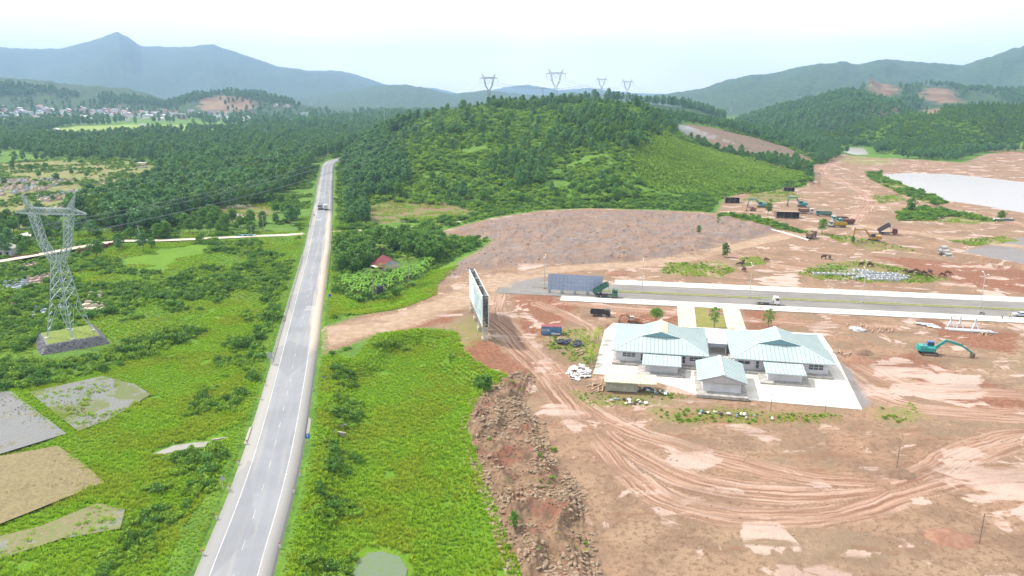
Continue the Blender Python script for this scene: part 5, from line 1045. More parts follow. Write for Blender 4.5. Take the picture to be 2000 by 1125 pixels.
dump_truck(P(1640, 433), math.pi + AVR + 0.1, 'pale teal cab dump truck third in the parked row', paint('mint_cab', (0.25, 0.45, 0.43)), paint('rust', (0.15, 0.07, 0.06)), 0, 8.6, 3)
dump_truck(P(1609, 422), math.pi + AVR - 0.1, 'green dump truck parked right of the open work shed', paint('green2', (0.05, 0.22, 0.17)), paint('tip_green2', (0.09, 0.2, 0.15)), 0, 8.6, 3)
dump_truck(P(1573, 417), AVR - 0.2, 'dump truck with white cab and rusty tipper by the open shed', paint('white2', (0.55, 0.55, 0.53)), paint('rust2', (0.2, 0.1, 0.07)), 0, 8.6, 3, SOIL)
c, t = at_s(s_at_y(458)); n = np.array([t[1], -t[0]])
q = c + n * -1.7; dump_truck((q[0], q[1], 0.06), math.atan2(-t[1], -t[0]), 'grey truck driving towards the viewer on the highway', paint('grey_cab', (0.3, 0.33, 0.36)), paint('tip_slate', (0.12, 0.14, 0.15)), 0, 8.5, 3)
q = c + n * 1.7 + t * -4
van = thing('box_truck', (q[0], q[1], 0.06), math.atan2(t[1], t[0]), 'pale box truck driving away on the right highway lane', 'truck')
part('cargo_box', MB().box(-0.6, 0, 0.8, 4.6, 2.2, 2.4), paint('pale_box', (0.48, 0.48, 0.46)), van); cb = part('cab', MB().side([(1.75, 0.6), (3.2, 0.6), (3.2, 1.4), (2.8, 2.3), (1.75, 2.3)], -1.0, 1.0), paint('pale_box2', (0.5, 0.5, 0.5)), van)
part('windscreen', MB().add([(3.19, -0.9, 1.45), (3.19, 0.9, 1.45), (2.84, 0.85, 2.2), (2.84, -0.85, 2.2)], [(0, 1, 2, 3)]), GLASS, cb); part('chassis', MB().box(0, 0, 0.5, 5.8, 0.9, 0.28), DARK, van)
for x in (2.4, -1.8):
    for s in (-1, 1): wheel(van, x, s * 0.9, 0.42, 0.28)
def excavator(loc, rz, label, body, arm, pts, scale=1.0, track_rz=0.0, cabc=None, group='excavators'):
    """pts: boom foot, boom elbow, stick joint, bucket in local x,z"""
    root = thing('excavator', (*loc, gz(*loc) + 0.02), rz, label, 'excavator', group); root.scale = (scale,) * 3
    for s in (-1, 1):
        pr = [(-1.9, 0.15), (-1.6, 0.0), (1.6, 0.0), (1.9, 0.15), (2.05, 0.45), (1.75, 0.82), (-1.75, 0.82), (-2.05, 0.45)]
        tr = obj('track', MB().side(pr, s * 1.2 - 0.28, s * 1.2 + 0.28).mesh('track', DARK), root); tr.rotation_euler = (0, 0, track_rz)
        part('track_roller', MB().side([(-1.5, 0.2), (1.5, 0.2), (1.5, 0.55), (-1.5, 0.55)], s * 1.5, s * 1.52), mat('dusty_track', (0.3, 0.22, 0.16), (0.2, 0.14, 0.1), 2), tr)
    part('turntable', MB().tube((0, 0, 0.6), (0, 0, 1.05), 0.75, n=12), DARK, root)
    b = part('body', MB().prism([(-2.5, -1.0), (-2.2, -1.4), (1.3, -1.4), (1.3, 1.4), (-2.2, 1.4), (-2.5, 1.0), (-2.65, 0)], 1.05, 2.0).box(-1.5, 0, 2.0, 1.9, 2.3, 0.35), body, root)
    part('counterweight', MB().prism([(-2.75, 0.9), (-2.75, -0.9), (-2.3, -1.42), (-2.05, -1.42), (-2.05, 1.42), (-2.3, 1.42)], 1.1, 1.85), body, b)
    cb = part('cab', MB().box(0.55, 0.85, 2.0, 1.5, 1.05, 1.15, taper=0.92), cabc or body, root); part('cab_window', MB().box(0.58, 0.85, 2.25, 1.52, 1.07, 0.65, taper=0.95), GLASS, cb)
    part('exhaust', MB().tube((-1.4, -0.6, 2.3), (-1.4, -0.6, 2.9), 0.07, n=6), DARK, b)
    f, e1, j, k = [Vector((p[0], -0.25, p[1])) for p in pts]
    bm = MB().beam(f, e1, 0.42, 0.62); bm.beam(e1, j, 0.40, 0.52); bm.blob(e1.x, e1.y, e1.z, 0.33, 0.21, 0.33, 8, 5, 0); part('boom', bm, arm, root)
    d = (j - k).normalized(); st = part('stick', MB().beam(j + d * 0.6, k, 0.36, 0.46), arm, root)
    part('boom_ram', MB().tube((f.x + 0.7, -0.25, f.z - 0.35), (f + (e1 - f) * 0.62) - Vector((0, 0, 0.3)), 0.09, n=6), STEEL, root); part('stick_ram', MB().tube(e1 + Vector((0, 0, 0.5)) + (j - e1) * 0.2, j + d * 0.55 + Vector((0, 0, 0.15)), 0.08, n=6), STEEL, root)
    sg = 1 if k.x >= f.x else -1
    part('bucket', MB().side([(k.x - 0.3, k.z + 0.25), (k.x + 0.35, k.z + 0.1), (k.x + 0.5, k.z - 0.55), (k.x + 0.15, k.z - 1.0), (k.x - 0.55, k.z - 0.95), (k.x - 0.35, k.z - 0.4)], -0.85, 0.35), mat('bucket_steel', (0.12, 0.085, 0.06), (0.2, 0.14, 0.1), 2), root)
    return root
TEAL = paint('teal', (0.03, 0.27, 0.24)); OCH = paint('ochre', (0.42, 0.22, 0.045)); RUSTB = paint('rusty_orange', (0.28, 0.12, 0.06)); PETR = paint('petrol', (0.06, 0.25, 0.24))
excavator(P(1812, 692), AVR - 0.02, 'teal excavator reaching its bucket right across the wet mud', TEAL, TEAL, [(1.1, 1.6), (3.6, 3.9), (7.4, 2.8), (10.0, 1.0)], 1.1, 0.05, paint('cab_blue', (0.05, 0.15, 0.4)))
excavator(P(1706, 472), math.pi + AVR, 'orange excavator with bent arm by the drainage trench', OCH, OCH, [(1.1, 1.6), (3.2, 4.3), (7.2, 4.6), (7.5, 1.3)], 1.25, 0.0, DARK)
excavator(P(1236, 630), math.pi + AVR + 0.1, 'small rusty excavator digging beside the left site office', RUSTB, RUSTB, [(1.1, 1.6), (2.6, 3.4), (5.0, 3.0), (5.6, 1.0)], 0.75, 0.2, WHITEM)
excavator(P(1487, 405), math.pi + AVR, 'petrol blue excavator next to the dark tree by the sheds', PETR, PETR, [(1.1, 1.6), (3.0, 4.4), (6.2, 4.2), (6.9, 1.2)], 1.2)
excavator(P(1566, 404), math.pi + AVR, 'petrol blue excavator arching its arm above the open shed', PETR, PETR, [(1.1, 1.6), (3.0, 4.8), (6.6, 4.6), (7.0, 1.2)], 1.25)
excavator(P(1470, 412), math.pi + AVR + 0.3, 'tiny rust coloured digger near the first shed', RUSTB, RUSTB, [(1.1, 1.6), (2.4, 3.2), (4.4, 2.6), (4.8, 1.0)], 0.8)
# silver car, motorbikes
x, y = P(1993, 618); car = thing('car', (x, y, 0.05), math.pi + AVR, 'silver car parked on the avenue at the right edge', 'car'); SILV = paint('silver', (0.45, 0.47, 0.52))
part('body', MB().side([(-2.2, 0.35), (2.2, 0.35), (2.25, 0.75), (1.9, 0.9), (1.0, 0.98), (-1.7, 1.0), (-2.2, 0.9)], -0.88, 0.88), SILV, car); cb = part('cabin', MB().side([(-1.75, 1.0), (1.0, 0.98), (0.35, 1.45), (-1.0, 1.47)], -0.74, 0.74), SILV, car)
part('windscreen', MB().add([(1.0, -0.68, 1.0), (1.0, 0.68, 1.0), (0.4, 0.62, 1.42), (0.4, -0.62, 1.42)], [(0, 1, 2, 3)]), GLASS, cb); part('rear_window', MB().add([(-1.74, 0.68, 1.02), (-1.74, -0.68, 1.02), (-1.05, -0.62, 1.44), (-1.05, 0.62, 1.44)], [(0, 1, 2, 3)]), GLASS, cb)
for s in (-1, 1):
    part('side_window', MB().add([(-1.4, s * 0.75, 1.03), (0.75, s * 0.75, 1.03), (0.3, s * 0.75, 1.4), (-1.0, s * 0.75, 1.4)], [(0, 1, 2, 3)] if s < 0 else [(3, 2, 1, 0)]), GLASS, cb); part('headlight', MB().box(2.18, s * 0.65, 0.62, 0.1, 0.35, 0.15), LAMPW, car)
    for xx in (-1.35, 1.35): wheel(car, xx, s * 0.8, 0.32, 0.2)
def motorbike(loc, rz, label, rider=False):
    root = thing('motorbike', loc, rz, label, 'motorbike')
    for xx in (-0.62, 0.62): part('wheel', MB().ring((xx, -0.05, 0.3), (xx, 0.05, 0.3), 0.3, 0.2, 12), RUBBER, root)
    part('frame', MB().side([(-0.75, 0.45), (0.35, 0.35), (0.5, 0.7), (0.1, 0.6), (-0.7, 0.72)], -0.14, 0.14), paint('bike', (0.12, 0.12, 0.14)), root); part('seat', MB().box(-0.3, 0, 0.74, 0.8, 0.26, 0.1), RUBBER, root)
    part('fork', MB().beam((0.62, 0, 0.3), (0.45, 0, 0.98), 0.08), STEEL, root); part('handlebar', MB().beam((0.45, -0.33, 1.0), (0.45, 0.33, 1.0), 0.05), DARK, root); return root
x, y = P(1918, 614.5); motorbike((x, y, 0.05), AVR + 0.2, 'dark motorbike parked on the avenue left of the silver car')
# people: one continuous skinned body each
def person(loc, rz, label, top, legs, pose='stand'):
    root = thing('person', loc, rz, label, 'person', None)
    if pose == 'stand': J = {'pel': (0, 0, .95), 'che': (0.02, 0, 1.35), 'nec': (0.02, 0, 1.5), 'hed': (0.05, 0, 1.65), 'top': (0.04, 0, 1.74), 'sL': (0, .19, 1.42), 'eL': (0.03, .26, 1.15), 'wL': (0.14, .24, .92), 'sR': (0, -.19, 1.42), 'eR': (.03, -.27, 1.15), 'wR': (.16, -.22, .93), 'hL': (0, .1, .9), 'kL': (.04, .11, .5), 'aL': (-.02, .12, .08), 'tL': (.14, .13, .04), 'hR': (0, -.1, .9), 'kR': (.02, -.12, .5), 'aR': (-.05, -.12, .08), 'tR': (.11, -.14, .04)}
    else: J = {'pel': (-.1, 0, .78), 'che': (.28, 0, .98), 'nec': (.42, 0, 1.02), 'hed': (.56, 0, .99), 'top': (.64, 0, .96), 'sL': (.34, .19, 1.0), 'eL': (.42, .25, .72), 'wL': (.5, .2, .46), 'sR': (.34, -.19, 1.0), 'eR': (.42, -.25, .72), 'wR': (.52, -.18, .46), 'hL': (-.08, .11, .76), 'kL': (.12, .15, .44), 'aL': (-.06, .15, .08), 'tL': (.1, .16, .04), 'hR': (-.08, -.11, .76), 'kR': (.1, -.15, .44), 'aR': (-.1, -.15, .08), 'tR': (.06, -.16, .04)}
    E_ = [('pel', 'che'), ('che', 'nec'), ('nec', 'hed'), ('hed', 'top'), ('che', 'sL'), ('sL', 'eL'), ('eL', 'wL'), ('che', 'sR'), ('sR', 'eR'), ('eR', 'wR'), ('pel', 'hL'), ('hL', 'kL'), ('kL', 'aL'), ('aL', 'tL'), ('pel', 'hR'), ('hR', 'kR'), ('kR', 'aR'), ('aR', 'tR')]
    rad = {'pel': .14, 'che': .16, 'nec': .06, 'hed': .1, 'top': .075, 's': .075, 'e': .05, 'w': .04, 'h': .1, 'k': .07, 'a': .05, 't': .045}; ks = list(J)
    me = bpy.data.meshes.new('body'); me.from_pydata([J[k] for k in ks], [(ks.index(a), ks.index(b)) for a, b in E_], []); o = obj('body', me, root); me.materials.append(top); me.materials.append(legs); me.materials.append(mat('skin', (0.28, 0.16, 0.1)))
    o.modifiers.new('skin', 'SKIN'); o.modifiers.new('sub', 'SUBSURF').levels = 1; o.modifiers['sub'].render_levels = 1
    for i, k in enumerate(ks):
        r = rad.get(k, rad.get(k[0])); me.skin_vertices[0].data[i].radius = (r, r)
    me.skin_vertices[0].data[0].use_root = True
    dg = bpy.context.evaluated_depsgraph_get(); nm = bpy.data.meshes.new_from_object(o.evaluated_get(dg)); nm.name = 'body'; o.modifiers.clear(); o.data = nm
    if not nm.materials: nm.materials.append(top)
    while len(nm.materials) < 3: nm.materials.append([top, legs, MATS['skin']][len(nm.materials)])
    hz = J['nec']
    for p in nm.polygons:
        c = p.center; hd = (Vector(c) - Vector(J['hed'])).length; wd = min((Vector(c) - Vector(J[k])).length for k in ('wL', 'wR'))
        p.material_index = 2 if hd < 0.13 or wd < 0.09 else (1 if (c.z < J['pel'][2] - 0.02 and c.x < J['pel'][0] + 0.3 and min((Vector(c) - Vector(J[k])).length for k in ('eL', 'eR')) > 0.18) else 0)
        p.use_smooth = True
    hp = J['top']; part('hat', MB().tube((hp[0] - 0.02, 0, hp[2] + 0.0), (hp[0] - 0.02, 0, hp[2] + 0.09), 0.15, 0.08, 10), mat('straw_hat', (0.5, 0.45, 0.33)), root)
    return root
x, y = P(1957.5, 624); person((x, y, 0.15), 2.4, 'person in dark clothes bending down on the pavement', paint('dark_cloth', (0.03, 0.03, 0.04)), paint('dark_trouser', (0.05, 0.05, 0.07)), 'bend')
x, y = P(1971.5, 622.5); person((x, y, 0.15), -1.2, 'person in a yellow safety vest standing on the pavement', paint('vest', (0.5, 0.5, 0.05)), paint('trouser_grey', (0.2, 0.2, 0.22)))
x, y = P(1975, 623.5); person((x, y, 0.15), 2.6, 'person in a white shirt standing beside the silver car', paint('shirt', (0.55, 0.55, 0.58)), paint('trouser_blue', (0.08, 0.1, 0.18)))
c, t = at_s(s_at_y(432)); n = np.array([t[1], -t[0]]); q = c - n * 4.6
b = motorbike((q[0], q[1], 0.03), math.atan2(-t[1], -t[0]), 'motorbike riding on the left shoulder of the highway'); person((q[0], q[1], 0.03), math.atan2(-t[1], -t[0]), 'person in a white shirt riding the motorbike on the highway shoulder', MATS['paint_shirt'], MATS['paint_dark_trouser'], 'bend').location = (q[0] - 0.0, q[1], 0.12)

# ------------------------------------------------------------ pylons and lines
def lattice(mb, A, B, n, w, cross=True):
    """A, B: lists of 4 corner points (bottom, top); n bays of bracing"""
    A = [Vector(p) for p in A]; B = [Vector(p) for p in B]
    for a, b in zip(A, B): mb.beam(a, b, w)
    for i in range(n):
        t0, t1 = i / n, (i + 1) / n
        for k in range(4):
            p0 = A[k].lerp(B[k], t0); p1 = A[k].lerp(B[k], t1); q0 = A[(k + 1) % 4].lerp(B[(k + 1) % 4], t0); q1 = A[(k + 1) % 4].lerp(B[(k + 1) % 4], t1)
            mb.beam(p0, q1, w * 0.6); mb.beam(q0, p1, w * 0.6) if cross else None
            if i: mb.beam(p0, q0, w * 0.55)
    for k in range(4): mb.beam(B[k], B[(k + 1) % 4], w * 0.7)
def pylon_proto(w=0.2):
    root = obj('transmission_pylon', None); base = [(-4.2, -4.2), (4.2, -4.2), (4.2, 4.2), (-4.2, 4.2)]; kn = [(-2.5, -2.5), (2.5, -2.5), (2.5, 2.5), (-2.5, 2.5)]
    for (bx, by), (kx, ky) in zip(base, kn):           # four splayed legs
        mb = MB(); mb.beam((bx, by, 0), (kx, ky, 11), w)
        sx, sy = -np.sign(bx), -np.sign(by)
        for i in range(1, 5):
            t = i / 5; p = Vector((bx, by, 0)).lerp(Vector((kx, ky, 11)), t); mb.beam(p, (p.x + sx * 1.3 * (1.1 - t * 0.2), p.y, p.z + 0.9), w * 0.6); mb.beam(p, (p.x, p.y + sy * 1.3 * (1.1 - t * 0.2), p.z + 0.9), w * 0.6)
        a = Vector((bx * 0.1 + kx * 0.0, by, 6.5)); mb.beam((bx, by, 0), (0.1 * bx, ky * 1.15, 8.0), w * 0.6); mb.beam((bx, by, 0), (kx * 1.15, 0.1 * by, 8.0), w * 0.6); mb.beam((0.1 * bx, ky * 1.15, 8.0), (kx, ky, 11), w * 0.5); mb.beam((kx * 1.15, 0.1 * by, 8.0), (kx, ky, 11), w * 0.5)
        part('leg', mb, GALV, root); part('footing', MB().box(bx, by, -1.0, 0.9, 0.9, 1.25), CONC, root)
    mb = MB(); lattice(mb, [(x_, y_, 11) for x_, y_ in kn], [(-1.5, -1.3, 22), (1.5, -1.3, 22), (1.5, 1.3, 22), (-1.5, 1.3, 22)], 4, w); part('waist', mb, GALV, root)
    for s in (-1, 1):                                   # the two forks of the window
        mb = MB(); e = 5.6 * s; b = [(0.1 * s, -1.3, 22), (1.5 * s, -1.3, 22), (1.5 * s, 1.3, 22), (0.1 * s, 1.3, 22)]; m_ = [(3.4 * s, -1.1, 27.5), (4.6 * s, -1.1, 27.0), (4.6 * s, 1.1, 27.0), (3.4 * s, 1.1, 27.5)]; t_ = [(4.7 * s, -0.9, 36), (6.6 * s, -0.9, 36), (6.6 * s, 0.9, 36), (4.7 * s, 0.9, 36)]
        lattice(mb, b, m_, 3, w * 0.85); lattice(mb, m_, t_, 5, w * 0.85); part('fork', mb, GALV, root)
        mb = MB(); lattice(mb, [(5.6 * s, -0.7, 37.6), (6.8 * s, -0.7, 37.2), (6.8 * s, 0.7, 37.2), (5.6 * s, 0.7, 37.6)], [(8.3 * s, -0.1, 41.5), (8.6 * s, -0.1, 41.3), (8.6 * s, 0.1, 41.3), (8.3 * s, 0.1, 41.5)], 3, w * 0.7); part('earth_wire_peak', mb, GALV, root)
        mb = MB(); lattice(mb, [(6.6 * s, -0.9, 36), (6.6 * s, 0.9, 36), (6.6 * s, 0.9, 37.7), (6.6 * s, -0.9, 37.7)], [(11.2 * s, -0.15, 36.1), (11.2 * s, 0.15, 36.1), (11.2 * s, 0.15, 36.4), (11.2 * s, -0.15, 36.4)], 3, w * 0.7); part('crossarm', mb, GALV, root)
        part('insulator', MB().tube((11.0 * s, 0, 36.0), (11.0 * s, 0, 31.2), 0.16, n=7), mat('insulator_glass', (0.12, 0.17, 0.18), (0.08, 0.1, 0.1), 3, 0.3), root)
    mb = MB(); lattice(mb, [(-6.6, -0.9, 36), (-6.6, 0.9, 36), (-6.6, 0.9, 37.7), (-6.6, -0.9, 37.7)], [(6.6, -0.9, 36), (6.6, 0.9, 36), (6.6, 0.9, 37.7), (6.6, -0.9, 37.7)], 9, w * 0.75); part('crossbeam', mb, GALV, root)
    for s in (-1, 1): part('insulator', MB().tube((3.2 * s, 0, 35.9), (0, 0, 32.0), 0.14, n=7), MATS['insulator_glass'], root)
    return root
PB = P(137, 653, 0.4); DOM = {}
pyl = pylon_proto(0.18); pz = 0.45; pyl.location = (PB[0], PB[1], pz); P_ROT = R(-9); pyl.rotation_euler = (0, 0, P_ROT)
tag(pyl, 'big steel lattice pylon on a stone platform in the scrub at left', 'pylon', 'transmission pylons')
pylf = pylon_proto(0.46); tag(pylf, 'lattice pylon', 'pylon', 'transmission pylons')
PY = {'big': (PB[0], PB[1], pz, P_ROT, 1.0)}
for key, u, Yd, hgt, rot, lab in (('h1', 955, 960, 41, R(-4), 'lattice pylon on the left of the hilltop'), ('h2', 1085, 935, 43, R(-3), 'tallest looking lattice pylon in the middle of the hilltop'), ('h3', 1174, 1500, 42, R(-8), 'faint lattice pylon rising behind the hilltop trees'), ('h4', 1224, 1440, 42, R(-10), 'rightmost lattice pylon behind the hilltop'), ('h5', 1339, 1650, 42, R(-12), 'hazy lattice pylon right of the hill against the far range')):
    x = W(u, 200, Yd)[0]; z = gz(x, Yd); s = hgt / 41.0; o = clone(pylf, (x, Yd, z), rot, s, lab); PY[key] = (x, Yd, z, rot, s)
for u, v, Yd, lab in ((1432, 118 + 56, 2600, 'small pylon on the ridge of the right range'), (1560, 185, 3000, 'small hazy pylon left on the right range'), (1180, 186, 3200, 'tiny pale pylon in the far plain right of the hill'), (1125, 186, 3000, 'tiny pale pylon in the far plain behind the hill')):
    x = W(u, v, Yd)[0]; clone(pylf, (x, Yd, gz(x, Yd)), R(-8), 1.15, lab)
for ch in list(pylf.children): bpy.data.objects.remove(ch)
bpy.data.objects.remove(pylf)
WIRE = mat('conductor', (0.16, 0.18, 0.2), None, 1, 0.5)
def wire(a, b, sag, r, label, n=26):
    mb = MB(); pts = []
    for i in range(n + 1): t = i / n; pts.append((a[0] + (b[0] - a[0]) * t, a[1] + (b[1] - a[1]) * t, a[2] + (b[2] - a[2]) * t - 4 * sag * t * (1 - t)))
    for p, q in zip(pts[:-1], pts[1:]): mb.tube(p, q, r, n=4, caps=False)
    obj('power_line', mb.mesh('power_line', WIRE), label=label, cat='cable', group='high voltage conductors')
def att(k, lx, lz): x, y, z, r, s = PY[k]; return (x + lx * s * math.cos(r), y + lx * s * math.sin(r), z + lz * s)
for lx, lz, nm in ((-11, 31.2, 'left'), (0, 32, 'middle'), (11, 31.2, 'right')):
    for d, sd in ((-0.25, 'left'), (0.25, 'right')): wire(att('big', lx + d, lz), att('h1', lx + d, lz), 20, 0.045, '%s strand of the %s conductor pair from the big pylon to the hilltop' % (sd, nm), 40)
for lx, sd in ((-8.4, 'left'), (8.4, 'right')): wire(att('big', lx, 41.4), att('h1', lx, 41.4), 15, 0.035, 'thin earth wire from the %s peak of the big pylon' % sd)
for a, b in (('h1', 'h3'), ('h2', 'h4'), ('h4', 'h5')):
    for lx, lz in ((-11, 31.2), (0, 32), (11, 31.2)): wire(att(a, lx, lz), att(b, lx, lz), 10, 0.10, 'conductor between the pylons behind the hilltop', 14)
# walled platform under the big pylon
plat = thing('stone_platform', (PB[0], PB[1], -2.2), R(38), 'stone pitched platform topped with grass under the big pylon', 'platform')
hb, ht, hh = 8.8, 6.7, 2.62
part('core', MB().add([(-hb, -hb, 0), (hb, -hb, 0), (hb, hb, 0), (-hb, hb, 0), (-ht, -ht, hh), (ht, -ht, hh), (ht, ht, hh), (-ht, ht, hh)], [(0, 1, 5, 4), (1, 2, 6, 5), (2, 3, 7, 6), (3, 0, 4, 7), (4, 5, 6, 7)]), mat('mortar', (0.2, 0.2, 0.2), (0.14, 0.14, 0.14), 2), plat)
part('grass_top', MB().box(0, 0, hh - 0.01, 2 * ht - 0.4, 2 * ht - 0.4, 0.08), mat('platform_grass', (0.16, 0.2, 0.04), (0.11, 0.16, 0.03), 0.8, 0.95), plat)
mb = MB(); rs = random.Random(4)
for k in range(4):
    for j in range(7):
        t = (j + 0.5) / 7; half = hb + (ht - hb) * t; m_ = int(half * 2 / 0.62)
        for i in range(m_):
            a = -half + (i + 0.5 + rs.uniform(-.25, .25)) * 2 * half / m_; p = (a, -half - 0.02); c_, s_ = math.cos(k * math.pi / 2), math.sin(k * math.pi / 2)
            mb.blob(p[0] * c_ - p[1] * s_, p[0] * s_ + p[1] * c_, t * hh, rs.uniform(.24, .36), rs.uniform(.24, .36), rs.uniform(.16, .24), 6, 3, 0.25, rs.random())
ps = part('pitching_stones', mb, STONE, plat); ps['kind'] = 'stuff'
# masts and poles far off
for u, v0, v1, Yd, nm, lab in ((752, 262, 215, 1100, 'radio_mast', 'thin pale mast rising from the valley woods left of the hill'), (1060, 195, 172, 2600, 'water_tower', 'slim far tower behind the hilltop')):
    x = W(u, v0, Yd)[0]; z = gz(x, Yd); zt = W(u, v1, Yd)[2]; root = thing(nm, (x, Yd, z), 0, lab, 'tower'); w_ = 0.5 if nm == 'radio_mast' else 3.0
    mb = MB(); lattice(mb, [(-w_, -w_, 0), (w_, -w_, 0), (w_, w_, 0), (-w_, w_, 0)], [(-w_ * .6, -w_ * .6, zt - z), (w_ * .6, -w_ * .6, zt - z), (w_ * .6, w_ * .6, zt - z), (-w_ * .6, w_ * .6, zt - z)], 12, 0.25 if w_ < 1 else 0.9); part('lattice', mb, GALV, root); part('head', MB().box(0, 0, zt - z, w_, w_, 2.0), STEEL, root)

# ------------------------------------------------------------ billboards
a0 = Vector(BBF[0]); a3 = Vector(BBF[3]); dv = (a3 - a0); bl = dv.length + 3.0; ang = math.atan2(dv.y, dv.x); z0 = gz(*BBF[0])
bb = thing('billboard', (BBF[0][0], BBF[0][1], z0 - 0.3), ang, 'tall double sided billboard on lattice posts at the site entrance', 'billboard')
k = NT('faded_poster'); tc = k.n('ShaderNodeTexCoord').outputs['Object']; sp = k.n('ShaderNodeSeparateXYZ'); k.put(sp.inputs[0], tc)
n1 = k.noise(0.35, 5, 0.6, vec=tc); art = k.mix(k.rmp(n1, 0.42, 0.6), (0.44, 0.5, 0.52), (0.22, 0.36, 0.40)); art = k.mix(k.rmp(k.noise(0.9, 4, vec=tc), 0.55, 0.65), art, (0.45, 0.46, 0.42)); inn = k.mth('MULTIPLY', k.rmp(sp.outputs[0], 18.5, 19.0, 1, 0), k.rmp(sp.outputs[2], 12.0, 12.6, 1, 0))
k.bsdf(k.mix(inn, (0.54, 0.57, 0.58), art), 0.6, 0.3); POST = k.m
zb, zt = 4.6, 13.6
for s in (1, -1):
    pnl = part('poster_panel', MB().box(bl / 2 - 1.5, s * 0.85, zb, bl, 0.08, zt - zb), POST if s > 0 else mat('grey_panel_back', (0.42, 0.43, 0.44), (0.36, 0.37, 0.38), 0.5), bb)
    part('panel_edge', MB().box(bl / 2 - 1.5, s * 0.85, zt, bl + 0.1, 0.18, 0.12).box(bl / 2 - 1.5, s * 0.85, zb - 0.1, bl + 0.1, 0.18, 0.1).box(-1.5, s * 0.85, zb, 0.12, 0.2, zt - zb), FRAME, pnl)
for i in range(4):
    px = (bl - 3.0) * i / 3; mb = MB(); lattice(mb, [(px - 0.6, -0.6, 0.8), (px + 0.6, -0.6, 0.8), (px + 0.6, 0.6, 0.8), (px - 0.6, 0.6, 0.8)], [(px - 0.6, -0.6, zt - .1), (px + 0.6, -0.6, zt - .1), (px + 0.6, 0.6, zt - .1), (px - 0.6, 0.6, zt - .1)], 12, 0.15); part('post', mb, STEEL, bb)
    part('footing', MB().box(px, 0, -1.6 if i else -1.2, 2.2, 1.9, 2.6 if i else 2.2), mat('footing_concrete', (0.42, 0.38, 0.28), (0.33, 0.28, 0.2), 1.0, 0.9), bb)
mb = MB()
for zz in np.linspace(zb, zt - 0.1, 10):
    for xx in (-1.4,): mb.beam((xx, -0.8, zz), (xx, 0.8, zz), 0.12); mb.beam((xx, -0.8, zz), (xx, 0.8, zz + 0.9), 0.1) if zz < zt - 1 else None
for xx in np.linspace(-1.4, bl - 1.6, 18): mb.beam((xx, -0.8, zt - 0.15), (xx, 0.8, zt - 0.15), 0.14); mb.beam((xx, -0.8, zt - 0.2), (xx + 1.8, 0.8, zt - 0.2), 0.1)
part('inner_bracing', mb, DARK, bb)
lm = MB().beam((0, 0.9, 0), (0, 1.9, 0.25), 0.06).box(0, 1.95, 0.15, 0.35, 0.3, 0.16).mesh('floodlight', STEEL)
for xx in np.linspace(0, bl - 3, 9): obj('floodlight', lm, bb, loc=(xx, 0, zt + 0.05))
b2a, b2b = P(1070, 571.5), P(1176, 577); L2 = math.hypot(b2b[0] - b2a[0], b2b[1] - b2a[1]); b2 = thing('billboard', (*b2a, 0.1), math.atan2(b2b[1] - b2a[1], b2b[0] - b2a[0]), 'low wide blue grey billboard standing on the avenue median', 'billboard')
BG = mat('blue_grey_sheet', (0.30, 0.36, 0.48), (0.26, 0.32, 0.44), 0.8, 0.6)
for i in range(14):
    for j in range(4): part('sheet_panel', MB().box((i + 0.5) * L2 / 14, 0, 1.15 + j * 1.45, L2 / 14 - 0.06, 0.08, 1.40), BG, b2)
part('backing', MB().box(L2 / 2, 0.08, 1.15, L2, 0.06, 5.8), mat('backing_board', (0.2, 0.24, 0.33), None, 1), b2)
for i in range(5): part('leg', MB().box(0.6 + i * (L2 - 1.2) / 4, 0.1, -0.3, 0.9, 0.8, 1.5), mat('leg_block', (0.3, 0.33, 0.37), (0.24, 0.26, 0.3), 1), b2)

# ------------------------------------------------------------ street lamps on the median
def street_lamp(d, label):
    c = AV(d, 262.8); root = thing('street_lamp', (c[0], c[1], 0.2), AVR, label, 'street lamp', 'avenue street lamps')
    part('base', MB().box(0, 0, -0.1, 0.7, 0.7, 0.4), CONC2, root); part('pole', MB().tube((0, 0, 0), (0, 0, 11.2), 0.15, 0.09, 8), STEEL, root)
    for s in (-1, 1): a = part('arm', MB().tube((0, 0, 11.0), (0, s * 1.8, 11.9), 0.07, 0.05, 6), STEEL, root); part('lamp_head', MB().box(0, s * 2.2, 11.85, 0.32, 0.95, 0.16), FRAME, a)
for u, v, lab in ((1057, 575, 'leftmost street lamp, left of the blue grey billboard'), (1254, 571, 'street lamp right of the green tipping truck'), (1463, 580, 'street lamp behind the white flatbed truck'), (1683, 591, 'street lamp in front of the concrete frames'), (1917, 604, 'rightmost street lamp near the silver car')):
    x, y = P(u, v); street_lamp(x * DD[0] + y * DD[1], lab)

# ------------------------------------------------------------ signs and marker posts along the highway
BLUE = mat('sign_blue', (0.02, 0.12, 0.45), None, 2, 0.4); YEL = mat('sign_yellow', (0.6, 0.42, 0.02), None, 2, 0.4); GREYB = mat('sign_back', (0.35, 0.36, 0.38), None, 2, 0.5)
def sign(u, v, label, boards, h=2.6):
    x, y = PG(u, v); root = thing('road_sign', (x, y, gz(x, y)), R(13), label, 'road sign'); part('post', MB().tube((0, 0, -0.2), (0, 0, h + 0.3), 0.06, n=6), mat('sign_post', (0.5, 0.45, 0.25), (0.5, 0.5, 0.5), 0.8), root)
    for shp, m, zz, w, hh in boards:
        if shp == 'tri': pts = [(0, zz), (-w / 2, zz - w * .87), (w / 2, zz - w * .87)]
        elif shp == 'disc': pts = [(w / 2 * math.cos(t), zz - w / 2 + w / 2 * math.sin(t)) for t in np.linspace(0, 6.28, 17)[:-1]]
        else: pts = [(-w / 2, zz - hh), (w / 2, zz - hh), (w / 2, zz), (-w / 2, zz)]
        part('sign_board', MB().side(pts, -0.1, -0.05), m, root)
    return root
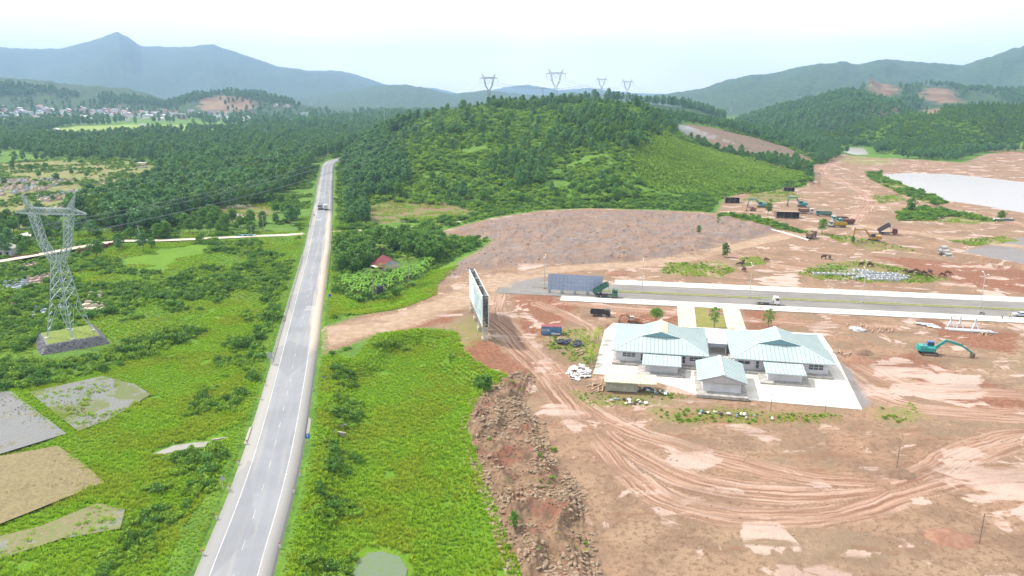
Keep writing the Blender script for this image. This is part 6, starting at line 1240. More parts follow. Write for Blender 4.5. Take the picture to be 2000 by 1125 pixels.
s_ = sign(602, 870, 'small blue rectangular sign beside the right culvert', [('rect', BLUE, 2.7, 0.9, 1.1)]); part('sign_symbol', MB().box(0, -0.105, 1.85, 0.12, 0.01, 0.7).box(0, -0.105, 2.3, 0.5, 0.01, 0.12), FRAME, s_)
sign(436, 956, 'triangular sign seen from behind on the left verge', [('tri', GREYB, 2.9, 1.1, 0)]); sign(528, 712, 'grey rectangular sign board on the left verge', [('rect', GREYB, 3.4, 1.3, 1.7)], 3.2)
sign(647, 541, 'yellow triangular warning sign right of the highway', [('tri', YEL, 2.9, 1.1, 0)]); sign(645, 590, 'blue round sign with yellow sign above it right of the highway', [('tri', YEL, 3.9, 1.0, 0), ('disc', BLUE, 2.9, 1.0, 0)], 3.6); sign(633, 744, 'blue topped short post right of the highway', [('rect', BLUE, 1.3, 0.5, 0.4)], 1.0)
for i, (u, v) in enumerate([(397, 1085), (423, 1014), (446, 956), (465, 907), (482, 868), (510, 781), (519, 754)]):
    x, y = P(u, v, -0.1); m_ = thing('marker_post', (x, y, gz(x, y)), 0, 'white concrete marker post on the left road edge, number %s from the bottom' % ['one', 'two', 'three', 'four', 'five', 'six', 'seven'][i], 'marker post', 'marker posts'); part('post', MB().box(0, 0, -0.2, 0.22, 0.22, 1.15), CONC, m_); part('cap', MB().box(0, 0, 0.95, 0.24, 0.24, 0.18), mat('red_cap', (0.4, 0.06, 0.04), None, 2), m_)
for i, (u, v) in enumerate([(547, 1070), (586, 930), (574, 962)]):
    x, y = P(u, v, -0.1); m_ = thing('marker_post', (x, y, gz(x, y)), 0, 'white concrete marker post on the right road edge, %s from the bottom' % ['first', 'third', 'second'][i], 'marker post', 'marker posts'); part('post', MB().box(0, 0, -0.2, 0.22, 0.22, 1.15), CONC, m_); part('cap', MB().box(0, 0, 0.95, 0.24, 0.24, 0.18), MATS['red_cap'], m_)
# culverts
MAS = mat('pitched_masonry', (0.33, 0.31, 0.28), (0.22, 0.2, 0.17), 1.4, 0.95, bump=0.4, grime=0.5)
for side, yy, lab in ((1, 147, 'masonry culvert apron with square outlet right of the highway'), (-1, 145, 'masonry culvert wing walls at the stream left of the highway')):
    c, t = at_s(s_at_y(yy)); n = np.array([t[1], -t[0]]) * side; o_ = c + n * (ROADW + 0.3); root = thing('culvert', (o_[0], o_[1], 0), math.atan2(n[1], n[0]), lab, 'culvert')
    part('apron', MB().add([(0, -4.2, 0.0), (0, 4.2, 0.0), (6.0, 2.4, -2.2), (6.0, -2.4, -2.2), (0, -4.2, -3), (0, 4.2, -3), (6, 2.4, -3), (6, -2.4, -3)], [(3, 2, 1, 0), (2, 3, 7, 6), (0, 4, 7, 3), (1, 2, 6, 5)]), MAS, root)
    for s in (-1, 1): part('wing_wall', MB().beam((4.4, s * 1.3, -1.6), (8.0, s * 2.2, -2.2), 0.35, 1.7), CONC2, root)
    part('headwall', MB().box(4.6, 0, -2.6, 0.35, 3.0, 1.6), CONC2, root); part('outlet', MB().box(4.85, 0, -2.6, 0.2, 1.9, 1.2), DARK, root)

# ------------------------------------------------------------ container with banner, heaps, posts
x, y = P(1057, 655); ct = thing('shipping_container', (x, y, gz(x, y) + 0.03), AVR + 0.12, 'shipping container wrapped in a blue banner with white letters', 'container')
part('body', MB().box(3.05, 1.22, 0, 6.1, 2.44, 2.6), mat('container_red', (0.26, 0.07, 0.08), (0.18, 0.05, 0.06), 1, 0.6), ct); bn = part('banner', MB().box(3.05, -0.05, 0.15, 5.95, 0.05, 2.35), mat('banner_blue', (0.10, 0.20, 0.33), (0.05, 0.11, 0.2), 0.5, 0.5), ct)
for i in range(10): part('corrugation', MB().box(0.35 + i * 0.6, 1.22, 2.6, 0.3, 2.3, 0.05), MATS['container_red'], ct)
fc = bpy.data.curves.new('lettering', 'FONT'); fc.body = 'KOR'; fc.size = 1.15; fc.extrude = 0.01; tmp = bpy.data.objects.new('lettering', fc); COL.objects.link(tmp); bpy.context.view_layer.update()
me = bpy.data.meshes.new_from_object(tmp.evaluated_get(bpy.context.evaluated_depsgraph_get())); bpy.data.objects.remove(tmp); me.materials.clear(); me.materials.append(mat('banner_white', (0.6, 0.63, 0.66), None, 2)); o = obj('lettering', me, bn); o.rotation_euler = (math.pi / 2, 0, 0); o.location = (0.1, -0.09, 1.2)
part('banner_stripe', MB().box(4.3, -0.09, 0.3, 2.6, 0.02, 0.35).box(3.6, -0.09, 0.7, 1.4, 0.02, 0.12), MATS['banner_white'], bn)
rs = random.Random(9)
def heap(u, v, name, label, cat, n, rx, ry, mk):
    x, y = P(u, v); root = thing(name, (x, y, gz(x, y)), AVR, label, cat)
    for i in range(n):
        r = math.sqrt(rs.random()); a = rs.uniform(0, 6.28); mk(root, r * rx * math.cos(a), r * ry * math.sin(a), (1 - r) * 0.8, i)
def sack(root, a, b, h, i):
    w, d = rs.uniform(0.5, 1.5), rs.uniform(0.4, 1.1); t = rs.uniform(0, 3.1); V = []; F = []
    for p in range(4):
        for q in range(4): V.append((a + (p / 3 - .5) * w * math.cos(t) - (q / 3 - .5) * d * math.sin(t), b + (p / 3 - .5) * w * math.sin(t) + (q / 3 - .5) * d * math.cos(t), h + 0.25 + rs.uniform(-.22, .22)))
    for p in range(3):
        for q in range(3): F.append((p * 4 + q, p * 4 + 4 + q, p * 4 + 5 + q, p * 4 + 1 + q))
    part('sheet', MB().add(V, F), WHITEM, root)
heap(1130, 728, 'scrap_heap', 'heap of crumpled white sheets left of the concrete yard', 'heap', 80, 3.0, 5.4, sack)
def coil(root, a, b, h, i):
    mb = MB(); r = rs.uniform(0.7, 1.0); tl = Vector((rs.uniform(-.4, .4), rs.uniform(-.4, .4), 1)).normalized(); q = tl.to_track_quat('Z', 'Y')
    pts = [Vector((a, b, h * 0.9 + 0.35)) + q @ Vector((r * math.cos(t), r * math.sin(t), 0)) for t in np.linspace(0, 6.283, 15)]
    for p, s in zip(pts[:-1], pts[1:]): mb.tube(p, s, 0.2, n=6, caps=False)
    part('coil', mb, mat('black_hose', (0.02, 0.025, 0.05), (0.05, 0.055, 0.09), 2, 0.35, 0.5), root)
heap(1113, 673, 'hose_pile', 'pile of black hose coils behind the white heap', 'heap', 14, 3.2, 3.0, coil)
def plank(root, a, b, h, i):
    t = rs.uniform(0.5, 1.6); L = rs.uniform(1.5, 3.4); part('plank', MB().beam((a - L / 2 * math.cos(t), b - L / 2 * math.sin(t), h + 0.12), (a + L / 2 * math.cos(t), b + L / 2 * math.sin(t), h + 0.25), 0.25, 0.08), TIMBER, root)
heap(1165, 757, 'timber_heap', 'heap of broken planks at the left end of the cream shed', 'heap', 16, 2.2, 2.6, plank); heap(1128, 690, 'timber_heap', 'few reddish planks thrown below the black hose coils', 'heap', 7, 1.2, 2.4, plank); heap(1097, 665, 'timber_heap', 'loose planks in the grass below the container', 'heap', 7, 2.2, 1.5, plank)
heap(1700, 642, 'timber_heap', 'long dark boards scattered behind the right office', 'heap', 16, 8, 4, plank); heap(1930, 652, 'timber_heap', 'dark boards right of the white steel members', 'heap', 8, 2.2, 1.5, plank); heap(1640, 690, 'timber_heap', 'dark roots and boards by the corner of the right office', 'heap', 8, 2.5, 1.5, plank)
mat('tarp_blue', (0.16, 0.22, 0.32), (0.12, 0.16, 0.22), 1.5)
def bag(root, a, b, h, i): part('bag', MB().blob(a, b, h * 0.5 + 0.25, rs.uniform(.3, .6), rs.uniform(.3, .6), rs.uniform(.2, .35), 7, 4, .2, i), [WHITEM, DARK, MATS['tarp_blue'], OLIVE, CREAM][i % 5], root)
heap(1262, 763, 'rubbish_heap', 'mixed rubbish bags under the open end of the cream shed', 'heap', 16, 2.2, 1.2, bag); heap(1290, 768, 'rubbish_heap', 'dark and white rubbish in the weeds right of the cream shed', 'heap', 10, 2.0, 0.8, bag); heap(1225, 785, 'rubbish_heap', 'scattered litter on the weedy bank below the cream shed', 'heap', 14, 5.0, 1.4, bag); heap(1440, 812, 'rubbish_heap', 'white litter on the weedy bank before the yard', 'heap', 14, 9.0, 1.4, bag)
x, y = P(1672, 646); tp = thing('tarpaulin', (x, y, gz(x, y)), AVR, 'white tarpaulin bundle on the mud behind the right office', 'tarpaulin'); part('sheet', MB().blob(0, 0, 0.4, 2.0, 1.3, 0.7, 12, 6, .25, 3), WHITEM, tp); part('fold', MB().blob(1.6, -.4, .3, 1.2, .9, .45, 9, 5, .3, 4), WHITEM, tp)
x, y = P(1812, 634); tp = thing('sheet_stack', (x, y, gz(x, y)), AVR, 'stack of pale roofing sheets below the avenue pavement', 'sheets')
for i in range(4): part('sheet', MB().box(i * 0.9 - 1, -i * 0.9, 0.15 + 0.1 * (3 - i), 5.2 - i, 1.4, 0.08, rs.uniform(-.15, .15)), ROOF if i < 2 else WHITEM, tp)
x, y = P(1893, 645); st = thing('steel_bundle', (x, y, gz(x, y)), AVR - 0.02, 'bundle of long white steel members beside the avenue', 'steel')
for i in range(7): part('member', MB().beam((-6.5 + rs.uniform(-.5, .5), -1 + i * 0.33, 0.25 + (i % 2) * .12), (6.5 + rs.uniform(-1.5, .8), -1 + i * 0.33 - .3, 0.25 + (i % 2) * .12), 0.3, 0.3), mat('white_steel', (0.52, 0.54, 0.58), (0.45, 0.47, 0.5), 1), st)
for i, (u, v) in enumerate(((1856, 636), (1874, 637), (1904, 640))):
    x, y = P(u, v); st = thing('steel_column', (x, y, gz(x, y)), AVR, 'upright white column base with splayed feet, %s of three by the steel bundle' % ('first', 'second', 'third')[i], 'column', 'white column bases')
    part('shaft', MB().beam((0, 0, 1.2), (0, 0, 3.2 + 0.3 * (i == 1)), 0.4), MATS['white_steel'], st)
    for k in range(4): part('foot', MB().beam((0, 0, 1.9), (1.3 * math.cos(k * 1.57 + .6), 1.3 * math.sin(k * 1.57 + .6), 0), 0.28), MATS['white_steel'], st)
POLEM = mat('old_pole', (0.10, 0.08, 0.06), (0.16, 0.13, 0.1), 2)
def pole(u, v, h, name, label, r=0.07, arm=False, m=None):
    x, y = P(u, v); z = gz(x, y); root = thing(name, (x, y, z), 0, label, 'pole'); part('shaft', MB().tube((0, 0, -0.3), (0, 0, h), r, r * 0.8, 7), m or POLEM, root)
    part('crossarm', MB().beam((-1.0, 0, h - .4), (1.0, 0, h - .4), 0.12), m or POLEM, root) if arm else part('cap', MB().box(0, 0, h, r * 2.6, r * 2.6, 0.1), m or POLEM, root)
    return (x, y, z + h)
a = pole(1505, 803, 4.2, 'fence_pole', 'thin dark pole left of the pair in front of the yard'); b = pole(1611, 808, 4.3, 'fence_pole', 'thin dark pole right of the pair in front of the yard')
pole(1751, 917, 4.6, 'fence_pole', 'thin dark pole on a soil mound in the lower right mud'); pole(1913, 1060, 5.2, 'fence_pole', 'thin dark pole at the far lower right'); pole(1041, 652, 4.0, 'fence_pole', 'thin dark pole left of the container')
mb = MB(); mb.tube((a[0], a[1], a[2] - .3), ((a[0] + b[0]) / 2, (a[1] + b[1]) / 2, a[2] - .9), 0.02, n=4); mb.tube(((a[0] + b[0]) / 2, (a[1] + b[1]) / 2, a[2] - .9), (b[0], b[1], b[2] - .3), 0.02, n=4); obj('slack_wire', mb.mesh('slack_wire', DARK), label='slack wire between the two thin poles', cat='wire')
for i, (u, v, h) in enumerate(((273, 474, 9), (492, 466, 7), (515, 452, 8.5), (727, 437, 9.5))): pole(u, v, h, 'utility_pole', ['concrete pole at the left end of the side road', 'concrete pole by the stall on the side road', 'concrete pole above the side road near the highway', 'pale pole at the corner of the small fields'][i], 0.16, True, CONC2)
for u, v, r, h, lab in ((1752, 925, 3.2, 0.8, 'dark soil mound at the foot of a thin pole'), (1690, 690, 2.6, 1.2, 'dark brown soil heap right of the right office'), (1678, 704, 4.0, 1.3, 'orange soil heap beside the corner of the right office'), (1205, 534, 4.2, 1.5, 'red soil heap beside the haul road above the avenue'), (1228, 616, 4.6, 1.2, 'red brown soil heap behind the left office'), (1850, 1050, 4.0, 0.8, 'red soil heap in the lower right mud')):
    x, y = P(u, v); z = gz(x, y); n = 22; V = [(0, 0, h)]; F = []; rr_ = random.Random(int(u))
    for j in range(1, 6):
        for i in range(n):
            q = j / 5; w_ = 1 + rr_.uniform(-.18, .18); V.append((r * q * w_ * math.cos(i * 6.283 / n) * 1.3, r * q * w_ * math.sin(i * 6.283 / n), h * (1 - q) ** 0.9 * (1 + rr_.uniform(-.2, .2)) - 0.25 * q))
    F += [(0, 1 + i, 1 + (i + 1) % n) for i in range(n)]
    for j in range(4): F += [(1 + j * n + i, 1 + (j + 1) * n + i, 1 + (j + 1) * n + (i + 1) % n, 1 + j * n + (i + 1) % n) for i in range(n)]
    obj('soil_heap', MB().add(V, F).mesh('soil_heap', mat('heap_red', (0.2, 0.1, 0.066), (0.26, 0.15, 0.1), 0.8, 0.95, bump=.4) if 'red' in lab or 'orange' in lab else mat('heap_brown', (0.14, 0.085, 0.055), (0.2, 0.13, 0.09), 0.8, 0.95, bump=.4), True), loc=(x, y, z), label=lab, cat='soil heap')

# ------------------------------------------------------------ work sheds, pipes, concrete frames
SHR = mat('rusty_roof_sheet', (0.34, 0.27, 0.2), (0.24, 0.17, 0.12), 0.6, 0.85, grime=0.5)
def work_shed(u, v, w, d, h, label):
    x, y = P(u, v); root = thing('work_shed', (x, y, gz(x, y)), AVR, label, 'shed', 'open fronted work sheds')
    part('roof', MB().add([(-w / 2, -0.8, h), (w / 2, -0.8, h), (w / 2, d, h - 0.6), (-w / 2, d, h - 0.6), (-w / 2, -0.8, h - .12), (w / 2, -0.8, h - .12), (w / 2, d, h - .72), (-w / 2, d, h - .72)], [(0, 1, 2, 3), (7, 6, 5, 4), (4, 5, 1, 0), (5, 6, 2, 1), (6, 7, 3, 2), (7, 4, 0, 3)]), SHR, root)
    part('back_wall', MB().box(0, d - .1, 0, w - .3, 0.1, h - .75), mat('shed_boards', (0.13, 0.1, 0.08), (0.2, 0.15, 0.12), 1.2), root)
    for s in (-1, 1): part('side_wall', MB().box(s * (w / 2 - .2), d / 2, 0, 0.1, d - .4, h - .8), MATS['shed_boards'], root)
    for i in range(4): part('post', MB().tube((-w / 2 + .3 + i * (w - .6) / 3, -.4, -.1), (-w / 2 + .3 + i * (w - .6) / 3, -.4, h - .05), 0.09, n=6), TIMBER, root)
    part('workbench', MB().box(w * .15, d * .6, 0, w * .5, 0.9, 0.9), DARK, root)
work_shed(1538, 427, 13, 7, 3.9, 'largest open shed with rusty roof among the parked trucks'); work_shed(1430, 397, 9.5, 5, 4.0, 'dark open shed at the left of the machinery park'); work_shed(1541, 374, 8, 5, 3.2, 'small pale roofed shed below the green slope')
PIPE = mat('pipe_concrete', (0.42, 0.42, 0.40), (0.32, 0.31, 0.29), 1, 0.9)
def pipe(x, y, z, rz, L, r, label, group): o = thing('concrete_pipe', (x, y, z), rz, label, 'pipe', group); part('barrel', MB().ring((-L / 2, 0, r), (L / 2, 0, r), r, r * .82, 16), PIPE, o); part('collar', MB().ring((-L / 2 - .02, 0, r), (-L / 2 + .35, 0, r), r * 1.1, r * 1.001, 16), PIPE, o)
for i, (du, dv, k, lab) in enumerate(((0, 0, 0, 'lower left pipe of the left stack beside the trench'), (12, 1, 0, 'lower right pipe of the left stack beside the trench'), (5, -.5, 1, 'top pipe of the left stack beside the trench'), (14, 4, 0, 'lower left pipe of the right stack beside the trench'), (26, 5, 0, 'lower right pipe of the right stack beside the trench'), (19, 4.5, 1, 'top pipe of the right stack beside the trench'))):
    x, y = P(1838 + du * .7, 496 + dv); pipe(x, y, gz(x, y) + k * 1.35, AVR + 0.1, 2.6, 0.82, 'large grey concrete ' + lab, 'pipes stacked by the trench')
for i in range(9):
    x, y = P(1943 + i * 4.2, 431); pipe(x, y, gz(x, y), AVR + 1.45, 2.6, 0.72, 'concrete pipe lying in the row by the lake', 'pipe row by the lake')
FRC = mat('precast_grey', (0.42, 0.44, 0.46), (0.33, 0.34, 0.36), 1, 0.9); fr = MB()
for s in (-1, 1): fr.box(0, s * .85, 0, 2.0, 0.22, 0.75).box(s * .89, 0, 0.002, 0.22, 1.476, 0.746)
FRM = fr.mesh('frame_ring', FRC); FIN = MB().box(0, 0, 0.02, 1.55, 1.47, 0.1).mesh('frame_floor', FRC); rs = random.Random(21); nfr = 0
for row, (u0, u1, v0, v1, n) in enumerate(((1594, 1662, 536, 538, 8), (1672, 1700, 530, 533, 4), (1662, 1768, 538, 541, 10), (1680, 1764, 542, 545, 8), (1685, 1750, 534.5, 537, 7), (1668, 1690, 544, 541, 3), (1700, 1752, 546.5, 547.5, 5))):
    for i in range(n):
        t = i / max(1, n - 1); x, y = P(u0 + (u1 - u0) * t + rs.uniform(-2, 2), v0 + (v1 - v0) * t + rs.uniform(-.4, .4)); o = thing('precast_box', (x, y, gz(x, y)), AVR + rs.uniform(-.25, .25), 'square open concrete frame laid out on the grass patch', 'frame', 'concrete frames on the grass'); obj('frame_ring', FRM, o); obj('frame_floor', FIN, o)
# ------------------------------------------------------------ cattle
def cow_mesh(graze, seed):
    J = {'rump': (-.75, 0, 1.05), 'mid': (-.1, 0, 1.0), 'chest': (.5, 0, 1.05), 'neck': (.85, 0, .85 if graze else 1.25), 'head': (1.15, 0, .45 if graze else 1.35), 'muz': (1.35, 0, .2 if graze else 1.2), 'tail': (-.92, 0, 1.0), 'tail2': (-1.0, 0, .5)}
    for n, x in (('f', .5), ('h', -.68)):
        for s, q in ((1, 'l'), (-1, 'r')):
            J[n + q + '1'] = (x, s * .2, .8); J[n + q + '2'] = (x + (.08 if n == 'f' else -.1), s * .2, .42); J[n + q + '3'] = (x + (.02 if n == 'f' else .02), s * .2, .04)
    E_ = [('rump', 'mid'), ('mid', 'chest'), ('chest', 'neck'), ('neck', 'head'), ('head', 'muz'), ('rump', 'tail'), ('tail', 'tail2')]
    for n, b in (('f', 'chest'), ('h', 'rump')):
        for q in 'lr': E_ += [(b, n + q + '1'), (n + q + '1', n + q + '2'), (n + q + '2', n + q + '3')]
    rad = {'rump': .33, 'mid': .38, 'chest': .36, 'neck': .2, 'head': .15, 'muz': .09, 'tail': .05, 'tail2': .04}; ks = list(J); me = bpy.data.meshes.new('body'); me.from_pydata([J[k] for k in ks], [(ks.index(a), ks.index(b)) for a, b in E_], [])
    o = bpy.data.objects.new('body', me); COL.objects.link(o); o.modifiers.new('skin', 'SKIN'); sb = o.modifiers.new('sub', 'SUBSURF'); sb.levels = 1
    for i, k in enumerate(ks): r = rad.get(k, {'1': .15, '2': .075, '3': .06}.get(k[-1], .1)); me.skin_vertices[0].data[i].radius = (r, r)
    me.skin_vertices[0].data[1].use_root = True; nm = bpy.data.meshes.new_from_object(o.evaluated_get(bpy.context.evaluated_depsgraph_get())); bpy.data.objects.remove(o); nm.materials.clear(); nm.polygons.foreach_set('use_smooth', [True] * len(nm.polygons)); return nm
CW = [cow_mesh(True, 0), cow_mesh(False, 1)]; HID = [mat('hide_dark', (0.06, 0.035, 0.025), (0.09, 0.05, 0.035), 2), mat('hide_brown', (0.16, 0.075, 0.045), (0.12, 0.055, 0.035), 2)]; CWM = {}
for i, (u, v, hd, g, h, lab) in enumerate([(1609, 506, 0, 0, 0, 'dark cow left of a pair above the grey gravel patch'), (1620, 507, 1.2, 1, 0, 'dark cow right of a pair above the grey gravel patch'), (1682, 521, .3, 0, 0, 'dark cow behind the street lamp head'), (1699, 521, 0, 1, 0, 'dark cow right of the lamp head on green grass'), (1768, 534, 1.6, 1, 0, 'leftmost cow of the herd right of the frames'), (1778, 536, .2, 0, 0, 'dark cow second from the left in the herd'), (1790, 533, -.4, 1, 1, 'reddish brown cow in the middle of the herd'), (1792, 538, 1.4, 1, 0, 'dark cow just below the reddish one'), (1804, 537.5, -.2, 1, 0, 'large dark grazing cow in the herd'), (1812, 543, -.5, 1, 1, 'brown cow lowest in the herd'), (1816, 535, 1.6, 0, 0, 'dark cow standing at the right of the herd'), (1840, 540, -.2, 1, 1, 'brown cow left of the last pair'), (1851, 536.5, -.1, 1, 1, 'rightmost brown cow of the herd'), (1445, 519, 2.8, 1, 0, 'dark cow grazing left of the lamp'), (1451, 515, 1.5, 1, 0, 'dark cow turned away beyond the lamp'), (1453, 530, 1.8, 1, 0, 'dark cow lowest by the small grass patch'), (1496, 511, .4, 1, 1, 'lone brown cow on bare soil by the lone tree')]):
    key = (g, h)
    if key not in CWM: m_ = CW[0 if g else 1].copy(); m_.materials.append(HID[h]); CWM[key] = m_
    x, y = P(u, v); o = thing('cow', (x, y, gz(x, y)), hd, lab, 'cow', 'cattle grazing on the site'); o.scale = (1.35,) * 3; obj('body', CWM[key], o)
    for s in (-1, 1): hx, hz = (1.08, .62) if g else (1.08, 1.5); part('horn', MB().tube((hx, s * .1, hz), (hx + .05, s * .28, hz + .18), 0.03, 0.01, 5), mat('horn', (0.25, 0.22, 0.17)), o)

# ------------------------------------------------------------ farmhouse in the grove
x, y = P(757, 522); hs = thing('farmhouse', (x, y, gz(x, y)), R(36), 'small farmhouse with maroon tiled roof and grey gable in the grove', 'house'); MAR = mat('maroon_tiles', (0.19, 0.045, 0.05), (0.13, 0.035, 0.04), 1.2, 0.8)
w_, d_, e_, z_ = 8.5, 9.0, 3.1, 5.6
part('wall', MB().box(0, 0, 0, w_ - 1, d_ - .8, e_), mat('cream_wall', (0.5, 0.44, 0.28), (0.42, 0.38, 0.26), .8), hs)
for s in (-1, 1): part('gable', MB().add([(-w_ / 2 + .5, s * (d_ / 2 - .38), e_), (w_ / 2 - .5, s * (d_ / 2 - .38), e_), (0, s * (d_ / 2 - .38), z_ - .1)], [(0, 1, 2) if s < 0 else (2, 1, 0)]), mat('grey_gable', (0.36, 0.38, 0.38), (0.3, 0.31, 0.31), 1), hs)
rf = part('roof', MB().add([(-w_ / 2 - .9, -d_ / 2, e_ - .5), (0, -d_ / 2, z_), (0, d_ / 2, z_), (-w_ / 2 - .9, d_ / 2, e_ - .5), (w_ / 2 + .5, -d_ / 2, e_ - .3), (w_ / 2 + .5, d_ / 2, e_ - .3)], [(0, 1, 2, 3), (1, 4, 5, 2)]), MAR, hs); part('ridge', MB().box(0, 0, z_ - .04, .35, d_ + .1, .14), MAR, rf)
mb = MB(); [mb.beam((-w_ / 2 - .9, -d_ / 2 + i * .75, e_ - .46), (0, -d_ / 2 + i * .75, z_ + .04), 0.12, 0.08) for i in range(13)]; part('tile_row', mb, MAR, rf)
part('door', MB().box(-w_ / 2 + .47, -1.0, 0, 0.08, 1.2, 2.1), DARK, hs); part('window', MB().box(-w_ / 2 + .47, 2.0, 1.0, 0.08, 1.3, 1.1), GLASS, hs); part('veranda', MB().box(-w_ / 2 - 1.3, 0, 2.4, 2.2, 5.0, 0.1), CONC, hs)
for i in (-2.2, 2.2): part('post', MB().box(-w_ / 2 - 2.2, i, 0, .2, .2, 2.4), MATS['cream_wall'], hs)
x, y = P(742, 572); tk = thing('water_tank', (x, y, gz(x, y)), .4, 'black shrouded water tank among the banana plants', 'tank'); part('tank', MB().tube((0, 0, 0.8), (0, 0, 3.8), 1.3, 1.25, 14), mat('black_tank', (0.03, 0.03, 0.045), (0.05, 0.05, 0.06), 1), tk); part('lid', MB().tube((0, 0, 3.8), (0, 0, 4.0), 1.0, 0.5, 12), MATS['black_tank'], tk); part('stand', MB().box(0, 0, 0, 2.2, 2.2, 0.8), CONC2, tk)
BAN = [banana(300 + i) for i in range(3)]; rs = random.Random(31)
gx, gy = jgrid(BPOLY, 2.7, np.random.default_rng(5)); kk = sdpoly(gx, gy, BPOLY, 8) > 0; BZ = land(gx, gy)[0]
for x, y, z in zip(gx[kk], gy[kk], BZ[kk]):
    if math.hypot(x - tk.location.x, y - tk.location.y) < 2.2: continue
    st_, lv = BAN[rs.randrange(3)]; o = obj('banana_plant', None, loc=(x, y, z), rz=rs.uniform(0, 6.28), label='leafy banana plant in the plot below the farmhouse', cat='banana plant', group='banana plants below the farmhouse'); o.scale = (rs.uniform(.85, 1.35),) * 3; obj('stem', st_, o); obj('leaves', lv, o)
for i, (u, v, h, lab) in enumerate(((728, 583, 10.5, 'tall coconut palm at the left front of the banana plot'), (799, 556, 10.0, 'tall coconut palm right of the farmhouse'), (750, 570, 10.5, 'slim areca palm behind the left coconut palm'), (748, 508, 6, 'short palm beside the farmhouse'))):
    a, b = palm(330 + i, h, 4.3 if i != 2 else 1.9, 24 if i != 2 else 11, LF_PALM, 0.2); x, y = PG(u, v); o = obj('palm_tree', None, loc=(x, y, gz(x, y)), rz=i, label=lab, cat='palm'); obj('trunk', a, o); obj('fronds', b, o)
for i, (u, v, h, m_, lab) in enumerate(((1169, 664, 3.6, LF_YPALM, 'yellow green palm nearest the container path'), (1164, 672, 3.4, LF_YPALM, 'second yellow green palm beside the yard'), (1159, 692, 2.6, LF_YPALM, 'low bright bushy palm beside the yard'), (1157, 702, 2.2, LF_YPALM, 'lowest yellow green palm beside the yard'), (1152, 716, 2.6, LF_PALM, 'dark green palm above the white scrap heap'), (1158, 710, 2.2, LF_PALM, 'second dark green palm by the corner of the yard'))):
    a, b = palm(350 + i, h, 1.7, 14, m_, 0.12, .55); x, y = P(u, v); o = obj('palm_tree', None, loc=(x, y, gz(x, y)), rz=i, label=lab, cat='palm'); obj('trunk', a, o); obj('fronds', b, o)
# ------------------------------------------------------------ lone trees
for u, v, f, s, lab in ((1281, 632, 'flame', .95, 'flat crowned green tree behind the left office'), (1394, 640, 'sparse', 1.0, 'sparse forked tree on the lawn between the driveways'), (1500, 644, 'sparse', 1.02, 'sparse forked tree behind the right office'), (1416, 502, 'lone', 1.15, 'round dark tree alone on bare soil above the avenue'), (1364, 462, 'lone', .75, 'small round bush tree on the spoil heaps'), (1402, 443, 'plant0', .95, 'slim pale green tree on the spoil heaps'), (1605, 458, 'site', 1.25, 'round tree beside the brown loaded dump truck'), (1500, 421, 'site', 1.15, 'dark tree at the left end of the largest shed'), (1779, 411, 'broad0', .95, 'large dark bush tree at the lakeside'), (1822, 404, 'broad1', .75, 'smaller dark tree right of the lakeside bush'), (1955, 430, 'broad1', .7, 'round dark tree behind the pipe row'), (1505, 404, 'plant1', .9, 'young tree behind the petrol excavator'), (1665, 478, 'lone', .6, 'low bush in front of the orange excavator'), (1004, 1045, 'lone', .55, 'small dark green bush growing on the rubble bank'), (948, 770, 'broad0', .62, 'big green bush at the upper end of the rubble bank'), (935, 755, 'broad1', .5, 'second green bush beside the rubble bank'), (1290, 700 - 120, 'plant0', .01, '')):
    if not lab: continue
    x, y = P(u, v); tr, cr, _ = FORMS[f]; o = obj('tree', None, loc=(x, y, gz(x, y) - .1), rz=u, label=lab, cat='tree'); o.scale = (s,) * 3; obj('trunk', tr, o); obj('crown', cr, o)
# bushes one can pick out on the left
for i, (u, v, s, f, lab) in enumerate(((352, 672, 1.6, 0, 'large dark bush at the edge of the left meadow'), (330, 668, 1.2, 1, 'dark bush left of the large meadow bush'), (470, 680, 1.6, 0, 'dark reed clump beside the drain left of the highway'), (488, 676, 1.2, 1, 'dark bush right of the reed clump'), (422, 592, 1.0, 0, 'single round bush in the small clearing'), (735, 676, 1.3, 2, 'green bush above the cut bank at the junction'), (770, 668, 1.6, 3, 'large green bush below the access road'), (790, 672, 1.2, 2, 'smaller green bush right of the junction bushes'), (752, 674, 1.4, 3, 'green bush in the middle of the junction bushes'), (880, 700, 1.0, 2, 'bush on the grassy slope below the billboard'))):
    x, y = PG(u, v); o = obj('bush', None, loc=(x, y, gz(x, y) - .1), rz=i, label=lab, cat='bush'); o.scale = (s,) * 3; obj('foliage', (DBUSH + BUSH)[f % 5], o); obj('stem', MB().tube((0, 0, -.2), (0.1, 0, .7), .06, .03, 5).mesh('stem', BARK), o)

# ------------------------------------------------------------ graves, plot walls, roadside stall
TOMB = [mat('tomb_grey', (0.36, 0.40, 0.45), (0.28, 0.31, 0.35), 1, .85, grime=.5), mat('tomb_cream', (0.52, 0.46, 0.36), (0.42, 0.36, 0.28), 1, .85, grime=.5), mat('tomb_pink', (0.42, 0.31, 0.27), (0.33, 0.26, 0.22), 1, .85, grime=.5)]
TM = []
for m_ in TOMB:
    TM.append((MB().box(0, 0, 0, 1.5, 2.6, 0.55).box(0, .1, .551, 1.0, 1.9, .4).mesh('slab', m_), MB().box(0, 1.45, 0, 1.5, .25, 1.35).box(0, 1.45, 1.351, .9, .22, .3).mesh('headstone', m_)))
rs = random.Random(51); ntomb = 0
def tomb(x, y, rz, m_, s, label, group): o = obj('tomb', None, loc=(x, y, gz(x, y)), rz=rz, label=label, cat='tomb', group=group); o.scale = (s,) * 3; obj('slab', TM[m_][0], o); obj('headstone', TM[m_][1], o)
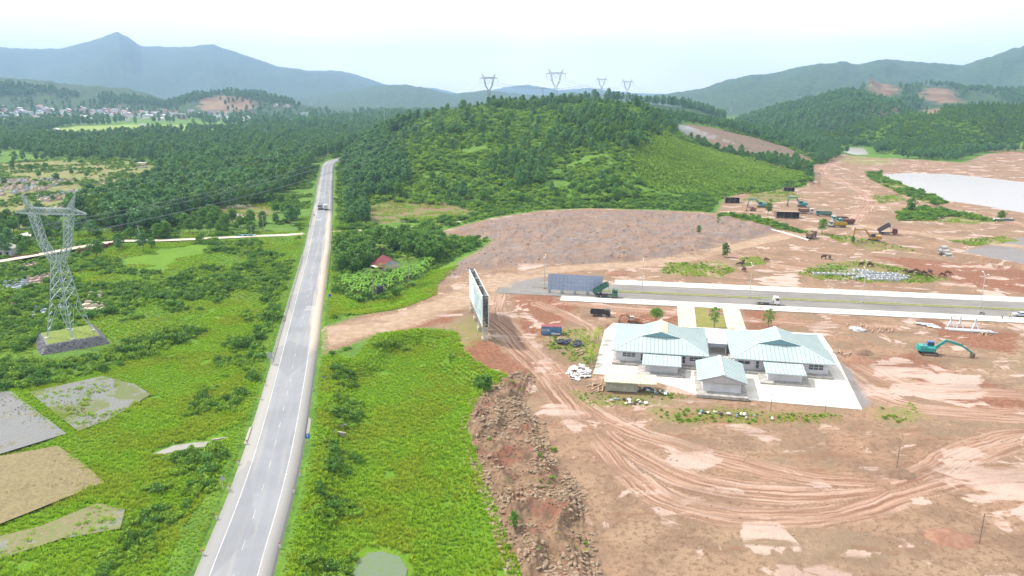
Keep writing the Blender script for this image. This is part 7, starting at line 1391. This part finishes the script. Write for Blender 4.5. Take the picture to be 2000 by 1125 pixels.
def plot(px, nx, ny, m_, label, group, zz=-2, s=1.0):
    p = [np.array(PG(u, v)) for u, v in px]
    for i in range(nx):
        for j in range(ny):
            if rs.random() < .12: continue
            a, b = (i + .5) / nx, (j + .5) / ny; q = p[0] * (1 - a) * (1 - b) + p[1] * a * (1 - b) + p[2] * a * b + p[3] * (1 - a) * b; d = p[1] - p[0]; tomb(q[0] + rs.uniform(-.3, .3), q[1] + rs.uniform(-.3, .3), math.atan2(d[1], d[0]) + rs.uniform(-.1, .1), m_, s * rs.uniform(.8, 1.15), label, group)
plot([(5, 574), (58, 560), (62, 550), (15, 556)], 7, 3, 0, 'blue grey tomb in the walled plot at the left edge', 'blue grey tombs at left'); plot([(55, 562), (104, 549), (108, 540), (60, 546)], 6, 3, 2, 'pinkish tomb in the plot left of the big pylon', 'pinkish tombs left of the pylon'); plot([(62, 622), (130, 612), (130, 600), (70, 606)], 7, 2, 0, 'grey tomb in the plot behind the pylon platform', 'grey tombs behind the platform'); plot([(160, 612), (212, 613), (196, 598), (160, 596)], 5, 2, 1, 'cream tomb in the plot right of the big pylon', 'cream tombs right of the pylon', s=1.25)
plot([(175, 585), (200, 584), (196, 576), (172, 577)], 3, 1, 1, 'cream tomb hidden in scrub right of the pylon', 'cream tombs in the scrub'); plot([(20, 597), (60, 593), (58, 588), (24, 590)], 5, 2, 2, 'low worn tomb in the scrub at left', 'low tombs at left', s=.8); plot([(120, 552), (142, 548), (142, 542), (122, 545)], 3, 2, 1, 'cream tomb seen through the pylon legs', 'tombs seen through the pylon'); plot([(40, 530), (75, 520), (75, 514), (42, 520)], 4, 1, 2, 'brownish tomb below the plot wall', 'brownish tombs below the wall')
plot([(430, 432), (480, 428), (482, 420), (440, 421)], 7, 2, 1, 'cream tomb in the clearing by the highway wood', 'tombs in the clearing by the wood', 0); plot([(440, 412), (490, 405), (492, 400), (446, 404)], 8, 1, 1, 'pale tomb in the upper row by the highway wood', 'upper tomb row by the wood', 0)
cr_ = np.random.default_rng(8); cx, cyy = jgrid(CEM, 6.0, cr_); dn = fbm(cx, cyy, 28, 2, 61); kk = (sdpoly(cx, cyy, CEM, 20) > 1) & (dn > .5) & in_view(cx, cyy, 0 * cx, 0)
idx = np.nonzero(kk)[0]; idx = idx[np.argsort(cyy[idx])][:230]
for i in idx: m_ = int(cr_.integers(0, 3)); tomb(cx[i], cyy[i], cr_.uniform(-.5, .3), m_, cr_.uniform(.9, 1.7), ['grey', 'cream', 'pinkish'][m_] + ' tomb on the far hillside cemetery', 'tombs of the hillside cemetery')
for u, v, lab in ((432, 0, ''),):
    pass
x, y = P(278, 328); sh = thing('cemetery_shrine', (x, y, gz(x, y)), -.2, 'small open shrine with pale flat roof in the hillside cemetery', 'shrine'); part('roof', MB().box(0, 0, 4.2, 8, 5, .5), CONC, sh); part('floor', MB().box(0, 0, 0, 8, 5, .4), CONC2, sh)
for i, j in ((-3.4, -2), (3.4, -2), (-3.4, 2), (3.4, 2)): part('column', MB().box(i, j, .4, .6, .6, 3.8), CONC2, sh)
BRK = mat('old_brick', (0.20, 0.075, 0.06), (0.13, 0.06, 0.05), 1.2, .95, grime=.6)
def wall(px, h, label, m_=BRK):
    p = [P(u, v, 0) for u, v in px]; root = thing('plot_wall', (*p[0], gz(*p[0])), 0, label, 'wall'); 
    for a, b in zip(p[:-1], p[1:]):
        part('wall_panel', MB().beam((a[0] - p[0][0], a[1] - p[0][1], h / 2 - .2), (b[0] - p[0][0], b[1] - p[0][1], h / 2 - .2), .25, h + .6), m_, root); part('pier', MB().box(b[0] - p[0][0], b[1] - p[0][1], -.5, .5, .5, h + .9), m_, root)
wall([(152, 490), (175, 487), (196, 483), (214, 478), (233, 472)], 2.0, 'dark red brick wall at the left end of the side road'); wall([(18, 502), (36, 501), (54, 499), (74, 496)], 2.2, 'red brick wall of the plot at the left edge'); wall([(232, 458), (262, 457), (292, 456), (306, 455)], 1.6, 'dark boundary wall behind the side road', mat('dark_wall', (0.11, 0.07, 0.08), (0.16, 0.11, 0.1), 1))
def cottage(u, v, w, d, h, rz, label, wallm, roofm, Y=None):
    x, y = P(u, v); root = thing('house', (x, y, gz(x, y)), rz, label, 'house'); part('wall', MB().box(0, 0, -.5, w, d, h + .5), wallm, root); part('roof', MB().side([(-w / 2 - .4, h - .1), (w / 2 + .4, h - .1), (0, h + w * .22)], -d / 2 - .4, d / 2 + .4), roofm, root); part('door', MB().box(0, -d / 2 - .03, 0, 1.1, .08, 2.1), DARK, root); part('window', MB().box(w * .3, -d / 2 - .03, 1, 1.1, .08, 1), GLASS, root)
cottage(8, 492, 9, 7, 3.4, .2, 'pale house with grey roof at the left edge behind the brick wall', WALLW, CONC2); cottage(48, 470, 6, 5, 2.8, -.1, 'small white roofed hut behind the brick wall', WALLW, CONC)
x, y = P(478, 464); fs = thing('roadside_stall', (x, y + 4, gz(x, y)), 0, 'row of covered goods beside the side road', 'stall')
for i in range(6): part('crate', MB().box(i * 1.5 - 4, rs.uniform(-.4, .4), 0, 1.2, 1.0, .9), [TEAL, WHITEM, MATS['sign_blue'], OLIVE][i % 4], fs); 
part('cover', MB().box(-.2, .2, .92, 7, 1.2, .06), PETR, fs)
fn = thing('wire_fence', (*P(300, 462), 0), 0, 'line of thin pale fence posts along the side road', 'fence'); fp = MB().box(0, 0, -.2, .14, .14, 1.7).mesh('post', CONC); p0 = P(300, 462)
pts = [P(u, 462 - (u - 300) * .045) for u in range(300, 590, 18)]
for q in pts: obj('post', fp, fn, loc=(q[0] - p0[0], q[1] - p0[1], 0))
mb = MB()
for h in (.7, 1.2): [mb.beam((a[0] - p0[0], a[1] - p0[1], h), (b[0] - p0[0], b[1] - p0[1], h), .02) for a, b in zip(pts[:-1], pts[1:])]
part('wire', mb, STEEL, fn)

# ------------------------------------------------------------ far town
HW_ = [mat('town_white', (0.72, 0.72, 0.72), (0.62, 0.62, 0.62), .3), mat('town_cream', (0.56, 0.5, 0.42), (0.48, 0.42, 0.35), .3), mat('town_pink', (0.5, 0.4, 0.36), (0.44, 0.34, 0.3), .3), mat('town_blue', (0.4, 0.47, 0.55), (0.34, 0.4, 0.48), .3)]
HR_ = [mat('town_roof_red', (0.34, 0.15, 0.11), (0.28, 0.13, 0.1), .3), mat('town_roof_pale', (0.52, 0.52, 0.52), (0.44, 0.44, 0.44), .3), mat('town_roof_grey', (0.34, 0.35, 0.37), (0.28, 0.28, 0.3), .3)]
rs = random.Random(71)
def town(u, v, Y=None, sc_=1.0):
    x, y = PH(u, v); z = gz(x, y)
    w, d, fl = rs.uniform(10, 18) * sc_, rs.uniform(10, 16) * sc_, rs.choice([1, 1, 1, 2, 2, 3]); h = 4.2 * fl * sc_ + 1.5; wi = rs.choice([0, 0, 1, 2, 3]); ri = rs.choice([0, 1, 1, 2])
    fln = ['one', 'two', 'three'][fl - 1]; lab = '%s storey %s house with %s roof in the far town' % (fln, ['white', 'cream', 'pinkish', 'pale blue'][wi], ['red', 'pale', 'grey'][ri])
    root = obj('town_house', None, loc=(x, y, z), rz=rs.uniform(-.4, .4), label=lab, cat='house', group='houses of the far town: ' + lab); part('wall', MB().box(0, 0, -2, w, d, h + 2), HW_[wi], root)
    part('roof', (MB().side([(-w / 2 - .6, h - .1), (w / 2 + .6, h - .1), (0, h + w * .2)], -d / 2 - .6, d / 2 + .6) if fl < 3 else MB().box(0, 0, h, w + .6, d + .6, .6)), HR_[ri], root)
    if fl > 1:
        for k in range(2): part('window', MB().box((k - .5) * w * .45, -d / 2 - .05, h * .55, w * .16, .12, 1.9), GLASS, root)
for i in range(170):
    t = rs.random(); u = rs.uniform(-10, 250) if t < .68 else rs.uniform(250, 500); v = rs.gauss(228, 7.5) if u < 250 else rs.gauss(229, 4)
    if v < 212 or v > 244: v = rs.uniform(220, 238)
    town(u, v)
for u, v in ((88, 262), (110, 258), (185, 262), (232, 264), (250, 268), (170, 270), (595, 232), (560, 210), (580, 206), (610, 205), (540, 208), (280, 255)): town(u, v, sc_=1.1 if v < 250 else .8)
# ------------------------------------------------------------ rubble bank and stones
STM = [mat('rubble_grey', (0.28, 0.21, 0.15), (0.19, 0.135, 0.09), 1.5, .95), mat('rubble_brown', (0.23, 0.165, 0.1), (0.14, 0.1, 0.06), 1.5, .95), mat('rubble_red', (0.22, 0.1, 0.066), (0.16, 0.075, 0.05), 1.5, .95)]
SF = [MB().blob(0, 0, .1, .5, .36, .28, 7, 4, .35, 80 + i).mesh('stone', STM[i % 3] if i < 5 else STM[0]) for i in range(6)]
rg = np.random.default_rng(91); x, y = jgrid(BANK, .62, rg); bk = sdpoly(x, y, BANK, 10); n_ = fbm(x, y, 3.2, 2, 62); k = (bk > -1.0) & (n_ > .33); x, y = x[k], y[k]; z = land(x, y)[0]
clay = fbm(x, y, 6.5, 2, 63); s = rg.uniform(.2, 1.0, len(x)) ** 1.8 * 1.0 + .1; ii = np.where(clay > .6, 2, np.where(clay < .45, rg.choice([0, 3, 5], len(x)), rg.choice([1, 4, 0], len(x)))); s = np.where(clay > .6, s * .5, s)
scatter('rubble_stones', np.stack([x, y, z], -1), np.stack([s, s, s * rg.uniform(.6, 1.1, len(x))], -1), rg.uniform(0, 6.28, len(x)), ii, SF, 'tipped rubble stones and clods covering the bank by the meadow')
x, y = jgrid(MOUND, 3.0, rg); k = (sdpoly(x, y, MOUND, 10) > .5) & (fbm(x, y, 9, 2, 64) > .42); x, y = x[k], y[k]; z = land(x, y)[0]; s = rg.uniform(.2, 1.0, len(x)) ** 2 * 0.9 + .12
scatter('spoil_stones', np.stack([x, y, z], -1), np.stack([s, s, s], -1), rg.uniform(0, 6.28, len(x)), rg.integers(0, 6, len(x)), SF, 'stones and clods strewn over the grey brown spoil heaps')
x, y = jgrid(PP([(985, 700), (2050, 700), (2100, 1150), (985, 1150)]), 3.2, rg); k = (sdpoly(x, y, SITE, 10) > 1) & (sdpoly(x, y, YARD, 10) < -1) & (fbm(x, y, 12, 2, 65) > .5) & (rg.uniform(size=len(x)) < .6); x, y = x[k], y[k]; z = land(x, y)[0]; s = rg.uniform(.1, .45, len(x))
scatter('loose_stones', np.stack([x, y, z], -1), np.stack([s, s, s], -1), rg.uniform(0, 6.28, len(x)), rg.integers(0, 6, len(x)), SF, 'small loose stones on the bare mud')

# ------------------------------------------------------------ smoke drifting off the burnt slope
k = NT('smoke_air'); v = k.n('ShaderNodeVolumePrincipled'); v.inputs['Color'].default_value = (0.8, 0.86, 0.95, 1); tcs = k.n('ShaderNodeTexCoord').outputs['Object']; nz = k.noise(0.09, 4, 0.6, vec=tcs)
k.put(v.inputs['Density'], k.rmp(nz, 0.40, 0.66, 0.0, 0.14)); k.t.links.new(v.outputs[0], k.o.inputs['Volume'])
sx, sy = PH(1450, 288, 'burnt_hill'); sz = gz(sx, sy); mb = MB(); rings = []; n = 10
for i in range(9):
    t = i / 8; cx_, cy_, cz_, r = -62 * t, 46 * t, 1.5 + 17 * t ** 0.8, 1.2 + 9 * t
    for j in range(n): q = 2 * math.pi * j / n; mb.v.append((cx_ + r * 0.5 * math.cos(q) , cy_ + r * 0.7 * math.cos(q) , cz_ + r * 0.6 * math.sin(q)))
mb.f = [(i * n + j, i * n + (j + 1) % n, (i + 1) * n + (j + 1) % n, (i + 1) * n + j) for i in range(8) for j in range(n)] + [tuple(range(n - 1, -1, -1)), tuple(range(8 * n, 9 * n))]
sm = mb.mesh('smoke', k.m); import bmesh as _bm; q_ = _bm.new(); q_.from_mesh(sm); _bm.ops.recalc_face_normals(q_, faces=q_.faces); q_.to_mesh(sm); q_.free()
obj('smoke', sm, loc=(sx, sy, sz), kind='stuff', label='thin white smoke drifting left up the burnt slope')
# ------------------------------------------------------------ haze
k = NT('air'); v = k.n('ShaderNodeVolumePrincipled'); v.inputs['Color'].default_value = (0.42, 0.645, 1.0, 1); v.inputs['Density'].default_value = 0.0001; v.inputs['Anisotropy'].default_value = 0.0; k.t.links.new(v.outputs[0], k.o.inputs['Volume'])
obj('haze', MB().box(0, 5900, -10, 30000, 14800, 830).mesh('haze', k.m), kind='stuff', label='pale bluish haze in the air')
